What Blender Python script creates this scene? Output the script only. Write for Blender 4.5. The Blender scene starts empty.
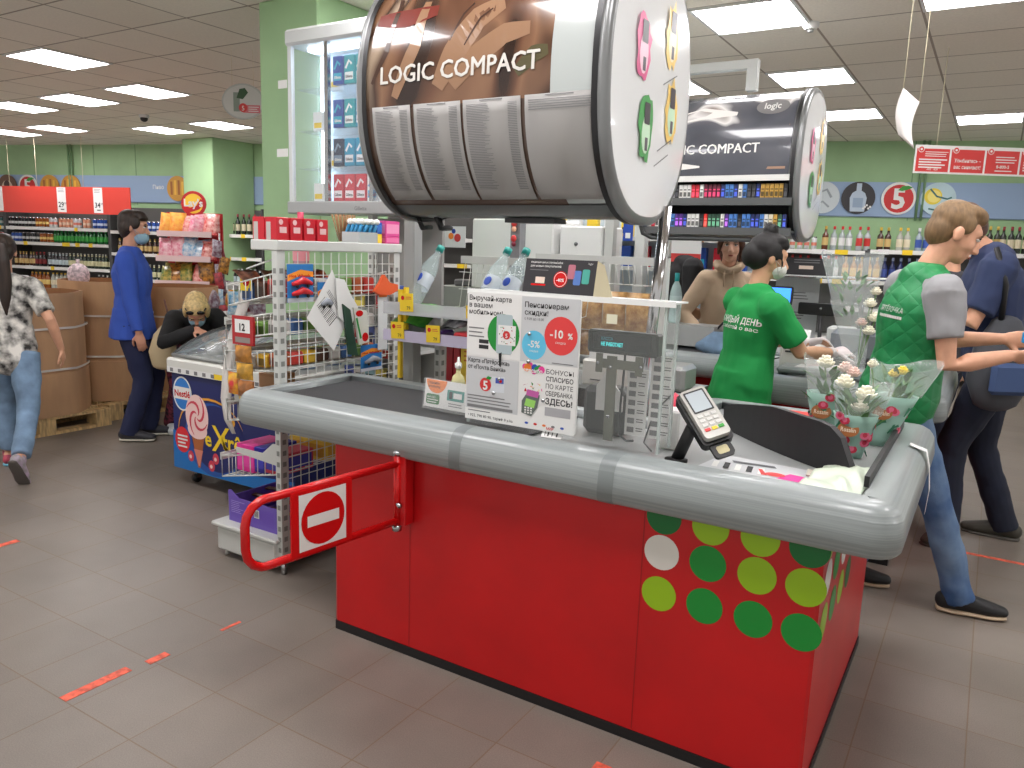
import bpy, bmesh, math, random
from mathutils import Vector, Matrix, noise
random.seed(11)
V = Vector
PI = math.pi
scn = bpy.context.scene
COL = scn.collection

# ------------------------------------------------------------------ materials
def lin(c):
    return tuple(((x/255)/12.92 if x/255 <= .04045 else ((x/255+.055)/1.055)**2.4) for x in c)
MATS = {}
def mat(name, c=(200, 200, 200), rough=.5, metal=0., emit=0., trans=0., alpha=1., noise_amt=0., noise_scale=8., bump=0., bump_scale=60., c2=None, coat=0., spec=.5, stretch=(1, 1, 1)):
    if name in MATS: return MATS[name]
    m = bpy.data.materials.new(name); m.use_nodes = True
    nt = m.node_tree; N = nt.nodes; L = nt.links
    b = N['Principled BSDF']
    col = (*lin(c), 1)
    b.inputs['Base Color'].default_value = col
    b.inputs['Roughness'].default_value = rough
    b.inputs['Metallic'].default_value = metal
    b.inputs['Specular IOR Level'].default_value = spec
    if coat: b.inputs['Coat Weight'].default_value = coat
    if trans: b.inputs['Transmission Weight'].default_value = trans
    if emit:
        b.inputs['Emission Color'].default_value = col
        b.inputs['Emission Strength'].default_value = emit
    if noise_amt or c2 or bump:
        tc = N.new('ShaderNodeTexCoord'); mp = N.new('ShaderNodeMapping'); mp.inputs['Scale'].default_value = stretch
        L.new(tc.outputs['Object'], mp.inputs['Vector'])
    if noise_amt or c2:
        nz = N.new('ShaderNodeTexNoise'); nz.inputs['Scale'].default_value = noise_scale; nz.inputs['Detail'].default_value = 4
        L.new(mp.outputs['Vector'], nz.inputs['Vector'])
        cr = N.new('ShaderNodeValToRGB')
        a = c2 if c2 else tuple(max(0, x*(1-noise_amt)) for x in c)
        d = c if c2 else tuple(min(255, x*(1+noise_amt)) for x in c)
        cr.color_ramp.elements[0].position = .35; cr.color_ramp.elements[1].position = .65
        cr.color_ramp.elements[0].color = (*lin(a), 1); cr.color_ramp.elements[1].color = (*lin(d), 1)
        L.new(nz.outputs['Fac'], cr.inputs['Fac']); L.new(cr.outputs['Color'], b.inputs['Base Color'])
    if bump:
        nb = N.new('ShaderNodeTexNoise'); nb.inputs['Scale'].default_value = bump_scale; nb.inputs['Detail'].default_value = 3
        L.new(mp.outputs['Vector'], nb.inputs['Vector'])
        bp = N.new('ShaderNodeBump'); bp.inputs['Strength'].default_value = bump; bp.inputs['Distance'].default_value = .01
        L.new(nb.outputs['Fac'], bp.inputs['Height']); L.new(bp.outputs['Normal'], b.inputs['Normal'])
    if alpha < 1:
        out = N['Material Output']; tr = N.new('ShaderNodeBsdfTransparent'); mx = N.new('ShaderNodeMixShader')
        fr = N.new('ShaderNodeFresnel'); fr.inputs['IOR'].default_value = 1.45
        ma = N.new('ShaderNodeMath'); ma.operation = 'MAXIMUM'; ma.inputs[1].default_value = alpha
        ge = N.new('ShaderNodeNewGeometry'); nb_ = N.new('ShaderNodeMath'); nb_.operation = 'SUBTRACT'; nb_.inputs[0].default_value = 1; L.new(ge.outputs['Backfacing'], nb_.inputs[1])
        ml = N.new('ShaderNodeMath'); ml.operation = 'MULTIPLY'; L.new(fr.outputs[0], ml.inputs[0]); L.new(nb_.outputs[0], ml.inputs[1])
        L.new(ml.outputs[0], ma.inputs[0]); L.new(ma.outputs[0], mx.inputs[0])
        L.new(tr.outputs[0], mx.inputs[1]); L.new(b.outputs[0], mx.inputs[2]); L.new(mx.outputs[0], out.inputs['Surface'])
    MATS[name] = m
    return m

WHITE = mat('white_paint', (226, 226, 222), .4)
OFFW = mat('off_white_metal', (196, 198, 194), .45)
PAPER = mat('paper', (226, 226, 224), .7)
PAPERG = mat('grey_paper', (196, 198, 200), .7)
RED = mat('red_laminate', (192, 17, 22), .32, noise_amt=.04, noise_scale=3)
REDG = mat('red_gloss', (200, 16, 18), .25)
BLACK = mat('black_plastic', (22, 22, 24), .4)
DARK = mat('dark_grey', (52, 52, 54), .45)
INK = mat('ink', (40, 40, 42), .7)
INKG = mat('grey_ink', (120, 120, 122), .7)
GREY = mat('grey_plastic', (140, 142, 140), .4)
STEEL = mat('steel', (180, 182, 184), .25, metal=1.)
CHROME = mat('chrome', (200, 200, 202), .12, metal=1.)
YEL = mat('yellow_tag', (240, 205, 40), .6)
GREEN = mat('green_print', (20, 140, 50), .5)
ORANGE = mat('orange_print', (235, 130, 40), .5)
BLUE = mat('blue_print', (30, 70, 170), .45)
PINK = mat('pink_print', (225, 60, 150), .45)
PLEXI = mat('clear_acrylic', (225, 230, 228), .06, alpha=.06)
FILM = mat('clear_film', (235, 238, 238), .12, alpha=.10, bump=.3, bump_scale=25)
GLASSW = mat('cabinet_glass', (225, 235, 240), .03, alpha=.07)

def C(name, c, rough=.5, **k):
    return mat(name, c, rough, **k)

# ------------------------------------------------------------------ mesh builder
def frame(o, x, y=None, z=None):
    x = V(x).normalized()
    if y is not None:
        y = V(y); y = (y - x*y.dot(x)).normalized(); z = x.cross(y)
    else:
        z = V(z); z = (z - x*z.dot(x)).normalized(); y = z.cross(x)
    return Matrix(((x.x, y.x, z.x, o[0]), (x.y, y.y, z.y, o[1]), (x.z, y.z, z.z, o[2]), (0, 0, 0, 1)))
def rotz(a, o=(0, 0, 0)):
    return Matrix.Translation(V(o)) @ Matrix.Rotation(a, 4, 'Z')
TXT = {}
def text_mesh(s, size, bold=0.):
    k = (s, bold)
    if k not in TXT:
        cu = bpy.data.curves.new('t', 'FONT'); cu.body = s; cu.size = 1; cu.offset = bold; cu.resolution_u = 2; cu.fill_mode = 'FRONT'
        ob = bpy.data.objects.new('t', cu); COL.objects.link(ob)
        dg = bpy.context.evaluated_depsgraph_get(); me = ob.evaluated_get(dg).to_mesh()
        vs = [(v.co.x, v.co.y) for v in me.vertices]; fs = [tuple(p.vertices) for p in me.polygons]
        ob.evaluated_get(dg).to_mesh_clear(); bpy.data.objects.remove(ob); bpy.data.curves.remove(cu)
        TXT[k] = (vs, fs)
    return TXT[k]

class MB:
    def __init__(self, T=None):
        self.v = []; self.f = []; self.m = []; self.mats = []; self.T = T if T is not None else Matrix.Identity(4); self.sm = []
    def mi(self, m):
        if m not in self.mats: self.mats.append(m)
        return self.mats.index(m)
    def add(self, vs, fs, m, smooth=False, T=None):
        b = len(self.v); X = self.T if T is None else self.T @ T
        self.v += [X @ V(p) for p in vs]; i = self.mi(m)
        for f in fs:
            self.f.append(tuple(b+k for k in f)); self.m.append(i); self.sm.append(smooth)
        return self
    def box(self, lo, hi, m, T=None, ch=0.):
        x0, y0, z0 = lo; x1, y1, z1 = hi
        if ch:
            c = min(ch, (x1-x0)/2.01, (y1-y0)/2.01, (z1-z0)/2.01)
            vs = []; 
            for x, sx in ((x0, 1), (x1, -1)):
                for y, sy in ((y0, 1), (y1, -1)):
                    for z, sz in ((z0, 1), (z1, -1)):
                        vs += [(x+sx*c, y+sy*c, z), (x+sx*c, y, z+sz*c), (x, y+sy*c, z+sz*c)]
            import_bm = __import__('bmesh'); bm = import_bm.new()
            for p in vs: bm.verts.new(p)
            import_bm.ops.convex_hull(bm, input=bm.verts)
            bm.verts.ensure_lookup_table(); bm.verts.index_update()
            V2 = [tuple(v.co) for v in bm.verts]; F2 = [tuple(v.index for v in f.verts) for f in bm.faces]; bm.free()
            return self.add(V2, F2, m, False, T)
        vs = [(x0, y0, z0), (x1, y0, z0), (x1, y1, z0), (x0, y1, z0), (x0, y0, z1), (x1, y0, z1), (x1, y1, z1), (x0, y1, z1)]
        fs = [(0, 3, 2, 1), (4, 5, 6, 7), (0, 1, 5, 4), (1, 2, 6, 5), (2, 3, 7, 6), (3, 0, 4, 7)]
        return self.add(vs, fs, m, False, T)
    def chain(self, pts, rad, m, seg=10, side=None, cap=True, T=None, round_=False, smooth=True):
        """loft along pts; rad = r or (ra along side, rb)"""
        pts = [V(p) for p in pts]; n = len(pts)
        rad = [r if isinstance(r, tuple) else (r, r) for r in (rad if isinstance(rad, list) else [rad]*n)]
        if round_:
            d0 = (pts[0]-pts[1]).normalized(); d1 = (pts[-1]-pts[-2]).normalized(); r0 = rad[0]; r1 = rad[-1]
            P = []; R = []
            for a in (80, 55, 28):
                a = math.radians(a); P.append(pts[0]+d0*min(r0)*math.sin(a)); R.append((r0[0]*math.cos(a), r0[1]*math.cos(a)))
            P += pts; R += rad
            for a in (28, 55, 80):
                a = math.radians(a); P.append(pts[-1]+d1*min(r1)*math.sin(a)); R.append((r1[0]*math.cos(a), r1[1]*math.cos(a)))
            pts = P; rad = R; n = len(pts)
        vs = []; prev = V(side) if side is not None else None
        for i, p in enumerate(pts):
            t = (pts[min(i+1, n-1)]-pts[max(i-1, 0)])
            t = t.normalized() if t.length > 1e-9 else V((0, 0, 1))
            if prev is None: prev = V((0, 0, 1)) if abs(t.z) < .9 else V((1, 0, 0))
            a = prev - t*prev.dot(t)
            if a.length < 1e-6: a = t.orthogonal()
            a.normalize(); b = t.cross(a)
            if side is None: prev = a
            for k in range(seg):
                an = 2*PI*k/seg
                vs.append(p+a*math.cos(an)*rad[i][0]+b*math.sin(an)*rad[i][1])
        fs = []
        for i in range(n-1):
            for k in range(seg):
                k2 = (k+1) % seg; fs.append((i*seg+k, i*seg+k2, (i+1)*seg+k2, (i+1)*seg+k))
        if cap:
            fs.append(tuple(range(seg))[::-1]); fs.append(tuple((n-1)*seg+k for k in range(seg)))
        return self.add(vs, fs, m, smooth, T)
    def cyl(self, p0, p1, r, m, r1=None, seg=12, T=None, smooth=True):
        return self.chain([p0, p1], [r, r if r1 is None else r1], m, seg, T=T, smooth=smooth)
    def lathe(self, prof, m, seg=14, T=None, mats=None, smooth=True):
        """prof: list of (r,z); mats: optional list per segment"""
        vs = []
        for r, z in prof:
            for k in range(seg):
                a = 2*PI*k/seg; vs.append((r*math.cos(a), r*math.sin(a), z))
        for i in range(len(prof)-1):
            fs = [(i*seg+k, i*seg+(k+1) % seg, (i+1)*seg+(k+1) % seg, (i+1)*seg+k) for k in range(seg)]
            mm = mats[i] if mats else m
            if i == 0: self._lb = len(self.v); self.add(vs, fs, mm, smooth, T)
            else:
                j = self.mi(mm)
                for f in fs: self.f.append(tuple(self._lb+x for x in f)); self.m.append(j); self.sm.append(smooth)
        n = len(prof)
        j = self.mi(mats[0] if mats else m); self.f.append(tuple(self._lb+k for k in range(seg))[::-1]); self.m.append(j); self.sm.append(False)
        j = self.mi(mats[-1] if mats else m); self.f.append(tuple(self._lb+(n-1)*seg+k for k in range(seg))); self.m.append(j); self.sm.append(False)
        return self
    def ell(self, c, r, m, T=None, nu=12, nv=8):
        vs = [(c[0], c[1], c[2]-r[2])]
        for i in range(1, nv):
            a = -PI/2+PI*i/nv
            for k in range(nu):
                b = 2*PI*k/nu; vs.append((c[0]+r[0]*math.cos(a)*math.cos(b), c[1]+r[1]*math.cos(a)*math.sin(b), c[2]+r[2]*math.sin(a)))
        vs.append((c[0], c[1], c[2]+r[2])); fs = []
        for k in range(nu): fs.append((0, 1+(k+1) % nu, 1+k))
        for i in range(nv-2):
            for k in range(nu): a = 1+i*nu; fs.append((a+k, a+(k+1) % nu, a+nu+(k+1) % nu, a+nu+k))
        a = 1+(nv-2)*nu
        for k in range(nu): fs.append((a+k, a+(k+1) % nu, len(vs)-1))
        return self.add(vs, fs, m, True, T)
    def poly(self, pts, m, th=0., T=None, z=0., smooth=False):
        """flat 2D outline in local xy, thickness th towards -z, front at z"""
        n = len(pts); vs = [(p[0], p[1], z) for p in pts]
        if th:
            vs += [(p[0], p[1], z-th) for p in pts]
            fs = [tuple(range(n)), tuple(range(n, 2*n))[::-1]] + [(i, i+n, (i+1) % n+n, (i+1) % n) for i in range(n)]
        else: fs = [tuple(range(n))]
        return self.add(vs, fs, m, smooth, T)
    def rect(self, x0, y0, x1, y1, m, z=0., th=0., T=None):
        return self.poly([(x0, y0), (x1, y0), (x1, y1), (x0, y1)], m, th, T, z)
    def disc(self, cx, cy, r, m, z=0., th=0., T=None, seg=28, ry=None, a0=0, a1=360):
        ry = r if ry is None else ry
        k = seg if a1-a0 < 360 else seg-1
        pts = [(cx+r*math.cos(math.radians(a0+(a1-a0)*i/(k if a1-a0 < 360 else seg))), cy+ry*math.sin(math.radians(a0+(a1-a0)*i/(k if a1-a0 < 360 else seg)))) for i in range(k+1)]
        return self.poly(pts, m, th, T, z)
    def stroke(self, pts, w, m, z=0., T=None):
        vs = []; n = len(pts)
        for i, p in enumerate(pts):
            a = V(pts[max(i-1, 0)]); b = V(pts[min(i+1, n-1)]); d = (b-a).normalized(); q = V((-d.y, d.x))
            ww = w[i] if isinstance(w, list) else w
            vs += [(p[0]+q.x*ww/2, p[1]+q.y*ww/2, z), (p[0]-q.x*ww/2, p[1]-q.y*ww/2, z)]
        return self.add(vs, [(2*i+1, 2*i+3, 2*i+2, 2*i) for i in range(n-1)], m, False, T)
    def text(self, s, x, y, size, m, z=.0008, T=None, bold=0., align='l', width=None):
        vs, fs = text_mesh(s, 1, bold)
        if not vs: return self
        x0 = min(p[0] for p in vs); x1 = max(p[0] for p in vs); sx = size
        if width: sx = width/(x1-x0)
        o = x - (x0*sx if align == 'l' else (x0+x1)/2*sx if align == 'c' else x1*sx)
        return self.add([(p[0]*sx+o, p[1]*size+y, z) for p in vs], fs, m, False, T)
    def lines(self, x0, y0, x1, n, dy, m, h=.35, z=.0008, T=None, jag=.25):
        """a block of n rows of unreadably small print"""
        for i in range(n):
            xe = x1-(x1-x0)*random.random()*jag; self.rect(x0, y0-i*dy-dy*h, xe, y0-i*dy, m, z, T=T)
        return self
    def build(self, name, parent=None, loc=None, bevel=0., solid=0., weld=False, mods=None, rz=0.):
        me = bpy.data.meshes.new(name); me.from_pydata([tuple(v) for v in self.v], [], self.f)
        for m in self.mats: me.materials.append(m)
        me.polygons.foreach_set('material_index', self.m); me.polygons.foreach_set('use_smooth', self.sm)
        me.validate(); me.update()
        if any(self.sm):
            bmm = bmesh.new(); bmm.from_mesh(me); bmesh.ops.recalc_face_normals(bmm, faces=[f for f in bmm.faces if f.smooth]); bmm.to_mesh(me); bmm.free()
        o = bpy.data.objects.new(name, me); COL.objects.link(o)
        if parent: o.parent = parent
        if loc: o.location = loc
        if rz: o.rotation_euler.z = rz
        if bevel:
            b = o.modifiers.new('b', 'BEVEL'); b.width = bevel; b.segments = 2; b.limit_method = 'ANGLE'; b.angle_limit = .6
        if solid:
            b = o.modifiers.new('s', 'SOLIDIFY'); b.thickness = solid; b.offset = 0
        return o

def tag(o, label=None, cat=None, group=None, kind=None):
    if label: o['label'] = label
    if cat: o['category'] = cat
    if group: o['group'] = group
    if kind: o['kind'] = kind
    return o
def thing(name, label, cat, loc=(0, 0, 0), rz=0., group=None):
    o = bpy.data.objects.new(name, None); COL.objects.link(o); o.location = loc; o.rotation_euler.z = rz; o.empty_display_size = .1
    return tag(o, label, cat, group)
def dup(o, loc=None, rz=None, label=None, group=None, parent=None):
    c = o.copy(); COL.objects.link(c)
    if parent: c.parent = parent
    if loc is not None: c.location = loc
    if rz is not None: c.rotation_euler.z = rz
    if label: c['label'] = label
    if group: c['group'] = group
    for ch in [x for x in o.children]:
        dup(ch, parent=c)
    return c
def struct(o): o['kind'] = 'structure'; return o

# ================================================================== CAMERA, LIGHT
Rm = Matrix(((0.85, -0.119, 0.514), (0.526, 0.13, -0.84), (0.033, 0.984, 0.173)))
cam = bpy.data.cameras.new('camera'); co = bpy.data.objects.new('camera', cam); COL.objects.link(co)
cam.sensor_fit = 'HORIZONTAL'; cam.sensor_width = 36; cam.lens = 775.6/1024*36; cam.clip_end = 100; cam.clip_start = .05
a_ = V((0.8497, 0.5263, 0.0328)); # right axis
M4 = Matrix(((0.84956191, -0.11862058, 0.51397833, 0), (0.52646503, 0.12999529, -0.84019986, 0), (0.03285023, 0.98439341, 0.17288863, 1.5), (0, 0, 0, 1)))
co.matrix_world = M4
scn.camera = co
scn.view_settings.view_transform = 'Standard'; scn.view_settings.look = 'None'; scn.view_settings.gamma = 1; scn.view_settings.use_curve_mapping = False
scn.view_settings.exposure = 1.36
w = bpy.data.worlds.new('world'); scn.world = w; w.use_nodes = True
w.node_tree.nodes['Background'].inputs[0].default_value = (1, .97, .93, 1); w.node_tree.nodes['Background'].inputs[1].default_value = .27

# ================================================================== ROOM
CEIL = 2.97; UU = V((.9628, .2702, 0)); NN = V((.2702, -.9628, 0))     # back wall direction, and its normal towards the shop
def wp(s, off, z): # point: s along the back wall, off metres in front of it
    return UU*s + NN*(-11.0+off) + V((0, 0, z))
WF = Matrix(((UU.x, -NN.x, 0, (NN*-11).x), (UU.y, -NN.y, 0, (NN*-11).y), (0, 0, 1, 0), (0, 0, 0, 1)))   # x = s, y = into the wall, z up
WANG = math.atan2(UU.y, UU.x)

def floor_mat():
    m = bpy.data.materials.new('floor_tiles'); m.use_nodes = True; N = m.node_tree.nodes; L = m.node_tree.links; b = N['Principled BSDF']
    tc = N.new('ShaderNodeTexCoord'); mp = N.new('ShaderNodeMapping'); mp.inputs['Location'].default_value = (-.094, -1.5265, 0)
    L.new(tc.outputs['Object'], mp.inputs['Vector'])
    br = N.new('ShaderNodeTexBrick'); br.offset = 0; br.squash = 1
    for k, v in (('Scale', 1), ('Mortar Size', .0026), ('Mortar Smooth', .3), ('Bias', 0), ('Brick Width', .3075), ('Row Height', .3075)): br.inputs[k].default_value = v
    br.inputs['Color1'].default_value = (*lin((123, 114, 106)), 1); br.inputs['Color2'].default_value = (*lin((130, 121, 113)), 1); br.inputs['Mortar'].default_value = (*lin((118, 100, 80)), 1)
    L.new(mp.outputs[0], br.inputs['Vector'])
    n1 = N.new('ShaderNodeTexNoise'); n1.inputs['Scale'].default_value = 260; n1.inputs['Detail'].default_value = 2; L.new(tc.outputs['Object'], n1.inputs['Vector'])
    n2 = N.new('ShaderNodeTexNoise'); n2.inputs['Scale'].default_value = 2.2; n2.inputs['Detail'].default_value = 5; L.new(tc.outputs['Object'], n2.inputs['Vector'])
    def mul(fac_from, lo, hi, col):
        r = N.new('ShaderNodeMapRange'); r.inputs[1].default_value = .3; r.inputs[2].default_value = .7; r.inputs[3].default_value = lo; r.inputs[4].default_value = hi
        L.new(fac_from, r.inputs[0]); x = N.new('ShaderNodeMix'); x.data_type = 'RGBA'; x.blend_type = 'MULTIPLY'; x.inputs[0].default_value = 1
        L.new(col, x.inputs[6]); cc = N.new('ShaderNodeCombineColor')
        for i in range(3): L.new(r.outputs[0], cc.inputs[i])
        L.new(cc.outputs[0], x.inputs[7]); return x.outputs[2]
    c = mul(n1.outputs['Fac'], .86, 1.12, br.outputs['Color']); c = mul(n2.outputs['Fac'], .86, 1.1, c)
    L.new(c, b.inputs['Base Color']); b.inputs['Roughness'].default_value = .42; b.inputs['Specular IOR Level'].default_value = .5
    bp = N.new('ShaderNodeBump'); bp.inputs['Strength'].default_value = .25; bp.inputs['Distance'].default_value = .003; bp.invert = True
    L.new(br.outputs['Fac'], bp.inputs['Height']); L.new(bp.outputs[0], b.inputs['Normal'])
    return m
def ceil_mat():
    m = bpy.data.materials.new('ceiling_tiles'); m.use_nodes = True; N = m.node_tree.nodes; L = m.node_tree.links; b = N['Principled BSDF']
    tc = N.new('ShaderNodeTexCoord'); mp = N.new('ShaderNodeMapping'); mp.inputs['Location'].default_value = (.56, -3.6, 0)
    L.new(tc.outputs['Object'], mp.inputs['Vector'])
    br = N.new('ShaderNodeTexBrick'); br.offset = 0
    for k, v in (('Scale', 1), ('Mortar Size', .009), ('Mortar Smooth', .2), ('Bias', 0), ('Brick Width', .62), ('Row Height', .62)): br.inputs[k].default_value = v
    br.inputs['Color1'].default_value = (*lin((250, 243, 230)), 1); br.inputs['Color2'].default_value = (*lin((245, 237, 223)), 1); br.inputs['Mortar'].default_value = (*lin((172, 160, 146)), 1)
    L.new(mp.outputs[0], br.inputs['Vector'])
    n1 = N.new('ShaderNodeTexNoise'); n1.inputs['Scale'].default_value = 60; n1.inputs['Detail'].default_value = 3; L.new(tc.outputs['Object'], n1.inputs['Vector'])
    mx = N.new('ShaderNodeMix'); mx.data_type = 'RGBA'; mx.blend_type = 'MULTIPLY'; mx.inputs[0].default_value = .18
    L.new(br.outputs['Color'], mx.inputs[6]); L.new(n1.outputs['Fac'], mx.inputs[7]); L.new(mx.outputs[2], b.inputs['Base Color'])
    b.inputs['Roughness'].default_value = .9
    return m
struct(MB().box((-17, -.6, -.1), (5, 15, 0), floor_mat()).build('floor'))
struct(MB().box((-17, -.6, CEIL), (5, 15, CEIL+.1), ceil_mat()).build('ceiling'))
GW = mat('green_wall', (158, 192, 145), .6, noise_amt=.03, noise_scale=2)
GWD = mat('wall_joint', (118, 152, 112), .6)
BAND = mat('blue_band', (150, 174, 205), .5)
b = MB(WF).box((-16, 0, 0), (5.5, .15, CEIL), GW)
for s in (-15.4, -14.2, -13.0, -11.8, -10.55, -9.7, -8.3, -7.0, -5.7, -4.4, -3.1, -1.8, -.5, .8, 2.0, 3.3, 4.6): b.box((s, -.004, 2.0), (s+.012, 0, CEIL), GWD)
struct(b.build('wall_back'))
b = MB(WF).box((-16, -.02, 2.045), (5.5, -.002, 2.47), BAND).box((-16, -.024, 2.035), (5.5, -.002, 2.047), mat('band_edge', (110, 130, 150), .4))
struct(b.build('trim_1'))
for s, d_ in ((-11.03, 'left, above the red header'), (2.09, 'right, behind the notice sign')):
    for dx, e_ in ((0, 'left'), (.06, 'right')): tag(MB(WF).cyl((s+dx, -.04, 2.0), (s+dx, -.04, CEIL), .016, GWD, seg=8).build('wall_pipe'), '%s one of two thin green wall pipes at %s' % (e_, d_), 'pipe')
# side walls far left and right
# pillars
struct(MB().box((-10.83, 7.79, 0), (-10.12, 8.55, CEIL-.002), GW, ch=.01).build('trim_2'))
struct(MB().box((-4.15, 3.57, 0), (-3.63, 4.22, CEIL-.002), GW, ch=.01).build('trim_3'))

# ceiling light panels
LAMP = bpy.data.materials.new('lamp_diffuser'); LAMP.use_nodes = True
_b = LAMP.node_tree.nodes['Principled BSDF']; _b.inputs['Emission Color'].default_value = (1, .97, .98, 1); _b.inputs['Emission Strength'].default_value = 8.0
FR = mat('lamp_frame', (220, 220, 218), .5)
where = {(-7.38, 3.60): 'nearest panel at far left of the ceiling, above the drinks aisle', (-8.0, 4.84): 'panel nearest the oval hanging sign on the left', (-9.24, 4.84): 'second from the left front in the left group',
 (-10.48, 4.84): 'at the left picture edge, upper of two there', (-9.24, 6.72): 'panel just in front of the far green pillar', (-10.48, 6.72): 'far panel left of the one by the green pillar',
 (-12.0, 6.08): 'farthest left panel near the back wall', (-13.24, 6.08): 'at the left picture edge, lower of two there', (-1.80, 4.84): 'partly hidden behind the near cigarette cabinet', (-1.80, 6.72): 'panel above the far cigarette cabinet',
 (-1.80, 8.60): 'far panel just right of the far cigarette cabinet', (-.56, 4.84): 'cut by the top right picture edge', (-.56, 9.32): 'far panel above the red notice sign'}
lc = None
for (x, y) in list(where) + [(-1.8, 1.12), (-.56, 1.12), (-4.28, 1.12), (-3.04, 4.84), (-3.04, 6.72), (-6.76, 1.12), (2.54, 2.98), (2.54, 5.5), (-4.28, 8.2), (-6.14, 8.2), (3.2, 8.2), (-10.48, 1.12), (-12, 3), (.68, 3.0), (-3.04, 2.98), (-1.8, 2.98), (-.56, 2.98), (-3.04, 1.12)]:  # panels beyond the where list are unseen, added to brighten the shop
    lab = 'square ceiling light panel, ' + where.get((x, y), 'unseen, added to light the shop floor')
    g = None if (x, y) in where else 'unseen ceiling panels added for light'
    if lc is None:
        lc = thing('ceiling_light', lab, 'ceiling light', (x+.31, y+.31, CEIL))
        fr = MB()
        for q in ((-.305, -.305, .305, -.285), (-.305, .285, .305, .305), (-.305, -.285, -.285, .285), (.285, -.285, .305, .285)): fr.box((q[0], q[1], -.012), (q[2], q[3], .0), FR)
        fr.build('frame', lc); MB().box((-.285, -.285, -.008), (.285, .285, -.001), LAMP).build('diffuser', lc)
    else:
        c = dup(lc, (x+.31, y+.31, CEIL), label=lab)
        if g: c['group'] = g
sd = thing('smoke_detector', 'small round white smoke detector on the ceiling between light panels', 'smoke detector', (-1.19, 5.44, CEIL))
MB().lathe([(.05, 0), (.052, -.02), (.035, -.04)], WHITE).build('base', sd); MB().lathe([(.02, -.04), (.018, -.055)], GREY).build('sensor', sd)
cm = thing('security_camera', 'tiny dark dome camera on the ceiling in the far left', 'camera', (-9.2, 6.1, CEIL))
MB().lathe([(.06, 0), (.06, -.03), (.05, -.035)], WHITE).build('mount', cm); MB().ell((0, 0, -.045), (.045, .045, .04), BLACK).build('dome', cm)
# tape on the floor
TAPE = mat('orange_tape', (222, 96, 72), .6, noise_amt=.15, noise_scale=40)
for (x0, y0, x1, y1, lab) in ((-2.445, 1.22, -2.405, 1.45, 'worn orange tape strip on the floor at lower left, longest piece'), (-2.425, 1.51, -2.39, 1.59, 'short worn orange tape scrap beside the long strip'),
   (-2.40, 1.81, -2.385, 1.90, 'faint orange tape scrap on the floor in front of the wire rack'), (-3.96, 1.70, -3.92, 1.83, 'orange tape scrap at the left picture edge'), (-.84, 1.86, -.79, 1.93, 'red tape corner at the foot of the red counter'),
   (-.1, 4.55, .9, 4.58, 'long orange tape line on the floor between the standing shoppers')):
    tag(MB().box((x0, y0, .0002), (x1, y1, .0015), TAPE).build('floor_tape'), lab, 'tape')

# ================================================================== BACK WALL SIGNAGE
GLYPH_W = mat('sign_white', (232, 232, 228), .5)
def wall_frame(s, z, off): return frame(wp(s, off, z), UU, y=(0, 0, 1))
def round_sign(s, kind, lab, r=.2, z=2.27):
    m = MB(wall_frame(s, z, .05))
    if kind == 'five':
        m.disc(0, 0, r, GLYPH_W, 0, .02); m.disc(0, -.004, r*.86, mat('sign_red', (205, 45, 45), .5), .001)
        m.text('5', 0, -r*.6, r*1.7, GLYPH_W, .002, bold=.03, align='c')
        m.poly([(-.02, .10), (.03, .15), (.10, .155), (.15, .135), (.09, .105), (.03, .09)], mat('leaf_green', (60, 150, 50), .5), 0, z=.003)
    elif kind == 'vodka':
        m.disc(0, 0, r, mat('sign_dark', (52, 50, 54), .5), 0, .02)
        m.poly([(-.085, -.17), (.085, -.17), (.1, .0), (.075, .06), (.03, .09), (.03, .18), (-.03, .18), (-.03, .09), (-.075, .06), (-.1, .0)], mat('sign_bottle', (185, 200, 215), .5), z=.001)
        m.rect(-.06, -.12, .06, .0, mat('sign_bottle2', (150, 170, 195), .5), .002)
        for i in range(5): m.disc(.07+.02*i, -.13+.02*(i % 3), .014, GLYPH_W, .002, seg=8)
    elif kind == 'pour':
        m.disc(0, 0, r, mat('sign_pale', (205, 214, 218), .5), 0, .02)
        m.stroke([(-.12, .14), (-.05, .06), (.04, .1), (.1, .0)], .03, mat('sign_grey', (150, 160, 165), .5), .001); m.stroke([(-.1, -.1), (0, -.05), (.08, -.12)], .025, mat('sign_grey', (150, 160, 165), .5), .001)
    elif kind == 'lemon':
        m.disc(0, 0, r, mat('sign_aqua', (190, 215, 222), .5), 0, .02)
        m.disc(-.06, .03, .1, mat('sign_lemon', (240, 215, 70), .5), .001); m.disc(-.05, .03, .075, mat('sign_lemon2', (250, 232, 130), .5), .002)
        m.stroke([(-.1, .12), (-.02, .03), (.1, .0), (.15, .02)], .02, mat('sign_teal', (60, 110, 110), .5), .003)
        m.stroke([(-.1, -.12), (0, -.14), (.08, -.1)], .02, mat('sign_teal', (60, 110, 110), .5), .003)
    elif kind == 'brown':
        m.disc(0, 0, r, mat('sign_brown', (110, 78, 60), .5), 0, .02); m.disc(.0, -.02, r*.6, mat('sign_cream', (215, 200, 180), .5), .001); m.disc(0, .03, r*.35, mat('sign_brown2', (70, 45, 40), .5), .002)
    else:
        m.disc(0, 0, r, mat('sign_amber', (205, 150, 60), .5), 0, .02)
        for i in range(4): m.rect(-.13+i*.07, -.1, -.09+i*.07, .14-.02*abs(i-1.5), mat('sign_beer', (235, 185, 70) if i % 2 else (160, 90, 40), .5) if i % 2 else mat('sign_beer2', (160, 95, 45), .5), .001)
    return tag(m.build('round_sign'), lab, 'sign')
round_sign(-12.38, 'brown', 'round brown picture sign on the blue band at the left, leftmost above the red header')
round_sign(-11.93, 'five', 'round red sign with white figure 5 and green leaf above the red header')
round_sign(-11.46, 'beer', 'round amber beer picture sign, just right of the left red figure 5 sign')
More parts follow.
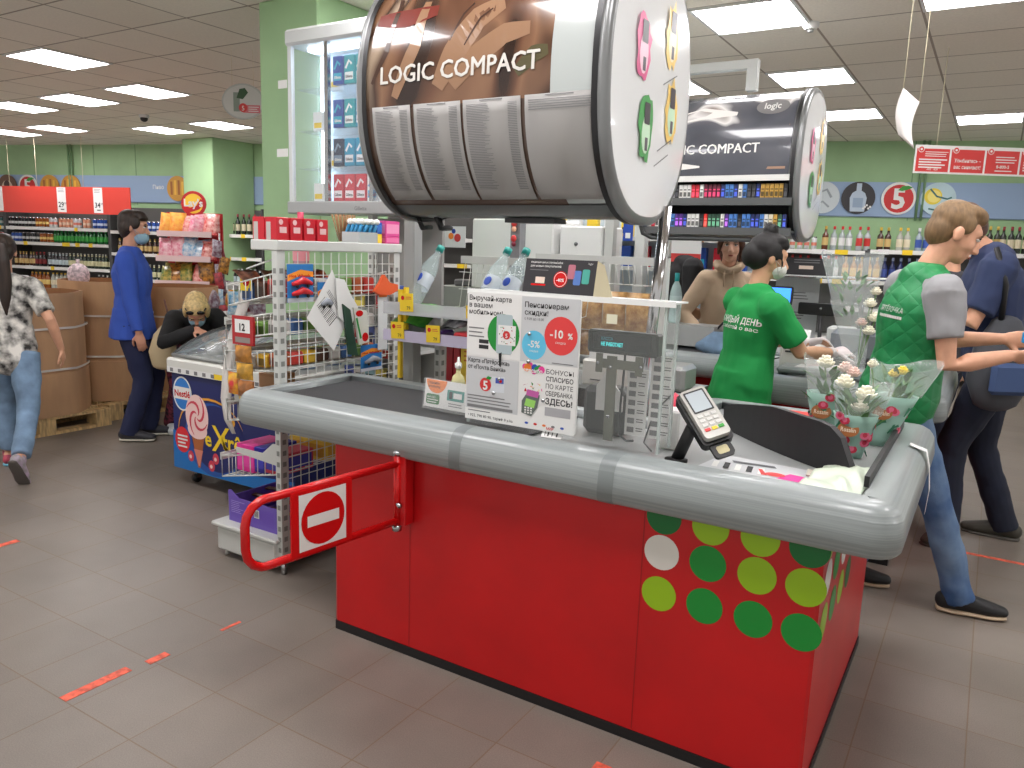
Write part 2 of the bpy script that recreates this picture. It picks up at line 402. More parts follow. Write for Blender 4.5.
round_sign(-11.01, 'beer', 'round amber beer picture sign above the right-hand price card of the red header')
round_sign(-8.86, 'beer', 'round amber picture sign half hidden behind the far green pillar')
round_sign(.98, 'pour', 'round pale grey picture sign on the blue band beside the far cigarette cabinet')
round_sign(1.40, 'vodka', 'round dark sign picturing a clear bottle on the blue band')
round_sign(1.87, 'five', 'round red sign with white figure 5 above the spirits shelf')
round_sign(2.32, 'lemon', 'round pale sign picturing a lemon and splash, above the man in the green vest')
m = MB(wall_frame(-9.35, 2.26, .03)); m.text('Пиво', 0, 0, .09, GLYPH_W, bold=.01)
tag(m.build('band_lettering'), 'small white word painted on the blue band left of the green pillar', 'lettering')

# ================================================================== BOTTLES AND CANS
def shade(c, k): return tuple(min(255, x*k) for x in c)
def gmat(n, c): return mat(n, c, .18, coat=.3)
def beer_bottle(key, glass, label, cap):
    g = gmat('g_'+key, glass); l = mat('l_'+key, label, .5); c = mat('c_'+key, cap, .4)
    return MB().lathe([(.030, 0), (.032, .04), (.0325, .042), (.0325, .12), (.032, .122), (.030, .15), (.014, .19), (.0145, .215), (.0145, .222), (.0145, .235)], g, 10, mats=[g, l, l, g, g, g, l, g, c])
def can(key, body, band):
    a = mat('b_'+key, body, .3, metal=.3); b2 = mat('b2_'+key, band, .35, metal=.2); s = STEEL
    return MB().lathe([(.026, 0), (.033, .01), (.033, .05), (.033, .09), (.033, .145), (.027, .158), (.027, .162)], a, 10, mats=[s, a, b2, a, s, s])
def spirit_bottle(key, glass, label, cap, sq=1., h=.29, r=.038):
    g = gmat('g_'+key, glass); l = mat('l_'+key, label, .5); c = mat('c_'+key, cap, .4)
    return MB(Matrix.Diagonal((1, sq, 1, 1))).lathe([(r*.95, 0), (r, .01), (r, .05*h/.29), (r*1.005, .055*h/.29), (r*1.005, .15*h/.29), (r, .155*h/.29), (r*.95, .185*h/.29), (r*.4, .215*h/.29), (r*.38, .25*h/.29), (r*.42, .252*h/.29), (r*.42, h)], g, 12, mats=[g, g, g, l, g, g, g, g, c, c])
def pet(key, liquid, label, cap, h=.3):
    g = gmat('g_'+key, liquid); l = mat('l_'+key, label, .5); c = mat('c_'+key, cap, .4)
    return MB().lathe([(.036, 0), (.042, .02), (.04, .1), (.042, .105), (.042, .18), (.04, .2), (.03, .24), (.014, .275), (.016, .277), (.016, h)], g, 10, mats=[g, g, l, l, g, g, g, c, c])
PROTO = {}
def stock(kind, key, make, name, cat, label, group, s0, s1, z, off, step, jit=.004, rows=1):
    k = (kind, key); s = s0; n = 0
    while s < s1:
        p = wp(s+random.uniform(-jit, jit), off+random.uniform(-.01, .01), z)
        if k not in PROTO:
            o = make().build(name); PROTO[k] = o
        else:
            o = PROTO[k].copy(); COL.objects.link(o)
        o.location = p; o.rotation_euler.z = WANG
        tag(o, label, cat, group); s += step; n += 1

def gondola(s0, s1, levels, lab, depth=.5, tagc=YEL, back=True, top=1.95, slant=0, frame_m=None):
    fm = frame_m or OFFW
    t = thing('shelving_unit', lab, 'shelving', (0, 0, 0))
    m = MB(WF); m.box((s0, -.03, 0), (s1, -.008, top), mat('shelf_back', (92, 90, 88), .6)); m.build('back_panel', t)
    for s in [s0, s1]: MB(WF).box((s-.015, -depth, 0), (s+.015, -.01, top), mat('upright', (70, 70, 70), .5)).build('side_panel', t)
    for z in levels:
        sh = MB(WF).box((s0+.016, -depth, z-.03), (s1-.016, -.032, z), fm).build('shelf', t)
        r = MB(WF).box((s0+.016, -depth-.012, z-.045), (s1-.016, -depth-.002, z+.004), WHITE)
        x = s0+.1
        while x < s1-.1:
            if random.random() < .55:
                r.box((x, -depth-.016, z-.05), (x+random.uniform(.06, .16), -depth-.0125, z+.01), tagc if random.random() < .8 else PAPER)
            x += .27
        r.build('price_rail', sh)
    return t
gondola(-13.9, -12.0, [.16, .53, .93, 1.33, 1.58], 'drinks shelving at the picture edge on the far left wall, behind the girl')
gondola(-11.97, -9.85, [.16, .53, .93, 1.33, 1.58], 'long drinks shelving under the red header on the far left wall')
gondola(-9.82, -8.3, [.16, .45, .80, 1.21, 1.56], 'drinks shelving on the left wall between the red header and the crisps stand')
gondola(-8.27, -7.0, [.16, .45, .80, 1.21, 1.56], 'drinks shelving on the back wall right of the crisps stand')
gondola(-6.9, -3.6, [.16, .53, .9, 1.24, 1.6], 'back wall shelving mostly hidden behind the near green pillar')
gondola(-3.5, -.9, [.16, .53, .9, 1.24, 1.6], 'back wall shelving glimpsed between the two cigarette cabinets')
gondola(-.85, 1.5, [.16, .53, .9, 1.24, 1.6], 'spirits shelving behind the cashier on the right back wall', top=1.61)
gondola(1.53, 3.9, [.16, .53, .9, 1.24, 1.62], 'spirits shelving behind the man in the green vest', top=1.63)

AISLE = 'below the red header'
def run(s0, s1, z, off, spec, where, step=.074):
    """spec: list of (fraction, kind, key, label)"""
    tot = sum(x[0] for x in spec); s = s0
    for fr_, kind, key, lab in spec:
        e = s+(s1-s0)*fr_/tot; grp = lab+' '+where
        for a_, b_ in ((' cans', ' can'), (' bottles', ' bottle'), (' tins', ' tin')): lab = (lab+' ').replace(a_+' ', b_+' ').strip()
        mk, nm, cat = KINDS[kind](key)
        stock(kind, key, mk, nm, cat, lab+' '+where, grp, s+step/2, e-step/4, z+.002, off, step)
        s = e
PAL = {'brown': ((62, 34, 20), (200, 170, 110), (200, 170, 60)), 'green': ((20, 98, 45), (60, 170, 70), (200, 60, 50)), 'dkgreen': ((24, 48, 30), (205, 200, 160), (220, 220, 210)), 'dark': ((30, 24, 24), (120, 30, 30), (190, 40, 40)),
 'darkpale': ((34, 30, 34), (190, 205, 210), (225, 225, 225)), 'amber': ((150, 80, 25), (230, 200, 120), (230, 180, 60)), 'gold': ((205, 140, 50), (235, 190, 90), (225, 180, 60)),
 'red': ((205, 60, 60), (225, 200, 200), (180, 180, 180)), 'blue': ((40, 80, 160), (205, 215, 235), (190, 195, 200)), 'white': ((210, 212, 214), (220, 130, 110), (190, 190, 190)), 'salmon': ((215, 150, 120), (225, 195, 170), (190, 190, 190)),
 'teal': ((60, 110, 110), (190, 200, 195), (180, 180, 180)), 'black': ((28, 28, 32), (205, 205, 205), (150, 150, 150)), 'clear': ((170, 180, 180), (228, 228, 226), (210, 40, 40)), 'clearred': ((170, 176, 178), (200, 50, 45), (200, 30, 30)),
 'clearblue': ((150, 165, 175), (60, 90, 170), (225, 225, 225)), 'cognac': ((95, 45, 22), (205, 175, 110), (205, 165, 60)), 'wine': ((24, 34, 24), (210, 200, 170), (140, 30, 40)), 'winegold': ((30, 36, 22), (190, 165, 90), (205, 175, 70)),
 'navy': ((30, 42, 90), (60, 80, 150), (150, 160, 190)), 'cleargold': ((180, 180, 168), (225, 215, 185), (225, 185, 60)), 'winered': ((70, 16, 24), (180, 50, 60), (150, 30, 30)), 'winblue': ((28, 36, 50), (60, 100, 150), (40, 90, 160))}
KINDS = {'beer': lambda k: ((lambda: beer_bottle('beer'+k, *PAL[k])), 'beer_bottle', 'bottle'), 'can': lambda k: ((lambda: can('can'+k, PAL[k][0], PAL[k][1])), 'drink_can', 'can'),
 'spirit': lambda k: ((lambda: spirit_bottle('sp'+k, *PAL[k])), 'spirit_bottle', 'bottle'), 'wine': lambda k: ((lambda: spirit_bottle('wi'+k, *PAL[k], h=.31, r=.036)), 'wine_bottle', 'bottle'),
 'pet': lambda k: ((lambda: pet('pe'+k, *PAL[k])), 'plastic_bottle', 'bottle')}
FO = .42
run(-12.4, -9.9, 1.58, FO, [(2, 'can', 'teal', 'teal drink cans'), (3, 'can', 'black', 'black and silver drink cans'), (1.5, 'can', 'amber', 'amber drink cans'), (1, 'can', 'white', 'white drink cans'), (1.5, 'can', 'salmon', 'salmon pink drink cans'), (1, 'can', 'white', 'white and orange drink cans'), (1, 'can', 'salmon', 'pale drink cans'), (1.6, 'can', 'blue', 'blue drink cans')], 'on the top shelf '+AISLE)
run(-12.4, -9.9, 1.33, FO, [(2, 'can', 'red', 'red and white drink cans'), (1, 'can', 'blue', 'blue drink cans'), (1.6, 'can', 'black', 'dark drink cans'), (1.2, 'can', 'amber', 'brown and gold drink cans'), (5, 'beer', 'green', 'bright green glass beer bottles')], 'on the second shelf '+AISLE)
run(-11.9, -9.9, .93, FO, [(2, 'beer', 'brown', 'brown glass beer bottles with tan labels'), (1.2, 'beer', 'dark', 'dark beer bottles with red labels'), (2, 'beer', 'darkpale', 'dark beer bottles with pale blue labels'), (4, 'beer', 'dkgreen', 'dark green beer bottles with cream labels')], 'on the third shelf '+AISLE)
run(-11.6, -9.9, .53, FO, [(1.4, 'pet', 'amber', 'amber plastic drink bottles'), (1.4, 'pet', 'cleargold', 'pale gold plastic drink bottles'), (1.6, 'beer', 'amber', 'amber glass beer bottles'), (1, 'pet', 'darkpale', 'dark plastic bottles with pale labels')], 'on the low shelf '+AISLE, .085)
A2 = 'left of the crisps stand'
run(-9.75, -8.35, 1.56, FO, [(2, 'wine', 'black', 'black bottles with silver labels'), (3, 'can', 'blue', 'blue and white drink cans'), (2, 'wine', 'wine', 'dark green wine bottles')], 'on the top shelf '+A2, .09)
run(-9.75, -8.35, 1.21, FO, [(3, 'beer', 'brown', 'brown glass beer bottles'), (2, 'beer', 'dark', 'dark beer bottles with red labels')], 'on the second shelf '+A2, .085)
run(-9.75, -8.35, .80, FO, [(2, 'beer', 'darkpale', 'dark bottles with pale labels'), (2, 'beer', 'dkgreen', 'dark green bottles with cream labels'), (2, 'wine', 'wine', 'wine bottles with cream labels')], 'on the third shelf '+A2, .09)
run(-9.75, -8.35, 1.79, .2, [(2, 'wine', 'black', 'tall black bottles with silver labels')], 'in the back row above the blue cans '+A2, .12) if 0 else None
run(-8.2, -7.05, 1.56, FO, [(1, 'wine', 'black', 'black bottles'), (1, 'wine', 'wine', 'green wine bottles')], 'on the top shelf right of the crisps stand', .1)
run(-8.2, -7.05, .80, FO, [(3, 'beer', 'darkpale', 'dark bottles in a block')], 'right of the crisps stand', .075)
A3 = 'behind the cashier'
run(-.8, .95, 1.6, FO, [(2, 'can', 'blue', 'blue tins'), (1, 'can', 'green', 'green tins'), (1, 'can', 'white', 'white tins')], 'on the top spirits shelf left of the vodka', .085)
run(.98, 2.62, 1.605, FO, [(1, 'spirit', 'cognac', 'brown spirit bottles with gold caps'), (3, 'spirit', 'clear', 'clear vodka bottles with white labels and red caps'), (2.4, 'spirit', 'clearred', 'clear vodka bottles with red labels'), (2.2, 'spirit', 'brown', 'dark spirit bottles with tan labels'), (2.2, 'spirit', 'cleargold', 'clear spirit bottles with gold caps'), (2, 'spirit', 'clearblue', 'clear spirit bottles with blue labels'), (1.5, 'spirit', 'black', 'dark spirit bottles'), (2.4, 'spirit', 'clear', 'clear bottles with red caps and white labels, right part')], 'on the top spirits shelf', .088)
run(2.65, 3.85, 1.625, FO, [(2, 'wine', 'winegold', 'dark wine bottles with gold labels'), (2, 'wine', 'wine', 'dark green wine bottles'), (2, 'wine', 'winblue', 'dark wine bottles with blue tops'), (2, 'wine', 'winered', 'dark red wine bottles')], 'on the shelf above the navy shirt', .078)
run(-.8, -.35, 1.24, FO, [(1, 'spirit', 'clear', 'clear vodka bottles')], 'on the second shelf left of the hooded woman', .1)
run(-.35, .8, 1.24, FO, [(1, 'wine', 'black', 'black bottles'), (1, 'spirit', 'wine', 'dark green bottles'), (1, 'spirit', 'winered', 'dark red bottles')], 'on the second spirits shelf behind the cashier', .095)
run(.8, 2.62, 1.24, FO, [(.8, 'spirit', 'winered', 'dark red spirit bottles'), (1.6, 'spirit', 'clear', 'clear spirit bottles'), (2.4, 'spirit', 'gold', 'golden amber liqueur bottles'), (5, 'spirit', 'navy', 'navy blue spirit bottles')], 'on the second spirits shelf over the far checkout', .09)
run(-3.4, -.95, 1.6, FO, [(1, 'can', 'white', 'white tins'), (1, 'pet', 'blue', 'blue bottles'), (1, 'can', 'red', 'red tins'), (1, 'pet', 'cleargold', 'pale bottles')], 'on the wall shelf glimpsed between the cigarette cabinets', .12)
run(-3.4, -.95, 1.24, FO, [(1, 'spirit', 'black', 'black bottles'), (1, 'can', 'amber', 'amber tins')], 'on the wall shelf glimpsed between the cigarette cabinets', .13)

# red header with price cards, hung over the left shelves
h = thing('header_sign', 'long red header board with white price cards hanging over the left drinks shelves', 'sign')
OFF = .95
hb = MB(WF).box((-13.1, -OFF-.02, 1.80), (-8.98+.0, -OFF, 2.21), mat('header_red', (206, 62, 50), .45)); hb.build('board', h)
for s, tx in ((-11.62, ''), (-10.36, '29'), (-9.66, '34')):
    c = MB(frame(wp(s, OFF+.022, 1.82), UU, y=(0, 0, 1))); c.rect(0, 0, .17, .38, PAPER, 0, .003)
    c.lines(.02, .36, .15, 3, .022, INKG); 
    if tx: c.text(tx, .075, .08, .11, INK, bold=.02, align='c'); c.text('99', .13, .12, .045, INK, align='l'); c.lines(.06, .05, .15, 1, .02, INK, h=.8)
    c.build('price_card', h)
for s in (-11.95, -11.45, -10.64, -9.6):
    pass
for s in (-12.25, -11.3, -10.75, -9.85):
    p = wp(s, OFF+.01, 2.21); 
    MB().cyl(p, (p.x, p.y, CEIL), .0035, mat('cord', (215, 205, 175), .6), seg=5).build('cord', h)

# ================================================================== HANGING SIGNS
def facing(p, yaw): return frame(p, (math.cos(yaw), math.sin(yaw), 0), y=(0, 0, 1))
p0 = V((-.59, 6.35, 2.12)); p1 = V((.42, 6.98, 2.12))
T = frame(p0, p1-p0, y=(0, 0, 1)); Lw = (p1-p0).length; Hh = .195
sg = thing('notice_sign', 'white hanging sign with red notice panels at the right, over the aisle', 'sign')
m = MB(T); m.rect(0, 0, Lw, Hh, WHITE, 0, .012); m.build('board', sg)
RN = mat('notice_red', (208, 60, 58), .5)
pw = .235
for i in range(4):
    x = .008+i*(pw+.014)+(.0 if i else 0); m = MB(T); m.rect(x, .012, x+pw, Hh-.025, RN, .001)
    m.disc(x+.03, Hh-.03, .022, WHITE, .002); m.disc(x+.03, Hh-.03, .018, RN, .0025); m.disc(x+.03, Hh-.03, .008, WHITE, .003)
    if i == 1: m.text('Улыбнитесь –', x+.12, .082, .036, WHITE, .002, align='c', bold=.012, width=.19); m.text('вас снимают!', x+.12, .038, .036, WHITE, .002, align='c', bold=.012, width=.19)
    elif i == 2: m.text('8-800-5', x+.125, .05, .03, WHITE, .002, align='c', bold=.015); m.lines(x+.07, .13, x+.22, 3, .018, WHITE, z=.002); m.lines(x+.07, .035, x+.2, 1, .018, WHITE, z=.002)
    else: m.lines(x+.06, .15, x+.225, 3, .014, WHITE, z=.002); m.lines(x+.02, .10, x+.225, 4, .018, WHITE, z=.002, h=.5); m.text('-400  -500', x+.12, .022, .02, WHITE, .002, align='c')
    m.build('notice_panel', sg)
for k in (.12, .9):
    q = p0.lerp(p1, k); MB().cyl((q.x, q.y, 2.315), (q.x, q.y, CEIL), .003, mat('cord', (215, 205, 175), .6), seg=5).build('cord', sg)
# curved blank sheet sign, seen nearly edge on
cs = thing('curved_sign', 'curved white hanging sheet seen almost edge-on at upper right', 'sign')
q0 = V((-.445, 4.03, 0)); q1 = V((-.365, 4.10, 0)); dd = V((-.45, -.25, 0))
a0 = V((-.44, 4.05, 2.27)); a1 = V((-.325, 4.01, 2.27))
vs = []; n = 10
dirh = V((.92, -.38, 0)).normalized(); nrm = V((.38, .92, 0)).normalized()
pts = []
P0 = V((-.455, 4.03, 0)); 
for i in range(n+1):
    t = i/n; z = 2.265-.2*t; bulge = -.02*math.sin(PI*t)
    pts.append((P0.x+bulge, P0.y, z))
for p in pts: vs.append(p); vs.append((p[0]+.075, p[1]-.03, p[2]-.07))
MB().add(vs, [(2*i, 2*i+1, 2*i+3, 2*i+2) for i in range(n)], mat('sheet_white', (232, 226, 222), .6), True).build('sheet', cs, solid=.003)
for (x, y, z) in ((-.455, 4.03, 2.265), (-.38, 4.0, 2.195)):
    MB().cyl((x, y, z), (x+.0, y, CEIL), .002, mat('cord', (215, 205, 175), .6), seg=5).build('cord', cs)
# oval sign at left, hanging in front of near pillar
p = V((-5.28, 4.37, 2.58)); T = frame(p, (.86, .5, 0), y=(.0, 0, 1)) @ Matrix.Scale(.86, 4)
ov = thing('oval_sign', 'oval hanging sign with bottle picture and pink panel, left of the near green pillar', 'sign')
m = MB(T); m.disc(0, 0, .2, mat('oval_grey', (176, 176, 172), .4), 0, .01, ry=.16, seg=36); m.disc(0, 0, .185, mat('oval_grey2', (196, 194, 190), .4), .001, ry=.145, seg=36)
m.build('board', ov)
m = MB(T); m.rect(-.09, -.09, -.03, .08, mat('oval_bottle', (130, 140, 130), .4), .002); m.poly([(-.06, .03), (-.03, .11), (.02, .12), (.05, .08), (.0, .02)], mat('oval_leaf', (50, 80, 50), .5), z=.0025)
m.rect(.0, -.1, .16, -.03, mat('oval_pink', (205, 110, 120), .5), .002); m.disc(0, -.055, .04, RN, .003); m.text('5', 0, -.08, .06, WHITE, .0035, align='c'); m.lines(.05, -.045, .15, 3, .018, WHITE, z=.003); m.build('picture', ov)
MB(T).cyl((-.1, .13, -.005), (-.1, (CEIL-2.58)/.86, -.005), .002, mat('cord', (215, 205, 175), .6), seg=5).cyl((.1, .13, -.005), (.1, (CEIL-2.58)/.86, -.005), .002, mat('cord', (215, 205, 175), .6), seg=5).build('cord', ov)

# ================================================================== OCTABINS, PALLETS
CARD = mat('cardboard', (186, 146, 108), .8, noise_amt=.05, noise_scale=6, bump=.15, bump_scale=40, stretch=(1, 1, .3))
CARDIN = mat('cardboard_inside', (150, 105, 68), .85)
STRAP = mat('strap', (215, 210, 200), .5)
WOOD = mat('pallet_wood', (190, 160, 112), .75, noise_amt=.14, noise_scale=9, stretch=(1, 6, 1))
def octabin(lab, c, L, W, z0, h, wr=.33):
    t = thing('cardboard_bin', lab, 'box', (c[0], c[1], z0))
    x, y = L/2, W/2; k = .3*min(L, W)
    def oc(x, y, k): 
        base = [(x, -y+k), (x, y-k), (x-k, y), (-x+k, y), (-x, y-k), (-x, -y+k), (-x+k, -y), (x-k, -y)]
        out = []
        for i in range(8):
            a = V(base[i]); b_ = V(base[(i+1) % 8])
            for q in range(4): 
                t_ = q/4; p = a.lerp(b_, t_); o = math.sin(PI*t_)*.012; d = p.normalized(); out.append((p.x+d.x*o, p.y+d.y*o))
        return out
    o1 = oc(x, y, k); n = len(o1); m = MB()
    vs = [(p[0], p[1], 0) for p in o1]+[(p[0], p[1], h) for p in o1]; m.add(vs, [(i, (i+1) % n, n+(i+1) % n, n+i) for i in range(n)], CARD, True)
    o2 = oc(x-.012, y-.012, k); vs = [(p[0], p[1], h-.25) for p in o2]+[(p[0], p[1], h) for p in o2]+[(p[0], p[1], h) for p in o1]
    m.add(vs, [(n+i, n+(i+1) % n, (i+1) % n, i) for i in range(n)]+[(2*n+i, 2*n+(i+1) % n, n+(i+1) % n, n+i) for i in range(n)], CARDIN, False)
    m.poly(o2, CARDIN, z=h-.25); m.build('carton', t)
    o3 = oc(x+.012, y+.012, k); m = MB(); vs = [(p[0], p[1], -.0) for p in o3]+[(p[0], p[1], wr) for p in o3]; m.add(vs, [(i, (i+1) % n, n+(i+1) % n, n+i) for i in range(n)], CARD, True)
    m.add([(p[0], p[1], wr) for p in o3]+[(p[0], p[1], wr) for p in o1], [(i, (i+1) % n, n+(i+1) % n, n+i) for i in range(n)], CARD); m.build('lower_sleeve', t)
    for zz in (h*.33+.05, h*.72):
        o4 = oc(x+.016, y+.016, k); m = MB(); vs = [(p[0], p[1], zz-.008) for p in o4]+[(p[0], p[1], zz+.008) for p in o4]; m.add(vs, [(i, (i+1) % n, n+(i+1) % n, n+i) for i in range(n)], STRAP, True); m.build('strap', t)
    return t
def pallet(lab, x, y, L=.8, W=1.2):
    t = thing('wooden_pallet', lab, 'pallet', (x, y, 0)); 
    for i in range(5): MB().box((-L/2+i*(L-.1)/4, -W/2, .115), (-L/2+i*(L-.1)/4+.1, W/2, .137), WOOD, ch=.003).build('deck_board', t)
    for yy in (-W/2, -.06, W/2-.12):
        MB().box((-L/2, yy, .093), (L/2, yy+.12, .1145), WOOD).build('stringer_board', t)
        for xx in (-L/2, -.07, L/2-.14): MB().box((xx, yy, .0225), (xx+.14, yy+.12, .0925), WOOD).build('block', t)
    for xx in (-L/2, -.05, L/2-.1): MB().box((xx, -W/2, .0), (xx+.1, W/2, .022), WOOD).build('bottom_board', t)
    return t
pallet('light wooden pallet under the nearest cardboard bin, behind the walking girl', -6.28, 3.0, .8, .98)
pallet('light wooden pallet under the bins behind the woman in the blue jacket', -6.40, 4.15, .8, 1.2)
octabin('large open cardboard bin with pale straps between girl and woman in blue', (-6.28, 2.98), .78, .96, .138, .92)
octabin('large open cardboard bin directly behind the woman in the blue jacket', (-6.44, 3.83), .74, .58, .138, .98)
octabin('cardboard bin behind the bending woman, right of the woman in blue', (-6.4, 4.5), .72, .62, .138, .92)
MELON = mat('net_bag', (205, 185, 190), .6, noise_amt=.2, noise_scale=40)
tag(MB().ell((-6.45, 3.62, 1.16), (.085, .085, .10), MELON).cyl((-6.45, 3.62, 1.24), (-6.45, 3.62, 1.29), .015, MELON, seg=8).build('net_sack'), 'round pinkish net sack sticking up behind the second cardboard bin', 'sack')
b = thing('cased_water_pack', 'shrink-wrapped white carrier with black panel behind the girl', 'pack', (-6.2, 2.93, .82))
MB().box((-.18, -.17, 0), (.18, .17, .36), mat('white_wrap', (215, 215, 218), .35), ch=.06).build('wrapped_body', b); MB(frame((.184, .02, .05), (0, 1, 0), y=(0, 0, 1))).poly([(0, 0), (.12, 0), (.13, .2), (.08, .24), (0, .22)], BLACK, .004).build('dark_panel', b)

# ================================================================== CRISPS STAND
def bag_mesh(w, h, d, c1, c2, key):
    """pillow bag standing up, bulging, crimped top and bottom"""
    m1 = mat('bag_'+key, c1, .3, c2=c2, noise_scale=26, coat=.2); n = 8; k = 9; m = MB(); vs = []; fs = []
    for side in (1, -1):
        for j in range(k):
            v = j/(k-1); th = d/2*math.sin(PI*min(max((v-.06)/.88, 0), 1))**.6 if .06 < v < .94 else .002
            for i in range(n):
                u = i/(n-1); e = max(0, 1-(2*u-1)**2)**.5; wob = .004*math.sin(9*u+5*v*side)
                vs.append(((u-.5)*w*(1-.05*math.sin(PI*v)), -side*(th*e+.001)+wob*e, v*h))
    for s in range(2):
        for j in range(k-1):
            for i in range(n-1):
                a = s*n*k+j*n+i; f = (a, a+1, a+n+1, a+n); fs.append(f if s == 0 else f[::-1])
    for j in range(k-1):
        for i in (0, n-1):
            a = j*n+i; q = (a, a+n, a+n+n*k, a+n*k); fs.append(q if i == 0 else q[::-1])
    m.add(vs, fs, m1, True); return m
BAGC = [((240, 150, 60), (250, 200, 90), 'orange'), ((205, 60, 60), (245, 200, 190), 'red'), ((220, 110, 140), (245, 215, 220), 'pink'), ((90, 170, 215), (230, 240, 245), 'blue'), ((100, 40, 50), (190, 60, 70), 'maroon'), ((60, 110, 50), (190, 170, 80), 'green'), ((60, 40, 40), (210, 150, 60), 'brown'), ((235, 190, 60), (225, 90, 40), 'yellow'), ((190, 190, 200), (110, 60, 80), 'silver')]
ang = math.atan2(.32, .95)
st = thing('crisps_stand', 'red crisps display stand with round topper sign beside the far green pillar', 'display stand', (-7.45, 5.40, 0), rz=.55)
SR = mat('stand_red', (196, 30, 36), .4)
MB().box((-.3, .16, .1), (.3, .2, 1.76), SR).build('back_panel', st)
for s in (-1, 1): MB(Matrix.Rotation(0, 4, 'X')).poly([], SR) if 0 else MB().box((s*.3-.012, -.22, .1), (s*.3+.012, .159, .5), SR).build('side_panel', st)
MB().box((-.3, -.25, .0), (.3, .2, .099), SR, ch=.01).build('base', st)
tp = MB(frame((0, .155, 1.86), (1, 0, 0), y=(0, 0, 1))); tp.disc(0, 0, .135, SR, 0, .02); tp.disc(0, 0, .105, mat('lemon_disc', (248, 205, 60), .4), .001); tp.stroke([(-.12, -.03), (-.04, -.07), (.05, -.04), (.1, .04)], .05, SR, .002)
tp.rect(-.02, -.3, .02, -.15, SR, 0, .01); tp.text("Lay's", 0, -.03, .11, WHITE, .003, align='c', bold=.03); tp.build('topper_sign', st)
ZS = (.74, 1.01, 1.27, 1.53)
for i, z in enumerate(ZS):
    d = -.26+.05*i
    sh = MB().box((-.29, d, z-.02), (.29, .159, z), SR).build('shelf', st)
    MB().box((-.29, d-.012, z-.03), (.29, d-.0005, z+.03), mat('stand_rail', (232, 205, 205), .5)).build('price_strip', sh)
bagp = {}
BW = {'crisps': 'crisp bag'}
Tst = rotz(.55, (-7.45, 5.40, 0))
for i, z in enumerate(ZS):
    for row in range(2):
        for j in range(5):
            key = [[5, 6, 1, 4, 2], [5, 6, 5, 1, 6], [2, 2, 3, 3, 1], [0, 0, 1, 2, 1]][i][j]; c1, c2, kn = BAGC[key]
            if kn not in bagp: o = bag_mesh(.15, .21, .06, c1, c2, 'c'+kn).build('crisp_bag'); bagp[kn] = o
            else: o = bagp[kn].copy(); COL.objects.link(o)
            lx = -.22+.11*j+random.uniform(-.02, .02); ly = -.17+.05*i+row*.09
            p = Tst @ V((lx, ly, z+.003)); o.location = p; o.rotation_euler = (random.uniform(-.5, -.1), random.uniform(-.22, .22), .55+random.uniform(-.5, .5)); o.scale = (1.12, 1, random.uniform(.9, 1.12))
            lv = ('lowest', 'second lowest', 'second highest', 'top')[i]
            tag(o, '%s crisp bag on the %s shelf of the red crisps stand' % (kn, lv), 'crisp bag', '%s crisps on the %s stand shelf' % (kn, lv))
# side hanging strip of snack bags, right of the stand
for i in range(9):
    c1, c2, kn = BAGC[[8, 4, 6, 8, 4, 8, 3, 8, 4][i]]; kn2 = 'h'+kn
    if kn2 not in bagp: bagp[kn2] = o = bag_mesh(.13, .18, .05, c1, c2, 'c'+kn).build('snack_bag')
    else: o = bagp[kn2].copy(); COL.objects.link(o)
    p = Tst @ V((.37+.03*(i % 3), -.20+.09*(i % 2), 1.3-.085*i)); o.location = p; o.rotation_euler = (.1, random.uniform(-.3, .3), .55+random.uniform(-.5, .5))
    tag(o, '%s snack bag on the hanging strip at the right side of the crisps stand' % kn, 'snack bag', '%s bags on the side strip of the crisps stand' % kn)
sp = Tst @ V((.36, -.08, 0)); tag(MB().cyl((sp.x, sp.y, 0), (sp.x, sp.y, 1.55), .008, OFFW, seg=6).cyl((sp.x, sp.y, 0), (sp.x, sp.y, .02), .09, OFFW, seg=14).build('strip_pole'), 'thin pole carrying hanging snack bags beside the crisps stand', 'pole')

# ================================================================== ICE CREAM FREEZER
NB = mat('freezer_navy', (26, 34, 96), .3); LB = mat('freezer_blue', (20, 110, 185), .3)
fz = thing('ice_cream_freezer', 'blue ice cream chest freezer with curved glass lid behind the wire rack', 'freezer', (-4.17, 2.86, 0))
fl = 1.05; fd = .95
MB().box((0, .0, .1), (fl, fd, .70), NB, ch=.012).build('cabinet', fz)
# front print
T = frame((0, -.001, 0), (1, 0, 0), y=(0, 0, 1)); p = MB(T)
p.poly([(.0, .105), (fl, .105), (fl, .20), (.6, .17), (.3, .22), (.02, .34), (.005, .34)], LB, z=.0005)
p.disc(.38, .33, .26, mat('swirl_blue', (30, 80, 160), .3), z=.0008, ry=.22); p.disc(.41, .34, .235, NB, z=.001, ry=.2)
arc = [(.36+.30*math.cos(math.radians(a)), .35+.22*math.sin(math.radians(a))) for a in range(20, 200, 12)]; p.stroke(arc, [.002+.012*math.sin(PI*i/(len(arc)-1)) for i in range(len(arc))], mat('gold_arc', (225, 160, 50), .4), .0015)
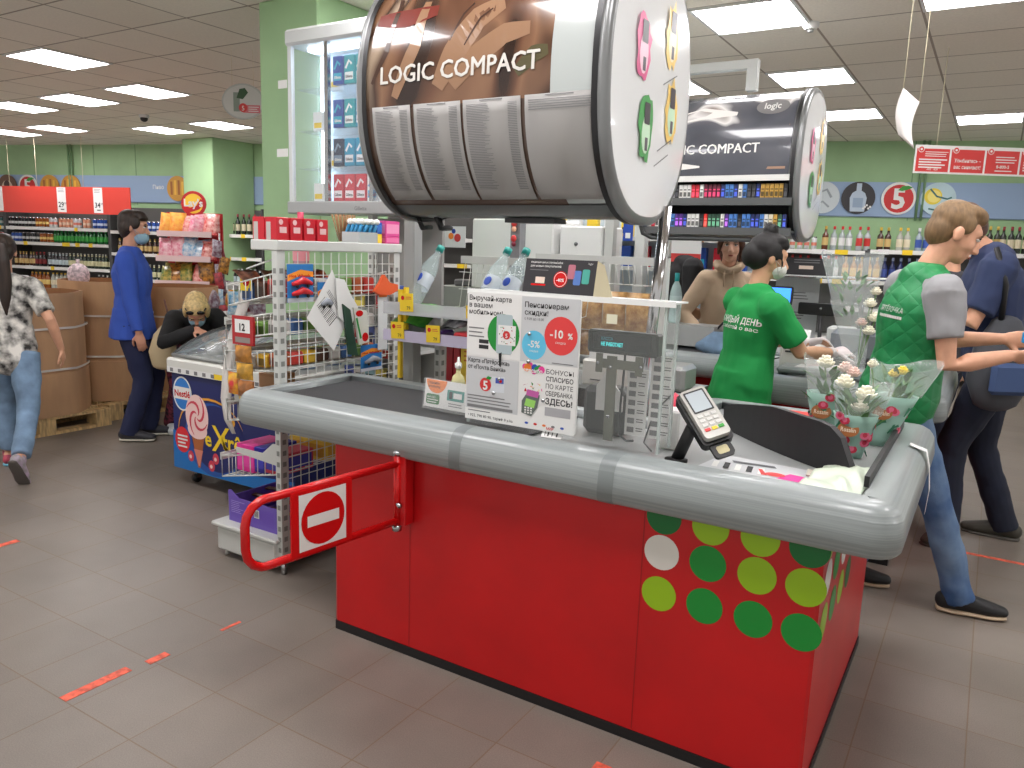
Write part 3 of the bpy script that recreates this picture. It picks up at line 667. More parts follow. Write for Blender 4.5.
# cone
CR = mat('ice_cream', (240, 205, 200), .4); CRR = mat('ripple', (205, 60, 80), .4); CONE = mat('cone_brown', (170, 95, 50), .5)
p.poly([(.185, .33), (.30, .33), (.255, .14), (.235, .14)], CONE, z=.002); p.poly([(.20, .25), (.285, .25), (.25, .15), (.24, .15)], mat('cone_wrap', (215, 130, 110), .5), z=.0022)
for (x, y, rx, ry) in ((.24, .37, .09, .055), (.24, .455, .105, .13), (.24, .36, .08, .04)): p.disc(x, y, rx, CR, z=.0026+y*.0006, ry=ry)
for a0_ in (0, 1.6, 3.2, 4.7):
    sp_ = [(.24+.098*(t/10)*math.cos(a0_+t*.28), .455+.125*(t/10)*math.sin(a0_+t*.28)) for t in range(1, 11)]; p.stroke(sp_, [.004+.014*math.sin(PI*t/9) for t in range(10)], CRR, .0036)
for i, (x, y, r) in enumerate(()): 
    a = [(x-r+2*r*t/8, y-.02+.035*math.sin(PI*t/8)-.012*i*0) for t in range(9)]; p.stroke(a, [.004+.01*math.sin(PI*t/8) for t in range(9)], CRR, .0034)
for (x, y) in ((.17, .2), (.36, .17), (.40, .22)): p.disc(x, y, .028, CRR, z=.002, ry=.034); p.disc(x-.004, y-.004, .012, CR, z=.0022)
p.text('e', .31, .29, .13, YEL, .004, bold=.02); p.text('X', .37, .27, .22, YEL, .004, bold=.01); p.text('trême', .46, .29, .14, YEL, .004, bold=.02); p.disc(.55, .46, .03, mat('gold_arc', (225, 160, 50), .4), z=.003)
# round brand badge and red badge
p.disc(.11, .575, .088, WHITE, z=.002, ry=.105); p.disc(.11, .575, .078, mat('badge_blue', (40, 120, 200), .4), z=.0023, ry=.095); p.rect(.035, .54, .185, .615, WHITE, .0026); p.text('Nestlé', .11, .556, .055, REDG, .003, bold=.03, align='c')
p.disc(.095, .29, .07, mat('badge_red', (215, 40, 50), .4), z=.002, ry=.08); p.lines(.05, .32, .145, 4, .022, WHITE, z=.003, h=.5)
p.build('front_print', fz)
FT = mat('freezer_top', (214, 214, 208), .35)
MB().box((-.015, -.02, .7005), (fl+.015, fd+.015, .785), FT, ch=.012).build('top_frame', fz)
pr = MB(T); pr.rect(.0, .70, fl, .735, PAPER, .0215, .0); 
for i in range(14): pr.rect(.03+i*.075, .706, .06+i*.075, .728, INKG if i != 6 else YEL, .022)
pr.rect(.43, .702, .54, .733, YEL, .0218); pr.build('price_strip', fz)
# curved lid
GL = mat('lid_glass', (150, 160, 165), .06, alpha=.35)
def arch(y): t = y/fd; return .785+.15*math.sin(PI*min(1, t*1.0))**.8
n = 12
for (xa, xb, dz, nm) in ((.0, .53, .004, 'sliding_lid'), (.50, fl, .016, 'sliding_lid')):
    vs = []; 
    for i in range(n+1):
        y = .01+(fd-.02)*i/n; vs += [(xa+.02, y, arch(y)+dz), (xb-.02, y, arch(y)+dz)]
    lid = MB().add(vs, [(2*i, 2*i+1, 2*i+3, 2*i+2) for i in range(n)], GL, True).build(nm, fz, solid=.005)
    m = MB()
    for xx in (xa+.012, xb-.012): m.chain([(xx, .01+(fd-.02)*i/n, arch(.01+(fd-.02)*i/n)+dz) for i in range(n+1)], .011, GREY if xx != xa+.012 or xa > 0 else DARK, 6)
    for yy in (.012, fd-.012): m.cyl((xa+.012, yy, arch(yy)+dz), (xb-.012, yy, arch(yy)+dz), .011, GREY, seg=6)
    m.build('lid_frame', lid)
# side cheeks below arch
for xx in (0.0, fl-.012):
    pts = [(.0, .785)]+[(.01+(fd-.02)*i/n, arch(.01+(fd-.02)*i/n)-.006) for i in range(n+1)]+[(fd, .785)]
    MB(frame((xx, 0, 0), (0, 1, 0), y=(0, 0, 1))).poly(pts, mat('cheek_glass', (190, 200, 200), .1, alpha=.3), 0).build('side_glass', fz)
for (x, y) in ((.09, .09), (fl-.09, .09), (.09, fd-.09), (fl-.09, fd-.09)):
    w_ = MB().cyl((x-.012, y, .0301), (x+.012, y, .0301), .03, BLACK, seg=14).box((x-.018, y-.012, .03), (x+.018, y+.02, .099), STEEL).build('caster', fz)
tag(MB(frame((-3.52, 2.855, .56), (1, 0, 0), y=(0, 0, 1))).rect(0, 0, .1, .12, REDG, 0, .004).build('red_card'), 'small red card stuck on the freezer front beside the counter end', 'card')
tubs = 0
for i in range(6):
    for j in range(2):
        o = MB().lathe([(.05, 0), (.06, .06), (.062, .07)], mat('tub%d' % (i % 3), ((210, 205, 195), (170, 120, 80), (120, 150, 190))[i % 3], .5), 12).build('ice_cream_tub'); o.location = (-4.06+.16*i, 3.1+.2*j, .70+.09); 
        tag(o, 'ice cream tub under the glass lid of the blue freezer', 'tub', 'ice cream tubs in the freezer')
# clutter behind the freezer: promo island with bags and bottles
isl = thing('goods_island', 'low island of assorted goods behind the freezer', 'display', (-5.35, 4.75, 0), rz=.3)
MB().box((-.55, -.3, 0), (.55, .3, .82), mat('island_white', (200, 200, 198), .5), ch=.01).build('plinth', isl); MB().box((-.57, -.32, .8205), (.57, .32, .85), OFFW).build('top_tray', isl)
Ti = rotz(.3, (-5.35, 4.75, .852))
cols = [('silver', 8), ('yellow', 7), ('maroon', 4), ('blue', 3), ('silver', 8), ('orange', 0), ('silver', 8), ('yellow', 7)]
for i in range(14):
    kn, ix = cols[i % 8]; c1, c2, _ = BAGC[ix]
    o = bag_mesh(.16, .2, .09, c1, c2, 'c'+kn).build('snack_bag'); o.location = Ti @ V((-.5+.075*i, -.2+.2*(i % 3)*.7, 0)); o.rotation_euler.z = random.uniform(-.6, .9)
    tag(o, '%s bag on the goods island behind the freezer' % kn, 'bag', '%s bags on the goods island' % kn)
for i in range(8):
    o = spirit_bottle('isl%d' % (i % 3), *[PAL['amber'], PAL['navy'], PAL['winered']][i % 3], h=.26).build('juice_bottle'); o.location = Ti @ V((.05+.065*i, .25, 0)); tag(o, 'bottle at the back of the goods island behind the freezer', 'bottle', 'bottles on the goods island')
# shelf seen at the right of far pillar (px 235-258)
t = thing('wall_rack', 'pale shelf rack against the near pillar, left side', 'rack', (-4.5, 3.95, 0))
MB().box((-.05, .28, 0), (.3, .31, 1.75), mat('rack_grey', (150, 150, 145), .5)).build('back_panel', t)
for z in (1.28, 1.52): MB().box((-.05, .02, z-.02), (.3, .279, z), OFFW).build('shelf', t)
t2 = [('black', .16, 1.525), ('gold', .14, 1.285), ('black', .25, 1.525)]
for i, (k, x, z) in enumerate(t2):
    o = can('cw'+k, PAL[k][0], PAL[k][1]).build('tin'); o.location = (-4.5+x, 4.1, z); o.scale = (1.1, 1.1, 1.3); tag(o, ('dark tin on the upper shelf of the rack left of the near pillar' if k == 'black' else 'yellow tin on the lower shelf of the rack left of the near pillar'), 'tin', 'tins on the small rack' if k == 'black' else None)

# ================================================================== WIRE IMPULSE RACK at the belt end
RK = mat('rack_white', (198, 200, 196), .4)
WIRE = mat('wire', (208, 210, 205), .35)
rk = thing('wire_rack', 'white wire end rack with baskets of sweets between freezer and checkout', 'rack', (0, 0, 0))
def post(x, y, z1, parent, w=.032, z0=0.06):
    m = MB().box((x-w/2, y-.022, z0), (x+w/2, y+.022, z1), RK)
    z = z0+.05
    while z < z1-.05: m.box((x-w/2+.008, y-.0235, z), (x+w/2-.008, y-.022, z+.022), mat('slot', (128, 130, 126), .6)); m.box((x+w/2, y-.01, z), (x+w/2+.001, y+.01, z+.022), MATS['slot']); z += .05
    m.cyl((x, y, 0), (x, y, z0), .014, STEEL, seg=8); return m.build('post', parent)
post(-2.60, 2.315, 1.455, rk); post(-2.60, 3.07, 1.455, rk)
MB().box((-2.745, 2.29, 1.4555), (-2.575, 3.10, 1.50), RK, ch=.004).build('top_shelf', rk)
m = MB(); y = 2.36
while y < 3.05: m.cyl((-2.585, y, .12), (-2.585, y, 1.45), .0022, WIRE, seg=5); y += .05
z = .15
while z < 1.45: m.cyl((-2.5815, 2.34, z), (-2.5815, 3.05, z), .0022, WIRE, seg=5); z += .05
m.build('mesh_panel', rk)
MB().box((-3.03, 2.285, .028), (-2.62, 3.08, .15), RK, ch=.012).box((-3.05, 2.27, .15), (-2.60, 3.09, .17), RK, ch=.006).build('base_tray', rk)
for (x, y) in ((-3.0, 2.32), (-3.0, 3.04)): MB().cyl((x, y, 0), (x, y, .0275), .012, mat('foot', (200, 200, 195), .4), r1=.006, seg=8).build('levelling_foot', rk)
def wire_basket(x0, x1, y0, y1, zb, zf, h, nm='wire_basket'):
    m = MB(); d = .003
    def P(u, v, t): x = x1+(x0-x1)*u; return (x, y0+(y1-y0)*v, zb+(zf-zb)*u+h*t)
    for t in (0, 1):
        for a, b_ in (((0, 0), (1, 0)), ((1, 0), (1, 1)), ((1, 1), (0, 1))): m.cyl(P(*a, t), P(*b_, t), d*1.2, WIRE, seg=5)
    k = 8
    for i in range(k+1):
        m.cyl(P(i/k, 0, 0), P(i/k, 0, 1), d*.8, WIRE, seg=5); m.cyl(P(i/k, 1, 0), P(i/k, 1, 1), d*.8, WIRE, seg=5); m.cyl(P(i/k, 0, 0), P(i/k, 1, 0), d*.8, WIRE, seg=5)
    for i in range(13): m.cyl(P(1, i/12, 0), P(1, i/12, 1), d*.8, WIRE, seg=5); m.cyl(P(0, i/12, 0), P(1, i/12, 0), d*.8, WIRE, seg=5)
    q = m.build(nm, rk)
    # price rail along the front, bracket at the near end
    c = P(1, 0, 1); MB().box((c[0]-.012, y0, c[2]-.02), (c[0]-.005, y1, c[2]+.015), RK).build('price_rail', q)
    if zb > .8: return
    b = [(0, 0), (.30, .02), (.30, .045), (.12, .045), (.05, .10), (0, .10)]
    MB(frame((-2.615, y0-.006, zb+h-.06), (-1, 0, 0), y=(0, 0, 1))).poly(b, RK, .004).build('bracket', q)
wire_basket(-3.03, -2.63, 2.33, 3.04, .46, .38, .10)
wire_basket(-2.98, -2.63, 2.33, 3.04, .72, .66, .09)
wire_basket(-2.98, -2.63, 2.33, 3.04, .93, .90, .09)
wire_basket(-2.97, -2.63, 2.33, 3.04, 1.10, 1.04, .09)
wire_basket(-2.95, -2.63, 2.33, 3.04, 1.27, 1.20, .09)
# bent side wires
m = MB(); m.chain([(-2.82, 2.33, 1.37), (-2.66, 2.33, 1.415), (-2.635, 2.33, 1.40), (-2.635, 2.33, .94)], .004, WIRE, 6); m.build('side_wire', rk)
def carton(name, lo, hi, cols, lab, cat='box', group=None, txt=None, rz=0, tcol=None, open_=False):
    """retail display carton: base colour, darker panel, band and lettering"""
    cx, cy = (lo[0]+hi[0])/2, (lo[1]+hi[1])/2; w, d, h = hi[0]-lo[0], hi[1]-lo[1], hi[2]-lo[2]
    m = MB(); ma = mat('ct_%d_%d_%d' % cols[0], cols[0], .45); mb = mat('ct_%d_%d_%d' % cols[1], cols[1], .45)
    if open_:
        m.box((-w/2, -d/2, 0), (w/2, d/2, .006), ma); t = .005
        for q in ((-w/2, -d/2, w/2, -d/2+t), (-w/2, d/2-t, w/2, d/2), (-w/2, -d/2+t, -w/2+t, d/2-t), (w/2-t, -d/2+t, w/2, d/2-t)): m.box((q[0], q[1], .006), (q[2], q[3], h), ma)
    else: m.box((-w/2, -d/2, 0), (w/2, d/2, h), ma, ch=.002)
    F = frame((-w/2, -d/2-.0006, 0), (1, 0, 0), y=(0, 0, 1)); F2 = frame((w/2+.0006, -d/2, 0), (0, 1, 0), y=(0, 0, 1))
    F3 = frame((-w/2-.0006, d/2, 0), (0, -1, 0), y=(0, 0, 1))
    for Fi, L_ in ((F, w), (F2, d), (F3, d)):
        m.rect(L_*.06, h*.18, L_*.94, h*.8, mb, 0, T=Fi)
        if txt: m.text(txt, L_/2, h*.32, h*.4, tcol or WHITE, .001, T=Fi, align='c', bold=.02, width=L_*.7)
    o = m.build(name, loc=(cx, cy, lo[2]), rz=rz); return tag(o, lab, cat, group)
PU = (108, 84, 178)
pb = carton('chocolate_carton', (-2.99, 2.33, .1705), (-2.66, 2.62, .29), (PU, (104, 76, 178)), 'purple open carton of chocolate bars on the rack base tray', 'carton', open_=True)
m = MB(frame((-.165, -.1463, 0), (1, 0, 0), y=(0, 0, 1)))
MB(frame((-.165, -.1463, 0), (1, 0, 0), y=(0, 0, 1))).poly([(0, .118), (.0, .150), (.02, .155), (.05, .135), (.08, .118)], mat('ct_%d_%d_%d' % PU, PU, .45), .004).build('torn_flap', pb)
m.lines(.02, .105, .13, 7, .009, mat('lilac', (170, 150, 220), .5), z=.0012, jag=.5); 
bc = MB(frame((-.165, -.1463, 0), (1, 0, 0), y=(0, 0, 1))); bc.rect(.18, .05, .215, .09, WHITE, .0012)
for i in range(8): bc.rect(.183+i*.0035, .055, .185+i*.0035, .085, INK, .0016)
bc.build('barcode', pb)
m.build('carton_print', pb)
for i in range(9):
    o = MB().chain([(-.06, 0, 0), (-.045, 0, 0), (.045, 0, 0), (.06, 0, 0)], [(.002, .016), (.010, .013), (.010, .013), (.002, .016)], mat('choc_wrap%d' % (i % 2), ((70, 38, 26), (200, 150, 60))[i % 2], .3), 8, side=(0, 0, 1)).build('chocolate_bar')
    o.location = (-2.93+.075*(i % 4), 2.38+.055*(i//4)+.01*i, .25+.012*(i//4)); o.rotation_euler = (0, 0, .3*(i % 3)-.3); tag(o, ('gold' if i % 2 else 'dark brown')+' wrapped chocolate bar inside the purple carton', 'chocolate bar', ('gold' if i % 2 else 'brown')+' bars in the purple carton')
carton('sweets_carton', (-2.96, 2.36, .42), (-2.84, 2.56, .55), ((225, 50, 150), (230, 70, 165)), 'bright pink carton in the lower wire basket', 'carton')
carton('sweets_carton', (-2.838, 2.36, .43), (-2.77, 2.56, .55), ((40, 40, 150), (60, 60, 180)), 'deep blue carton beside the pink one in the lower wire basket', 'carton')
carton('sweets_carton', (-2.765, 2.36, .44), (-2.66, 2.56, .535), ((200, 60, 80), (60, 60, 160)), 'red and violet carton in the lower wire basket', 'carton')
carton('snack_carton', (-2.92, 2.36, .70), (-2.66, 2.56, .79), ((96, 52, 34), (110, 60, 40)), 'brown chocolate display carton in the second wire basket', 'carton', txt='SNICKERS', open_=True)
carton('kraft_box', (-2.96, 2.50, .80), (-2.84, 2.62, .87), ((180, 130, 85), (186, 138, 92)), 'small plain brown box on the second wire basket', 'box')
carton('snack_carton', (-2.95, 2.68, .43), (-2.70, 2.95, .53), ((225, 190, 60), (205, 150, 40)), 'yellow carton further back in the lower wire basket', 'carton')
carton('snack_carton', (-2.93, 2.64, .70), (-2.68, 2.95, .80), ((190, 160, 50), (120, 60, 40)), 'mustard carton further back in the second wire basket', 'carton')
k = 0
for zb, hh in ((1.27-.02, .08), (1.10-.02, .07), (.93+.01, .06)):
    for r_ in range(8):
        for c_ in range(3):
            col = [(200, 60, 50), (235, 190, 60), (90, 60, 45), (210, 205, 200), (70, 110, 170), (110, 150, 70), (180, 90, 50)][(k*3+r_+2*c_) % 7]; nm_ = ['red', 'yellow', 'brown', 'white', 'blue', 'green', 'tan'][(k*3+r_+2*c_) % 7]
            o = MB().box((-.035, -.036, 0), (.035, .036, hh), mat('gum_'+nm_, col, .4), ch=.008).rect(-.025, .01, .025, hh*.7, mat('gumb_'+nm_, shade(col, .6), .4), 0, T=frame((0, -.0366, 0), (1, 0, 0), y=(0, 0, 1))).build('sweet_packet')
            o.location = (-2.70-.085*c_, 2.40+.08*r_, zb+.0-.012*c_); tag(o, '%s sweet packet in the %s wire basket of the end rack' % (nm_, ('topmost', 'second from top', 'middle')[k]), 'packet', '%s packets in the %s basket' % (nm_, ('topmost', 'second', 'middle')[k]))
    k += 1
# goods on the rack's top shelf
for i in range(8):
    r_, c_ = i//2, i % 2
    o = MB().box((-.036, -.033, 0), (.036, .033, .095), mat('red_pack', (196, 28, 44), .3), ch=.002).rect(.008, .0, .035, .075, mat('pack_grey', (185, 180, 176), .4), 0, T=frame((-.036, -.0336, 0), (1, 0, 0), y=(0, 0, 1))).rect(.012, .03, .05, .055, mat('pack_pale', (228, 190, 190), .4), 0, T=frame((.0366, -.03, .0), (0, 1, 0), y=(0, 0, 1))).disc(.02, .075, .012, mat('pack_pale', (228, 190, 190), .4), 0, T=frame((.0366, -.03, .0), (0, 1, 0), y=(0, 0, 1)), seg=9).build('red_packet')
    o.location = (-2.70+.078*c_, 2.33+.077*r_, 1.5003); tag(o, 'red packet with pale end panel in the double row on top of the wire rack', 'packet', 'red packets on the rack top')
cup = thing('stick_tub', 'tub bristling with brown candy sticks on the wire rack top', 'tub', (-2.72, 2.83, 1.5003)); MB().lathe([(.03, 0), (.04, .05), (.042, .055)], PLEXI, 12).build('cup', cup)
m = MB()
for i in range(26): a = i*2.4; r = .006*math.sqrt(i); m.cyl((r*.7*math.cos(a), r*.7*math.sin(a), .004), (r*2.0*math.cos(a), r*2.0*math.sin(a), .13), .003, mat('stick', (150, 110, 70), .6), seg=5)
m.build('candy_sticks', cup)['kind'] = 'stuff'
cup = thing('lolly_tub', 'clear tray of white and blue lollipops on the wire rack top', 'tub', (-2.68, 2.78, 1.5003))
cup.location = (-2.64, 2.86, 1.5003); MB().box((-.055, -.065, 0), (.055, .065, .05), mat('tray_grey', (170, 175, 175), .3)).build('tray', cup)
for i in range(16): 
    x, y = -.04+.026*(i % 4), -.05+.034*(i//4); MB().cyl((x, y, .045), (x+.01, y+.01, .085), .009, mat('lolly_blue', (60, 150, 200), .4), seg=6).ell((x+.012, y+.012, .10), (.016, .016, .014), mat('lolly_white', (238, 238, 230), .4), nu=8, nv=6).build('lollipop', cup)
carton('gum_box', (-2.66, 2.935, 1.5003), (-2.60, 2.975, 1.545), ((235, 200, 40), (240, 210, 70)), 'small yellow box on the wire rack top', 'box'); carton('gum_box', (-2.66, 2.937, 1.5455), (-2.60, 2.975, 1.60), ((30, 80, 170), (60, 120, 200)), 'blue box stacked over the small yellow box on the rack top', 'box')
carton('pink_box', (-2.69, 2.985, 1.5003), (-2.585, 3.09, 1.535), ((222, 70, 140), (235, 120, 170)), 'lower pink gift box on the wire rack top', 'box'); carton('pink_box', (-2.69, 2.985, 1.5355), (-2.585, 3.09, 1.61), ((222, 80, 150), (240, 150, 190)), 'upper pink gift box on the wire rack top', 'box')
# toy cards and papers hung on the mesh
PX = frame((-2.572, 0, 0), (0, 1, 0), y=(0, 0, 1))
def toy_card(y0, z0, w, h, lab, car, two=False):
    t = thing('toy_car_card', lab, 'toy', (-2.572, y0, z0)); T = frame((.002, 0, 0), (0, 1, 0), y=(0, 0, 1))
    m = MB(T); m.rect(0, 0, w, h, mat('card_blue', (40, 120, 190), .4), 0, .002); m.poly([(.0, .55*h), (w*.5, .7*h), (w, .66*h), (w, .8*h), (w*.5, .86*h), (0, .72*h)], mat('flame', (240, 150, 40), .4), z=.0005); m.text('Hot Wheels', w*.08, h*.66, h*.1, REDG, .001, bold=.03, width=w*.8); m.rect(w*.0, 0, w, h*.12, mat('card_pale', (200, 205, 215), .4), .0005); m.build('backing_card', t)
    for (k_, zz) in (((0, .36), (1, .1)) if two else ((0, .2),)):
        c = MB(); cm_ = mat('toy_'+car, {'red': (205, 35, 45), 'silver': (150, 155, 165)}[car], .25)
        c.chain([(.012, w*.12, h*zz+.02), (.014, w*.3, h*zz+.026), (.014, w*.5, h*zz+.036), (.014, w*.7, h*zz+.03), (.012, w*.9, h*zz+.02)], [(.004, .008), (.01, .012), (.011, .016), (.011, .013), (.005, .008)], cm_, 8, side=(1, 0, 0)); c.ell((.014, w*.3, h*zz+.012), (.006, .009, .009), BLACK); c.ell((.014, w*.72, h*zz+.012), (.006, .009, .009), BLACK)
        c.build('toy_car', t)
    return t
toy_card(2.335, 1.235, .15, .165, 'blue hanging card with red toy cars at top left of the wire mesh', 'red', True)
toy_card(2.79, .88, .15, .13, 'blue hanging card with silver toy car low on the wire mesh', 'silver')
toy_card(2.51, 1.17, .09, .15, 'second toy card hanging behind the papers on the wire mesh', 'silver').name = 'toy_car_card'
for (pts, x, lab) in (([(2.44, 1.17), (2.50, 1.03), (2.60, .99), (2.72, 1.16), (2.62, 1.36), (2.585, 1.36)], .012, 'large white sheet with barcode hanging askew on the wire mesh'), ([(2.60, 1.34), (2.66, 1.33), (2.70, 1.26), (2.75, 1.20), (2.70, 1.10), (2.62, 1.16)], .022, 'smaller crumpled white sheet hanging over the barcode sheet')):
    m = MB(PX); 
    if x < .02: pts = [(2.435, 1.165), (2.592, 1.375), (2.70, 1.16), (2.60, 1.005)]
    m.poly(pts, PAPER, .002, z=x)
    if x < .02:
        Tm = frame((-2.572+x+.001, 2.535, 1.235), (0, .62, -.78), y=(0, .78, .62))
        for i in range(14): m.T = Tm; m.rect(-.01+i*.009, -.045, -.01+i*.009+(.002, .004, .003)[i % 3], .02, INK, .0002)
        m.lines(-.02, .06, .09, 3, .008, INKG, z=.0002)
    tag(m.build('price_sheet'), lab, 'paper')
cf = thing('coffee_strip', 'dark green and white snack sachets hanging on the wire mesh', 'sachet strip', (0, 0, 0)); m = MB(PX)
m.poly([(2.64, 1.22), (2.69, 1.19), (2.74, .97), (2.68, .98)], mat('sachet_dark', (38, 70, 55), .35), .01, z=.03); m.build('dark_sachet', cf)
m = MB(PX); m.poly([(2.71, 1.20), (2.80, 1.18), (2.82, 1.03), (2.75, 1.02)], mat('sachet_white', (215, 215, 205), .35), .01, z=.03); m.disc(2.79, 1.055, .022, REDG, .0305); m.disc(2.75, 1.17, .025, REDG, .0305, ry=.015); m.stroke([(2.73, 1.15), (2.76, 1.05)], .012, GREEN, .0305); m.build('white_sachet', cf)
tag(MB(PX).poly([(2.86, 1.27), (2.9, 1.31), (2.93, 1.35), (2.97, 1.31), (3.03, 1.30), (3.03, 1.27), (2.97, 1.25), (2.9, 1.25)], mat('orange_toy', (225, 95, 50), .4), .02, z=.03).build('orange_toy'), 'flat orange toy hanging high on the wire mesh', 'toy')
tag(MB(PX).poly([(3.06, 1.25), (3.2, 1.27), (3.2, 1.23), (3.07, 1.22)], mat('blue_toy', (50, 80, 180), .4), .02, z=.03).build('blue_toy') , 'small blue toy hanging at the right end of the wire mesh', 'toy')
m = MB(PX); m.rect(2.90, .98, 2.97, 1.25, mat('strip_film', (205, 208, 208), .3), .014, .003); m.rect(2.905, 1.24, 2.965, 1.28, ORANGE, .0145); tag(m.build('hanging_strip'), 'clear hanging product strip with orange top tag behind the wire mesh', 'strip')
# snack strip at the front of the baskets
ss = thing('price_ribbon', 'long white plastic ribbon with yellow tag hanging at the basket corner', 'ribbon', (0, 0, 0))
rb = [(-2.87, 2.38, 1.33), (-2.895, 2.37, 1.22), (-2.95, 2.35, 1.06), (-2.985, 2.34, .90), (-3.0, 2.335, .76), (-2.985, 2.33, .66), (-2.945, 2.33, .60)]
vs = []; 
for i, p in enumerate(rb): w_ = .03*(1 if i < 5 else .6 if i == 5 else .2); vs += [(p[0]-w_, p[1], p[2]), (p[0]+w_, p[1]+.01, p[2])]
MB().add(vs, [(2*i, 2*i+1, 2*i+3, 2*i+2) for i in range(len(rb)-1)], mat('ribbon_white', (214, 210, 205), .4), True).build('ribbon', ss, solid=.003)
MB(frame((-2.90, 2.36, 1.27), (1, .1, 0), y=(0.2, 0, 1))).rect(0, 0, .07, .07, YEL, .001, .002).disc(.035, .04, .02, REDG, .0015).build('yellow_tag', ss)
rf = thing('red_price_frame', 'red plastic price frame reading 12 hooked on the wire baskets', 'price frame', (-2.91, 2.315, 1.03)); T = frame((0, 0, 0), (1, 0, 0), y=(0, 0, 1))
m = MB(T); m.rect(0, 0, .14, .13, mat('frame_red', (170, 30, 35), .4), 0, .01); m.rect(.02, .055, .12, .115, PAPER, .001); m.rect(.02, .01, .12, .035, mat('frame_hole', (140, 130, 125), .5), .001); m.text('12', .07, .065, .045, INK, .002, bold=.03, align='c'); m.build('frame_face', rf)
for i in range(4):
    c = [(205, 140, 60), (225, 170, 60), (190, 120, 60), (235, 195, 60)][i]; o = bag_mesh(.10, .075, .035, c, shade(c, .7), 'croissant%d' % i).build('croissant_pack'); o.location = (-2.82+.006*i, 2.30, .955-.078*i); o.rotation_euler.z = .1
    tag(o, ('topmost', 'second', 'third', 'lowest')[i]+' brown and yellow snack packet hanging in a chain below the red price frame', 'packet')
o = bag_mesh(.08, .1, .03, (235, 195, 50), (200, 40, 50), 'cyel').build('snack_packet'); o.location = (-2.90, 2.31, .80); tag(o, 'yellow and red snack packet hanging left of the brown packet chain', 'packet')
for i in range(4):
    o = bag_mesh(.11, .16, .04, ((190, 120, 90), (110, 60, 50), (200, 180, 170), (220, 120, 70))[i], (60, 40, 40), 'tray%d' % i).build('sweets_bag'); o.location = (-2.88+.02*(i % 2), 2.45+.13*i, 1.29); o.rotation_euler = (1.1, 0, .4); tag(o, ('first', 'second', 'third', 'farthest')[i]+' sweets bag lying in the topmost wire basket, counted from the front', 'bag')
# pink and grey bottle behind
o = pet('pinkb', (190, 150, 165), (225, 150, 160), (200, 60, 90), .34).build('shampoo_bottle'); o.location = (-2.98, 2.8, 1.3); tag(o, 'pinkish grey bottle standing at the left end of the topmost basket', 'bottle')

# ------------------------------------------------------------------ second gondola with lit razor cabinet
g2 = thing('gondola_shelf', 'grey gondola of small goods behind the wire mesh, under the lit cabinet', 'shelving', (0, 0, 0))
for x in (-3.04, -2.72): post(x, 3.40, 1.66, g2, w=.035)
MB().box((-3.08, 3.47, .1), (-2.60, 3.49, 1.64), mat('gondola_back', (150, 150, 146), .6)).build('back_panel', g2)
for z in (.16, .45, .70, .93, 1.15): MB().box((-3.07, 3.13, z-.022), (-2.62, 3.465, z), RK).box((-3.07, 3.118, z-.03), (-2.62, 3.129, z+.012), mat('rail_red', (190, 60, 50), .5) if z == .93 else RK).build('shelf', g2)
for z, hh, n_, nm in ((.93, .12, 5, 'middle'), (1.15, .13, 5, 'top'), (.70, .12, 5, 'lower')):
    for i in range(n_):
        c = [(205, 205, 200), (70, 90, 160), (190, 60, 60), (60, 60, 60), (220, 200, 90), (150, 190, 200)][(i*5+int(z*10)) % 6]; cn = ['white', 'blue', 'red', 'black', 'yellow', 'aqua'][(i*5+int(z*10)) % 6]
        o = MB().box((-.035, -.04, 0), (.035, .04, hh), mat('gd_'+cn, c, .4), ch=.003).rect(-.025, hh*.3, .025, hh*.75, mat('gd2_'+cn, shade(c, .55), .4), 0, T=frame((0, -.0406, 0), (1, 0, 0), y=(0, 0, 1))).build('toiletry_box'); o.location = (-3.02+.077*i, 3.22, z+.001)
        tag(o, '%s toiletry box on the %s shelf of the gondola behind the mesh' % (cn, nm), 'box', '%s boxes on the %s gondola shelf' % (cn, nm))
cb = thing('razor_cabinet', 'lit glass display cabinet of blue razor packs left of the near cigarette cabinet', 'display cabinet', (0, 0, 0))
CW = mat('cabinet_white', (214, 218, 218), .35)
MB().box((-3.60, 3.27, 2.585), (-2.56, 3.56, 2.675), CW, ch=.015).build('header', cb)
MB().box((-3.58, 3.26, 1.655), (-2.56, 3.56, 1.725), mat('ledge_grey', (168, 170, 170), .4), ch=.006).text('Gillette', -3.05, 1.675, .03, mat('ledge_text', (130, 132, 132), .5), 0, T=frame((0, 3.2595, 0), (1, 0, 0), y=(0, 0, 1)), bold=.03).build('ledge', cb)
MB().box((-3.575, 3.54, 1.7255), (-2.565, 3.56, 2.5845), mat('cabinet_back', (196, 214, 226), .5)).build('back_panel', cb)
for x in (-3.57, -3.285, -2.95, -2.585): MB().box((x-.014, 3.285, 1.7255), (x+.014, 3.31, 2.5845), STEEL if x != -3.57 else CW).build('door_stile', cb)
MB().box((-3.575, 3.311, 1.7255), (-3.565, 3.539, 2.5845), GLASSW).build('side_glass', cb)
MB().box((-3.55, 3.291, 1.7255), (-2.60, 3.297, 2.5845), GLASSW).build('glass_door', cb)
for z in (1.92, 2.13, 2.36): MB().box((-3.56, 3.33, z-.006), (-2.58, 3.539, z), GLASSW).build('shelf', cb)
ST = mat('cabinet_tube', (225, 240, 255), .4, emit=2.4)
MB().box((-3.54, 3.50, 1.74), (-3.515, 3.53, 2.57), ST).box((-3.5, 3.36, 2.565), (-2.64, 3.42, 2.583), ST).build('light_tube', cb)
RZ = [((25, 70, 160), (40, 170, 200)), ((20, 150, 190), (235, 240, 245)), ((30, 40, 70), (120, 140, 160)), ((205, 40, 60), (240, 230, 235)), ((30, 160, 170), (230, 240, 240)), ((235, 238, 240), (60, 150, 200))]
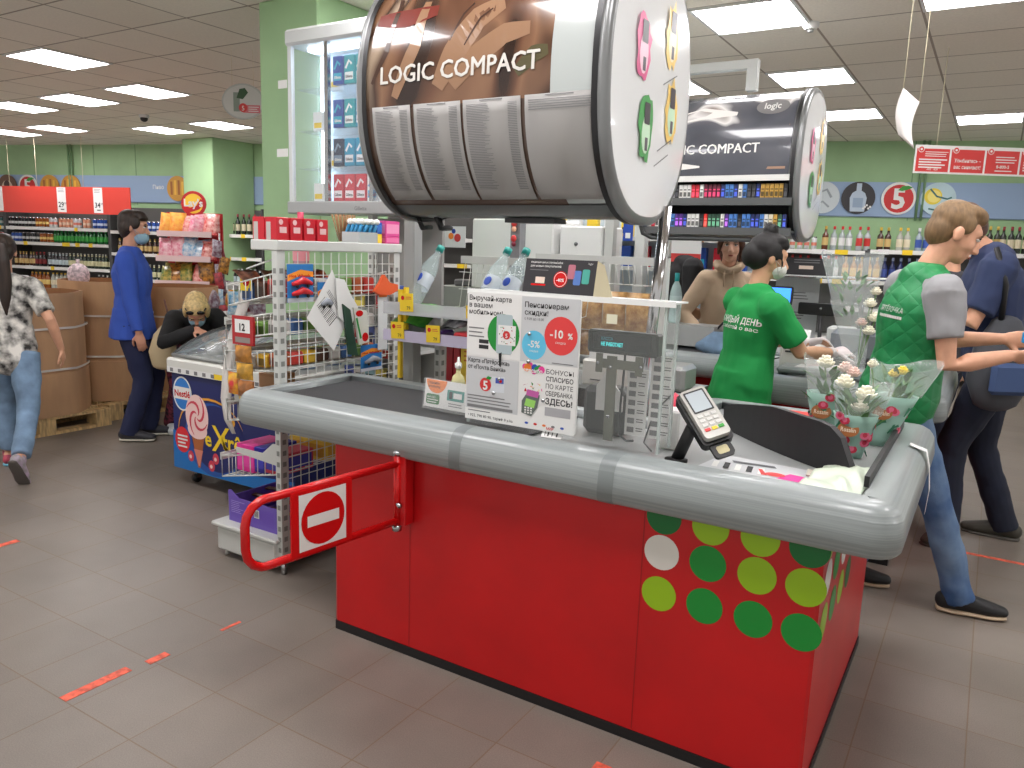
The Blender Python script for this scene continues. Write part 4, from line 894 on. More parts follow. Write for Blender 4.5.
RN_ = ['royal blue', 'aqua', 'black', 'red', 'turquoise', 'white']
for zi, z in enumerate((1.727, 1.921, 2.131, 2.361)):
    seq = [[3, 3, 3, 5, 5, 1, 0], [2, 1, 1, 4, 5, 1, 0], [0, 4, 1, 1, 5, 4, 0], [0, 4, 4, 1, 1, 5, 0]][zi]
    for i in range(7):
        k = seq[i]; a, b2 = RZ[k]; x = -3.235+.085*i
        o = MB().box((-.038, -.018, 0), (.038, .018, .15), mat('rz%d' % k, a, .3), ch=.003).rect(-.03, .02, .03, .06, mat('rzb%d' % k, b2, .3), 0, T=frame((0, -.0186, 0), (1, 0, 0), y=(0, 0, 1))).stroke([(-.025, .08), (0, .12), (.02, .10)], .014, mat('rzb%d' % k, b2, .3), 0, T=frame((0, -.0188, 0), (1, 0, 0), y=(0, 0, 1))).text('Gillette', 0, .03, .02, REDG if k == 5 else WHITE if k not in (1, 3, 4) else INK, .0005, T=frame((0, -.0189, 0), (1, 0, 0), y=(0, 0, 1)), bold=.03, align='c', width=.052).build('razor_pack')
        o.location = (x, 3.345, z+.0005); tag(o, '%s razor pack on the %s shelf of the lit cabinet' % (RN_[k], ('lowest', 'second', 'third', 'top')[zi]), 'razor pack', '%s razor packs on the %s cabinet shelf' % (RN_[k], ('lowest', 'second', 'third', 'top')[zi]))
    for (x, dy) in ((-3.47, 0), (-3.38, .05)):
        if (zi+int(dy*20)) % 2 == 0: 
            o = MB().box((-.04, -.015, 0), (.04, .015, .11), mat('wh_pack', (235, 238, 235), .4), ch=.003).rect(-.03, .02, .03, .05, YEL, 0, T=frame((0, -.0156, 0), (1, 0, 0), y=(0, 0, 1))).build('blade_pack'); o.location = (x, 3.42+dy, z+.0005); tag(o, 'white and yellow pack in the left bay of the lit cabinet', 'blade pack', 'white packs in the left bay of the lit cabinet')
for (z, w_) in ((2.36, .07), (1.98, .09)):
    MB(frame((-3.585, 3.28, z), (-1, .0, 0), y=(0, 0, 1))).rect(0, 0, w_, .045, PAPER, 0, .003).lines(.02, .03, .06, 1, .02, INK, h=.9, z=.001).build('side_tag', cb)

# ================================================================== CHECKOUT COUNTERS
BUMP = mat('bumper_grey', (142, 149, 149), .35, noise_amt=.05, noise_scale=6, stretch=(.3, .3, 40), coat=.2)
BUMPD = mat('bumper_join', (122, 129, 129), .35)
DECK = mat('deck_grey', (150, 153, 152), .35)
BELT = mat('belt_rubber', (44, 45, 47), .55, bump=.1, bump_scale=200)
def sweep(path, prof, m, mt, closed=True, arcn=5):
    """path: list of (x,y) CCW inner line; prof: [(outward, z)]; convex corners rounded by fans"""
    n = len(path); rings = []
    for i in range(n):
        p = V(path[i]); a = V(path[i-1]); b_ = V(path[(i+1) % n])
        d0 = (p-a).normalized(); d1 = (b_-p).normalized()
        n0 = V((d0.y, -d0.x)); n1 = V((d1.y, -d1.x)); cr = d0.x*d1.y-d0.y*d1.x
        if cr > .01:
            a0 = math.atan2(n0.y, n0.x); a1 = math.atan2(n1.y, n1.x)
            while a1 < a0: a1 += 2*PI
            for k in range(arcn+1): an = a0+(a1-a0)*k/arcn; kk = 1+.08*math.sin(PI*k/arcn); rings.append((p, V((math.cos(an), math.sin(an)))*kk))
        else:
            mm = (n0+n1); mm = mm/(mm.dot(n0)); rings.append((p, mm))
    K = len(prof); vs = []
    for p, q in rings: vs += [(p.x+q.x*o, p.y+q.y*o, z) for o, z in prof]
    R = len(rings); fs = []
    for i in range(R):
        j = (i+1) % R
        for k in range(K-1): fs.append((i*K+k, i*K+k+1, j*K+k+1, j*K+k)[::-1])
    return m.add(vs, fs, mt, True)
BPROF = [(-.012, .868), (-.012, .897), (-.004, .902), (.03, .902), (.056, .898), (.074, .888), (.085, .874), (.091, .862), (.092, .861), (.096, .830), (.099, .800), (.0985, .7990), (.096, .780), (.086, .766), (.07, .760), (.0, .757)]
def counter(lab, cx, mirror=False):
    t = thing('checkout_counter', lab, 'checkout counter', cx)
    # local coords = world coords of the near counter minus its anchor; mirror flips Y afterwards
    S = Matrix.Translation((0, 7.28, 0)) @ Matrix.Diagonal((1, -1, 1, 1)) if mirror else Matrix.Identity(4)
    def mk(): return MB(S)
    def fin(m, name, parent=None):
        if mirror: m.f = [f[::-1] for f in m.f]
        return m.build(name, parent or t)
    CR = mat('corner_line', (150, 14, 16), .4)
    # red body: front run and wide packing end with rounded left corner
    o = [(-2.07, 2.12), (-2.062, 2.097), (-2.045, 2.084), (-.305, 2.084), (-.296, 2.093), (-.296, 3.16), (-.95, 3.16), (-.95, 2.58), (-2.07, 2.58)]
    m = mk(); m.poly(o, RED, .765, z=.80); 
    DG, MG, LM, WH = C('dot_dark_green', (10, 105, 45), .35), C('dot_green', (20, 140, 50), .35), C('dot_lime', (150, 190, 25), .35), C('dot_white', (225, 222, 215), .35)
    FT_ = frame((0, 2.0832, 0), (1, 0, 0), y=(0, 0, 1)); r = .0535
    rows = [(.742, [None, DG, LM, LM, DG]), (.632, [None, WH, MG, LM, LM]), (.503, [None, LM, MG, MG, MG])]
    for z, cs_ in rows:
        for i, c in enumerate(cs_):
            if c: m.disc(-.74+(i-1)*.1385, z, r, c, 0, T=FT_) if i < 4 else m.disc(-.3335, z, r, c, 0, T=FT_, a0=0, a1=360, seg=28) if i == 4 else None
    FR_ = frame((-.2952, 0, 0), (0, 1, 0), y=(0, 0, 1))
    for z, cs_ in ((.742, [LM, DG, MG, LM]), (.632, [WH, MG, WH, MG]), (.503, [LM, MG, LM, DG])):
        for i, c in enumerate(cs_): m.disc(2.19+i*.1385, z, r, c, 0, T=FR_)
    for x in (-1.685,): m.rect(x, .04, x+.003, .8, CR, 0, T=FT_)
    m.rect(-.80, .04, -.797, .8, CR, 0, T=FT_)
    fin(m, 'body')
    fin(mk().poly([(-2.05, 2.11), (-.31, 2.105), (-.31, 3.14), (-.94, 3.14), (-.94, 2.56), (-2.05, 2.56)], BLACK, .12, z=.12) if 0 else mk().poly([(-2.075, 2.12), (-2.05, 2.08), (-.30, 2.080), (-.291, 2.09), (-.291, 3.165), (-.955, 3.165), (-.955, 2.585), (-2.075, 2.585)], BLACK, .0345, z=.0345), 'plinth')
    m = mk(); path = [(-2.475, 2.12), (-.215, 2.12), (-.215, 3.18), (-.92, 3.18), (-.92, 2.62), (-2.475, 2.62)]
    sweep(path, BPROF, m, BUMP)
    bmp = fin(m, 'bumper')
    # joint sleeves
    for (x0, x1) in ((-1.475, -1.43), (-.93, -.88)):
        m = mk(); p2 = [(a+.001, z+(.001 if z > .85 else -.001)) for a, z in BPROF[2:]]
        vs = []; 
        for x in (x0, x1): vs += [(x, 2.12-a, z) for a, z in p2]
        K = len(p2); m.add(vs, [(k, k+1, K+k+1, K+k) for k in range(K-1)], BUMPD, True); fin(m, 'joint_sleeve', bmp)
    # deck
    fin(mk().box((-2.49, 2.13, .80), (-.93, 2.61, .868), DECK).box((-.93, 2.13, .80), (-.225, 3.17, .868), DECK), 'deck')
    fin(mk().box((-2.43, 2.16, .8685), (-1.28, 2.59, .886), BELT, ch=.008), 'conveyor_belt')
    # underside brace under the belt overhang
    fin(mk().box((-2.46, 2.16, .745), (-2.072, 2.58, .7995), DARK), 'belt_box')
    return t
c1 = counter('near red checkout counter with grey bumper and green, lime and white dots', (0, 0, 0))
# hinge + gate
gt = thing('swing_gate', 'red tubular swing gate with no-entry sign hinged to the near counter', 'gate', (-1.70, 2.03, 0))
tube = [(0, .0, .755), (-.06, -.60, .755)]
def arcpts(): 
    P = []; A = V((.0, .0, 0)); D_ = V((-.07, -.64, 0)).normalized(); L_ = .605; zt, zb, r = .745, .535, .07
    P.append((0, 0, zt)); e = D_*(L_-r); P.append((e.x, e.y, zt))
    for a in (60, 30, 0): pass
    for a in (75, 50, 25, 0): q = D_*(L_-r+r*math.cos(math.radians(a))); P.append((q.x, q.y, zt-r+r*math.sin(math.radians(a))))
    for a in (0, 25, 50, 75): q = D_*(L_-r+r*math.cos(math.radians(a))); P.append((q.x, q.y, zb+r-r*math.sin(math.radians(a))))
    P.append((e.x, e.y, zb)); P.append((0, 0, zb)); return P
MB().chain(arcpts(), .0135, REDG, 12).build('tube_loop', gt)
MB().cyl((0, 0, .52), (0, 0, .775), .0135, REDG, seg=12).build('hinge_post', gt)
MB().box((-.012, .0, .52), (.035, .05, .80), RED, ch=.003).build('mount_rail', gt)
MB().cyl((0, 0, .775), (0, 0, .79), .016, STEEL).cyl((0, 0, .50), (0, 0, .52), .017, STEEL).cyl((.0, -.002, .60), (.03, -.02, .60), .008, STEEL).build('hinge_pin', gt)
D_ = V((-.07, -.64, 0)).normalized()
NS = frame((D_.x*.43+.016, D_.y*.43, .548), (-D_.x, -D_.y, 0), y=(0, 0, 1))
s_ = MB(NS); s_.rect(-.028, -.012, .21, .196, REDG, 0, .006); s_.rect(.0, .0, .184, .184, WHITE, .001); s_.disc(.092, .092, .085, REDG, .002); s_.rect(.03, .074, .154, .110, WHITE, .003)
s_.build('no_entry_sign', gt)

# ================================================================== ON THE NEAR COUNTER
YF = 2.15
def rrect(x0, y0, x1, y1, r, n=4):
    P = []
    for cx, cy, a in ((x1-r, y0+r, -90), (x1-r, y1-r, 0), (x0+r, y1-r, 90), (x0+r, y0+r, 180)):
        for i in range(n+1): t = math.radians(a+90*i/n); P.append((cx+r*math.cos(t), cy+r*math.sin(t)))
    return P
FY = frame((0, 2.15, 0), (1, 0, 0), y=(0, 0, 1))
sh = thing('acrylic_shield', 'clear acrylic shield box standing on the near counter behind the posters', 'screen guard', (-1.5, 2.16, .903))
def L_(x, y, z): return (x+1.5, y-2.16, z-.903)
def lb(m, lo, hi, mt, **k): return m.box(L_(*lo), L_(*hi), mt, **k)
PED = mat('acrylic_edge', (200, 212, 208), .15, alpha=.45)
lb(MB(), (-1.49, 2.157, .9035), (-.80, 2.161, 1.352), PLEXI).build('front_pane', sh)
lb(MB(), (-.804, 2.1655, .9035), (-.80, 2.25, 1.352), PLEXI).build('side_pane', sh)
lb(lb(MB(), (-1.50, 2.15, 1.353), (-.775, 2.265, 1.358), mat('shield_top', (226, 230, 228), .3, alpha=.85)), (-1.5, 2.146, 1.345), (-.77, 2.1495, 1.362), mat('top_edge', (232, 234, 232), .3)).build('top_sheet', sh)
for (xa_, ya_) in ((-.806, 2.154), (-.806, 2.251), (-1.497, 2.154)): lb(MB(), (xa_, ya_, .9035), (xa_+.008, ya_+.010, 1.352), PED).build('edge_strip', sh)
lb(MB(), (-.99, 2.1555, 1.283), (-.955, 2.1566, 1.312), mat('label_cream', (222, 220, 195), .6)).build('label', sh)
for (x, z) in ((-1.38, 1.02), (-1.36, 1.07), (-1.19, 1.02), (-1.25, 1.14), (-1.25, 1.23)):
    MB().cyl(L_(x, 2.137, z), L_(x, 2.15, z), .006, STEEL, seg=10).build('screw', sh)
# poster board with four posters
pb = thing('poster_board', 'four-panel board of loyalty card and discount posters fixed to the acrylic shield', 'poster', (-1.495, 2.143, .92)); T = frame((0, 0, 0), (1, 0, 0), y=(0, 0, 1))
W_, H_ = .425, .432
q = MB(T); q.poly(rrect(0, 0, W_, H_, .012), PAPER, .004); q.build('backing', pb)
xm = .212; ym = .215
q = MB(T); q.poly([(.002, ym+.004), (xm-.003, ym+.004), (xm-.003, H_-.003), (.002, H_-.003)], PAPER, z=.0006)
q.text('Выручай-карта', .008, .405, .023, INK, .0012, bold=.012); q.text('в вашем', .008, .382, .023, INK, .0012, bold=.012); q.text('мобильном!', .008, .359, .023, INK, .0012, bold=.012)
q.lines(.008, .315, .075, 3, .014, INKG, z=.0012, h=.3)
q.rect(.05, .245, .088, .258, INK, .0012); q.rect(.05, .263, .088, .276, INK, .0012)
q.disc(.145, .30, .062, GREEN, .0010, ry=.066); q.poly(rrect(.118, .235, .18, .365, .008), mat('watch', (175, 190, 195), .4), z=.0014); q.rect(.125, .265, .193, .33, PAPER, .0018)
for i in range(30): q.disc(.13+.06*random.random(), .27+.055*random.random(), .002, [REDG, GREEN, INKG][i % 3], .0022, seg=6)
q.disc(.158, .298, .014, mat('sign_red', (205, 45, 45), .5), .0024); q.text('5', .158, .289, .02, PAPER, .0026, align='c', bold=.02); q.poly([(.13, .235), (.142, .24), (.14, .19), (.133, .195)], BLACK, z=.0028)
q.build('mobile_card_poster', pb)
q = MB(T); q.rect(xm, ym+.004, W_-.003, H_-.003, PAPERG, .0006)
q.text('Пенсионерам', xm+.012, .395, .024, INK, .0012, bold=.012); q.text('скидки!', xm+.012, .371, .024, INK, .0012, bold=.012); q.text('с 9.00 до 13.00', xm+.012, .355, .011, INK, .0012)
q.disc(.358, .312, .059, mat('disc_red', (222, 62, 62), .5), .001, ry=.061); q.text('-10', .343, .305, .036, WHITE, .0016, align='c', bold=.025); q.text('%', .392, .305, .026, WHITE, .0016, align='c', bold=.025); q.text('скидка', .358, .287, .011, WHITE, .0016, align='c')
q.disc(.262, .275, .045, mat('disc_blue', (95, 190, 225), .5), .001, ry=.047); q.text('-5%', .262, .268, .03, WHITE, .0016, align='c', bold=.02); q.text('скидка', .262, .253, .01, WHITE, .0016, align='c')
q.lines(.33, .226, .415, 1, .01, INKG, z=.0012, h=.3); q.build('pensioner_poster', pb)
q = MB(T); q.rect(.002, .002, xm-.003, ym+.001, PAPERG, .0006)
q.text('Карта «Пятёрочка»', .008, .197, .020, INK, .0012, bold=.012, width=.165); q.text('от «Почта Банка»', .008, .175, .020, INK, .0012, bold=.012, width=.15)
q.disc(.08, .125, .023, mat('sign_red', (205, 45, 45), .5), .001); q.text('5', .08, .108, .042, PAPER, .0014, align='c', bold=.03); q.poly([(.08, .145), (.09, .155), (.105, .152), (.098, .143)], GREEN, z=.0014)
q.poly([(.105, .155), (.155, .158), (.155, .105), (.1, .102)], mat('card_grey', (205, 210, 216), .4), z=.0009); q.poly([(.12, .152), (.152, .153), (.152, .135), (.12, .134)], mat('card_blue2', (70, 90, 180), .4), z=.0012); q.disc(.14, .143, .006, REDG, .0015, seg=12)
q.lines(.008, .085, .19, 3, .011, INKG, z=.0012, h=.35); q.rect(.008, .042, .19, .052, INKG, .0012); q.rect(.0, .0, W_-.004, .038, PAPER, .0011) ; q.lines(.012, .033, .12, 1, .011, INKG, z=.0014, h=.3)
q.text('• 922, 790 80 90, тариф 0 p.ka', .012, .010, .013, INK, .0014, bold=.01, width=.18)
for i, c in enumerate((BLUE, REDG, mat('mc_or', (230, 120, 50), .5), INKG, BLUE)): q.disc(.245+.033*i, .018, .007, c, .0016, seg=12, ry=.004)
q.text('МИР', .32, .006, .012, REDG, .0016, bold=.02); q.build('bank_card_poster', pb)
q = MB(T); q.rect(xm, .038, W_-.003, ym+.001, PAPER, .0013)
for i in range(14): q.disc(.23+.065*random.random(), .19+.02*random.random(), .008+.005*random.random(), [GREEN, PINK, BLUE, ORANGE][i % 4], .0016+i*.00005, seg=9)
q.text('спасибо', .262, .186, .018, PAPER, .0026, align='c', bold=.03)
for i in range(16): q.poly([(a_x+.006*random.uniform(-1, 1)*(1+i % 2), a_y+.008*random.uniform(-1, 1)) for (a_x, a_y) in [(.262+.03*math.sin(i*2.1), .135+.012*math.cos(i*1.7))]*3], [GREEN, PINK, BLUE, ORANGE, YEL, REDG][i % 6], z=.0018+i*.00005)
q.poly([(.245, .13), (.29, .125), (.285, .105), (.24, .11)], mat('splash', (190, 90, 160), .4), z=.0030)
q.poly([(.225, .05), (.262, .042), (.285, .075), (.292, .115), (.245, .12), (.225, .09)], mat('pin_grey', (95, 105, 100), .4), z=.0026); q.poly([(.235, .075), (.272, .07), (.278, .095), (.242, .10)], mat('pin_lime', (150, 210, 100), .4), z=.0030)
for i in range(9): q.rect(.236+.011*(i % 3), .05+.008*(i//3), .243+.011*(i % 3), .055+.008*(i//3), PAPER, .0030)
for i, (s_t, bb) in enumerate((('БОНУСЫ', 0), ('СПАСИБО', .015), ('ПО КАРТЕ', 0), ('СБЕРБАНКА', .01), ('ЗДЕСЬ!', .025))): q.text(s_t, .312, .188-.0235*i-(.004 if i == 4 else 0), .021+(.006 if i == 4 else 0), INK, .0018, bold=bb, width=.098)
q.rect(.312, .052, .405, .08, mat('qr_grey', (165, 165, 168), .6), .0018); q.build('bonus_poster', pb)
# black promo sign on top of the shield
bs = thing('promo_board', 'tilted black promo board with three pastel devices on top of the acrylic shield', 'sign', (-1.30, 2.17, 1.3625)); T = frame((0, 0, 0), (1, -.06, .0), y=(0, .18, 1)); q = MB(T)
q.rect(0, .0, .262, .108, mat('promo_black', (48, 46, 50), .4), 0, .004); q.text('специальная цена на стартовый набор', .02, .094, .009, WHITE, .001, bold=.01, width=.12); q.text('для новых покупателей', .02, .082, .009, WHITE, .001, bold=.01, width=.115); q.lines(.02, .073, .11, 1, .006, INKG, z=.001)
q.rect(.045, .03, .08, .05, mat('promo_cream', (225, 205, 190), .5), .001); q.rect(.03, .022, .085, .028, REDG, .001); q.disc(.138, .045, .026, REDG, .001); q.disc(.138, .045, .023, WHITE, .0012); q.disc(.138, .045, .0215, REDG, .0014); q.text('-40%', .138, .038, .014, WHITE, .0018, align='c', bold=.02)
for x, y, c in ((.162, .048, (180, 110, 125)), (.185, .03, (85, 120, 185)), (.215, .035, (75, 165, 150))): q.poly(rrect(x, y, x+.026, y+.045, .005), mat('dev%d' % c[0], c, .35), z=.001)
q.text('logic', .232, .095, .009, WHITE, .001); q.build('board', bs)
q = MB(T); q.add([(.262, 0, 0), (.262, .108, 0), (.285, .0, -.09), (.27, .1, -.03)], [(0, 2, 3, 1)], mat('promo_side', (190, 180, 150), .5)); q.build('side_flap', bs, solid=.002)
# customer display inside
cd = thing('customer_display', 'dark customer display reading cyan text behind the acrylic shield', 'display', (-.965, 2.235, 1.218))
CD = mat('display_case', (48, 54, 50), .35)
MB().box((-.125, 0, -.038), (.115, .045, .035), CD, ch=.006).build('housing', cd)
q = MB(frame((-.105, -.0005, -.025), (1, 0, 0), y=(0, 0, 1))); q.rect(0, 0, .20, .052, mat('display_glass', (26, 34, 32), .15), 0)
CY = mat('cyan_led', (60, 200, 200), .4, emit=.6); q.text('КАССА', .03, .03, .014, mat('cyan_dim', (40, 120, 130), .4, emit=.2), .0008, bold=.01, width=.04); q.text('НЕ РАБОТАЕТ', .03, .012, .016, CY, .0008, bold=.02, width=.075); q.build('screen', cd)
BR = mat('bracket_metal', (104, 106, 94), .45, metal=.3)
m = MB(); m.box((-.055, .005, -.32), (-.022, .012, -.045), BR).box((-.09, .004, -.085), (.07, .0045, -.055), BR); 
for x in (-.08, .055): m.box((x-.012, .002, -.10), (x+.012, .0035, -.0385), BR)
for (x, z) in ((-.085, -.07), (.062, -.07), (-.04, -.08), (-.04, -.24)): m.cyl((x, .0, z), (x, .0045, z), .006, STEEL, seg=8)
m.build('stand_bracket', cd)
MB().chain([(.0, .02, -.039), (-.005, .03, -.1), (-.01, .03, -.2), (-.01, .03, -.30), (.03, .0, -.31), (.06, -.02, -.30)], .004, BLACK, 6).build('cable', cd)
# small printed price sheets and goods behind the shield
for i, (x, y, w_, h_, lab) in enumerate(((-.985, 2.33, .07, .22, 'narrow barcode list taped behind the customer display stand, left one'), (-.905, 2.33, .075, .27, 'narrow barcode list behind the acrylic shield, right one'))):
    q = MB(frame((x, y, .905), (1, .1, 0), y=(0, .02, 1))); q.rect(0, 0, w_, h_, PAPER, 0, .002)
    for r_ in range(int(h_/.03)): q.rect(.008, .01+.03*r_, w_*.45, .028+.03*r_, INKG, .001); q.lines(w_*.55, .026+.03*r_, w_*.92, 2, .008, INK, z=.001)
    tag(q.build('barcode_list'), lab, 'price list')
tag(MB(frame((-1.08, 2.30, .98), (1, .2, 0), y=(0, .02, 1))).poly([(0, 0), (.09, .0), (.09, .05), (.03, .13), (0, .08)], PAPER, .01).build('folded_paper'), 'white folded paper standing behind the shield near the poster edge', 'paper')
tag(MB().box((-.035, -.04, 0), (.035, .04, .13), WHITE, ch=.006).build('white_box', loc=(-.845, 2.40, .869)), 'white box standing at the right end behind the acrylic shield', 'box')
tag(MB().chain([(0, 0, 0), (.0, 0, .05), (.02, 0, .12), (-.01, 0, .17)], [(.06, .04), (.07, .05), (.05, .03), (.008, .008)], mat('pink_bag', (215, 60, 85), .4, bump=.3, bump_scale=30), 10).build('pink_bag', loc=(-.90, 2.52, .869)), 'pink plastic bag behind the acrylic shield', 'bag')
tag(MB().box((-.13, -.02, 0), (.03, .08, .17), mat('dark_device', (40, 42, 42), .4), ch=.02).build('card_reader_box', loc=(-1.05, 2.42, .869)), 'dark equipment box behind the poster board on the near counter', 'equipment')
tag(MB(frame((-1.19, 2.135, .902), (.9, .1, 0), y=(0, .5, .6))).rect(0, 0, .07, .05, PAPER, 0, .001).lines(.01, .045, .06, 1, .02, INKG, z=.001).rect(.01, .005, .012, .035, INK, .001).rect(.02, .005, .025, .035, INK, .001).rect(.035, .005, .038, .035, INK, .001).rect(.05, .005, .055, .035, INK, .001).build('barcode_slip'), 'small barcode slip lying under the lower right corner of the poster board', 'paper')
# flyer holder on the belt
fh = thing('leaflet_holder', 'acrylic leaflet holder with white leaflet on the belt left of the posters', 'leaflet holder', (-1.80, 2.30, .8865)); T = frame((0, 0, 0), (1, -.05, 0), y=(0, .12, 1))
q = MB(T); q.rect(0, .01, .2, .115, PAPER, 0, .003); q.disc(.055, .1145, .05, ORANGE, .001, a0=180, a1=360); q.text('Спасибо', .015, .098, .013, INK, .002, bold=.01); q.text('за покупку', .015, .085, .013, INK, .002, bold=.01, width=.06); q.poly(rrect(.01, .022, .075, .06, .008), mat('leaf_print', (60, 120, 70), .5), z=.001); q.text('выгода', .015, .045, .012, WHITE, .0018); q.lines(.015, .04, .07, 2, .009, WHITE, z=.0018)
q.rect(.11, .045, .19, .085, mat('teal_card', (60, 140, 130), .5), .001); q.rect(.12, .052, .135, .078, INK, .0015); q.rect(.14, .055, .18, .075, PAPER, .0015); q.lines(.12, .035, .19, 2, .009, INKG, z=.001); q.build('leaflet', fh)
q = MB(T); q.rect(-.005, 0, .205, .12, FILM, .004, .001); q.rect(-.005, 0, .205, .012, PLEXI, .006, .03); q.build('holder', fh)
o = tag(MB().lathe([(.026, 0), (.028, .01), (.028, .07), (.022, .09), (.009, .10), (.010, .115), (.014, .118), (.014, .13), (.006, .135), (.004, .15)], mat('sanitizer', (232, 226, 170), .2, alpha=.75), 14, mats=[MATS['sanitizer']]*5+[WHITE]*4).build('pump_bottle', loc=(-1.74, 2.44, .8865)), 'pale yellow dispenser bottle with white top behind the leaflet holder', 'bottle'); o.scale = (1, 1, 1.25)

# ---- drinks rack behind the belt
dr = thing('bottle_rack', 'grey metal rack behind the belt holding slanted water bottles and snacks', 'rack', (0, 0, 0))
MB().box((-2.285, 2.76, .80), (-2.225, 2.82, 1.72), mat('column_grey', (150, 152, 150), .45), ch=.004).build('column', dr)
post(-2.16, 2.88, 1.07, dr, z0=.80); post(-1.50, 2.90, 1.07, dr, z0=.80)
MB().box((-2.36, 2.74, .02), (-1.3, 2.98, .80), mat('rack_base', (178, 182, 180), .4), ch=.01).build('base', dr)
SHM = mat('shelf_film', (205, 208, 210), .25, alpha=.55)
MB().box((-2.33, 2.70, 1.19), (-1.52, 2.95, 1.197), mat('tray_metal', (176, 178, 176), .4)).box((-2.34, 2.688, 1.19), (-1.52, 2.694, 1.245), SHM).build('top_tray', dr)
MB().box((-2.33, 2.70, 1.075), (-1.52, 2.95, 1.083), MATS['tray_metal']).box((-2.34, 2.688, 1.07), (-1.52, 2.694, 1.12), mat('lilac_rail', (196, 188, 212), .3)).build('snack_tray', dr)
MB().box((-2.16, 3.03, 1.42), (-1.42, 3.05, 1.455), RK).build('top_bar', dr)
m = MB(); 
for i in range(20): x = -2.14+.035*i; m.cyl((x, 3.04, 1.42), (x, 3.0, 1.22), .002, WIRE, seg=5).cyl((x, 3.0, 1.22), (x, 2.70, 1.20), .002, WIRE, seg=5)
for z in (1.30, 1.38): m.cyl((-2.16, 3.02, z), (-1.42, 3.02, z), .002, WIRE, seg=5)
m.build('wire_back', dr)
MB().box((-2.25, 2.72, 1.12), (-2.235, 2.74, 1.31), YEL).box((-2.265, 2.70, .90), (-2.25, 2.72, 1.3), mat('yellow_strip', (225, 190, 40), .5)).build('yellow_strip', dr)
for (x, z, h_) in ((-2.24, 1.205, .08), (-1.88, 1.20, .055), (-2.29, 1.08, .075), (-2.09, 1.08, .075)):
    q = MB(frame((x, 2.684, z), (1, 0, .04), y=(0, 0, 1))); q.rect(0, 0, .075, h_, YEL, 0, .002); q.disc(.018, h_-.02, .01, REDG, .001, seg=12); q.lines(.035, h_-.015, .07, 2, .008, RN, z=.001); q.text('79', .04, .008, .022, INK, .001); q.build('price_tag', dr)
WA = mat('water_plastic', (200, 222, 222), .08, alpha=.28); WLAB = mat('water_label', (215, 225, 235), .25, alpha=.6); CAPT = mat('cap_teal', (20, 150, 140), .4)
wb = MB(); wb.lathe([(.03, 0), (.036, .012), (.036, .035), (.033, .04), (.036, .05), (.036, .09), (.0365, .091), (.0365, .15), (.036, .151), (.034, .19), (.018, .245), (.013, .262), (.0128, .27)], WA, 16, mats=[WA]*6+[WLAB]*2+[WA]*4)
wbo = None
for i, (x, lean, lab) in enumerate(((-2.24, .10, 'slanted clear water bottle with teal cap at the left end of the rack'), (-1.86, .06, 'middle slanted clear water bottle with teal cap'), (-1.765, .06, 'slanted clear water bottle with teal cap nearest the black promo board'))):
    t = thing('water_bottle', lab, 'bottle', (x, 2.755, 1.225)) if wbo is None else None
    if wbo is None:
        wb.build('bottle_body', t); MB().cyl((0, 0, .2705), (0, 0, .296), .016, CAPT, seg=14).build('cap', t); MB(Matrix.Translation((0, 0, 0))).ell((0, -.037, .12), (.016, .002, .02), BLUE).build('label_badge', t); wbo = t
    else: t = dup(wbo, (x, 2.755, 1.225), label=lab)
    t.rotation_euler = (-.62, lean, 0); t.scale = (1.12, 1.12, 1.12)
# snacks in the second tray
for (x, y, c, c2, rot, lab, w_, h_) in ((-2.22, 2.76, (50, 130, 45), (90, 160, 60), (1.15, .1, .2), 'green crisp bag lying on the lower tray of the bottle rack', .17, .2), (-2.02, 2.78, (205, 206, 210), (60, 60, 70), (1.2, -.1, -.4), 'silver and white snack bag in the middle of the lower tray', .17, .2), (-1.84, 2.80, (240, 215, 150), (210, 110, 50), (1.1, 0, .1), 'cream and orange snack bag at the right of the lower tray', .16, .18)):
    o = bag_mesh(w_, h_, .06, c, c2, 'tr%d' % c[0]).build('snack_bag'); o.location = (x, y-.04, 1.145); o.rotation_euler = (-rot[0], rot[1], rot[2]); tag(o, lab, 'bag')
for (x, w_, c, nm) in ((-2.31, .06, (105, 70, 150), 'violet packet'), (-2.12, .1, (95, 60, 145), 'purple packet'), (-1.96, .22, (200, 40, 50), 'red packet')):
    o = MB().box((0, 0, 0), (w_, .1, .05), mat('pk%d' % c[0], c, .35), ch=.008).build('snack_packet', loc=(x, 2.70, 1.0835)); tag(o, nm+' at the front of the lower tray of the bottle rack', 'packet')
for (x, w_, h_, c, nm) in ((-2.08, .035, .28, (170, 30, 40), 'left red'), (-2.04, .035, .28, (180, 36, 46), 'second red'), (-2.0, .13, .27, (240, 205, 60), 'yellow')):
    q = MB().box((0, 0, 0), (w_, .03, h_), mat('cr%d' % c[0], c, .4), ch=.002); 
    if w_ > .1: q.lines(.02, h_-.03, .12, 3, .02, mat('orange_txt', (220, 110, 40), .5), T=frame((0, -.001, 0), (1, 0, 0), y=(0, 0, 1)))
    o = q.build('tall_carton', loc=(x, 2.82, .8005)); tag(o, nm+' tall carton standing under the bottle rack trays', 'carton')
tag(MB().box((-1.80, 2.83, .8005), (-1.66, 2.86, 1.06), mat('cr_dark', (110, 30, 35), .4)).build('dark_display_box'), 'dark red display box behind the leaflet holder', 'box')
o = tag(MB(frame((-1.80, 2.78, .8005), (1, 0, 0), y=(0, .2, 1))).poly([(0, 0), (.1, 0), (.1, .13), (.05, .16)], WHITE, .01).build('white_wedge'), 'white slanted card behind the leaflet holder', 'card')
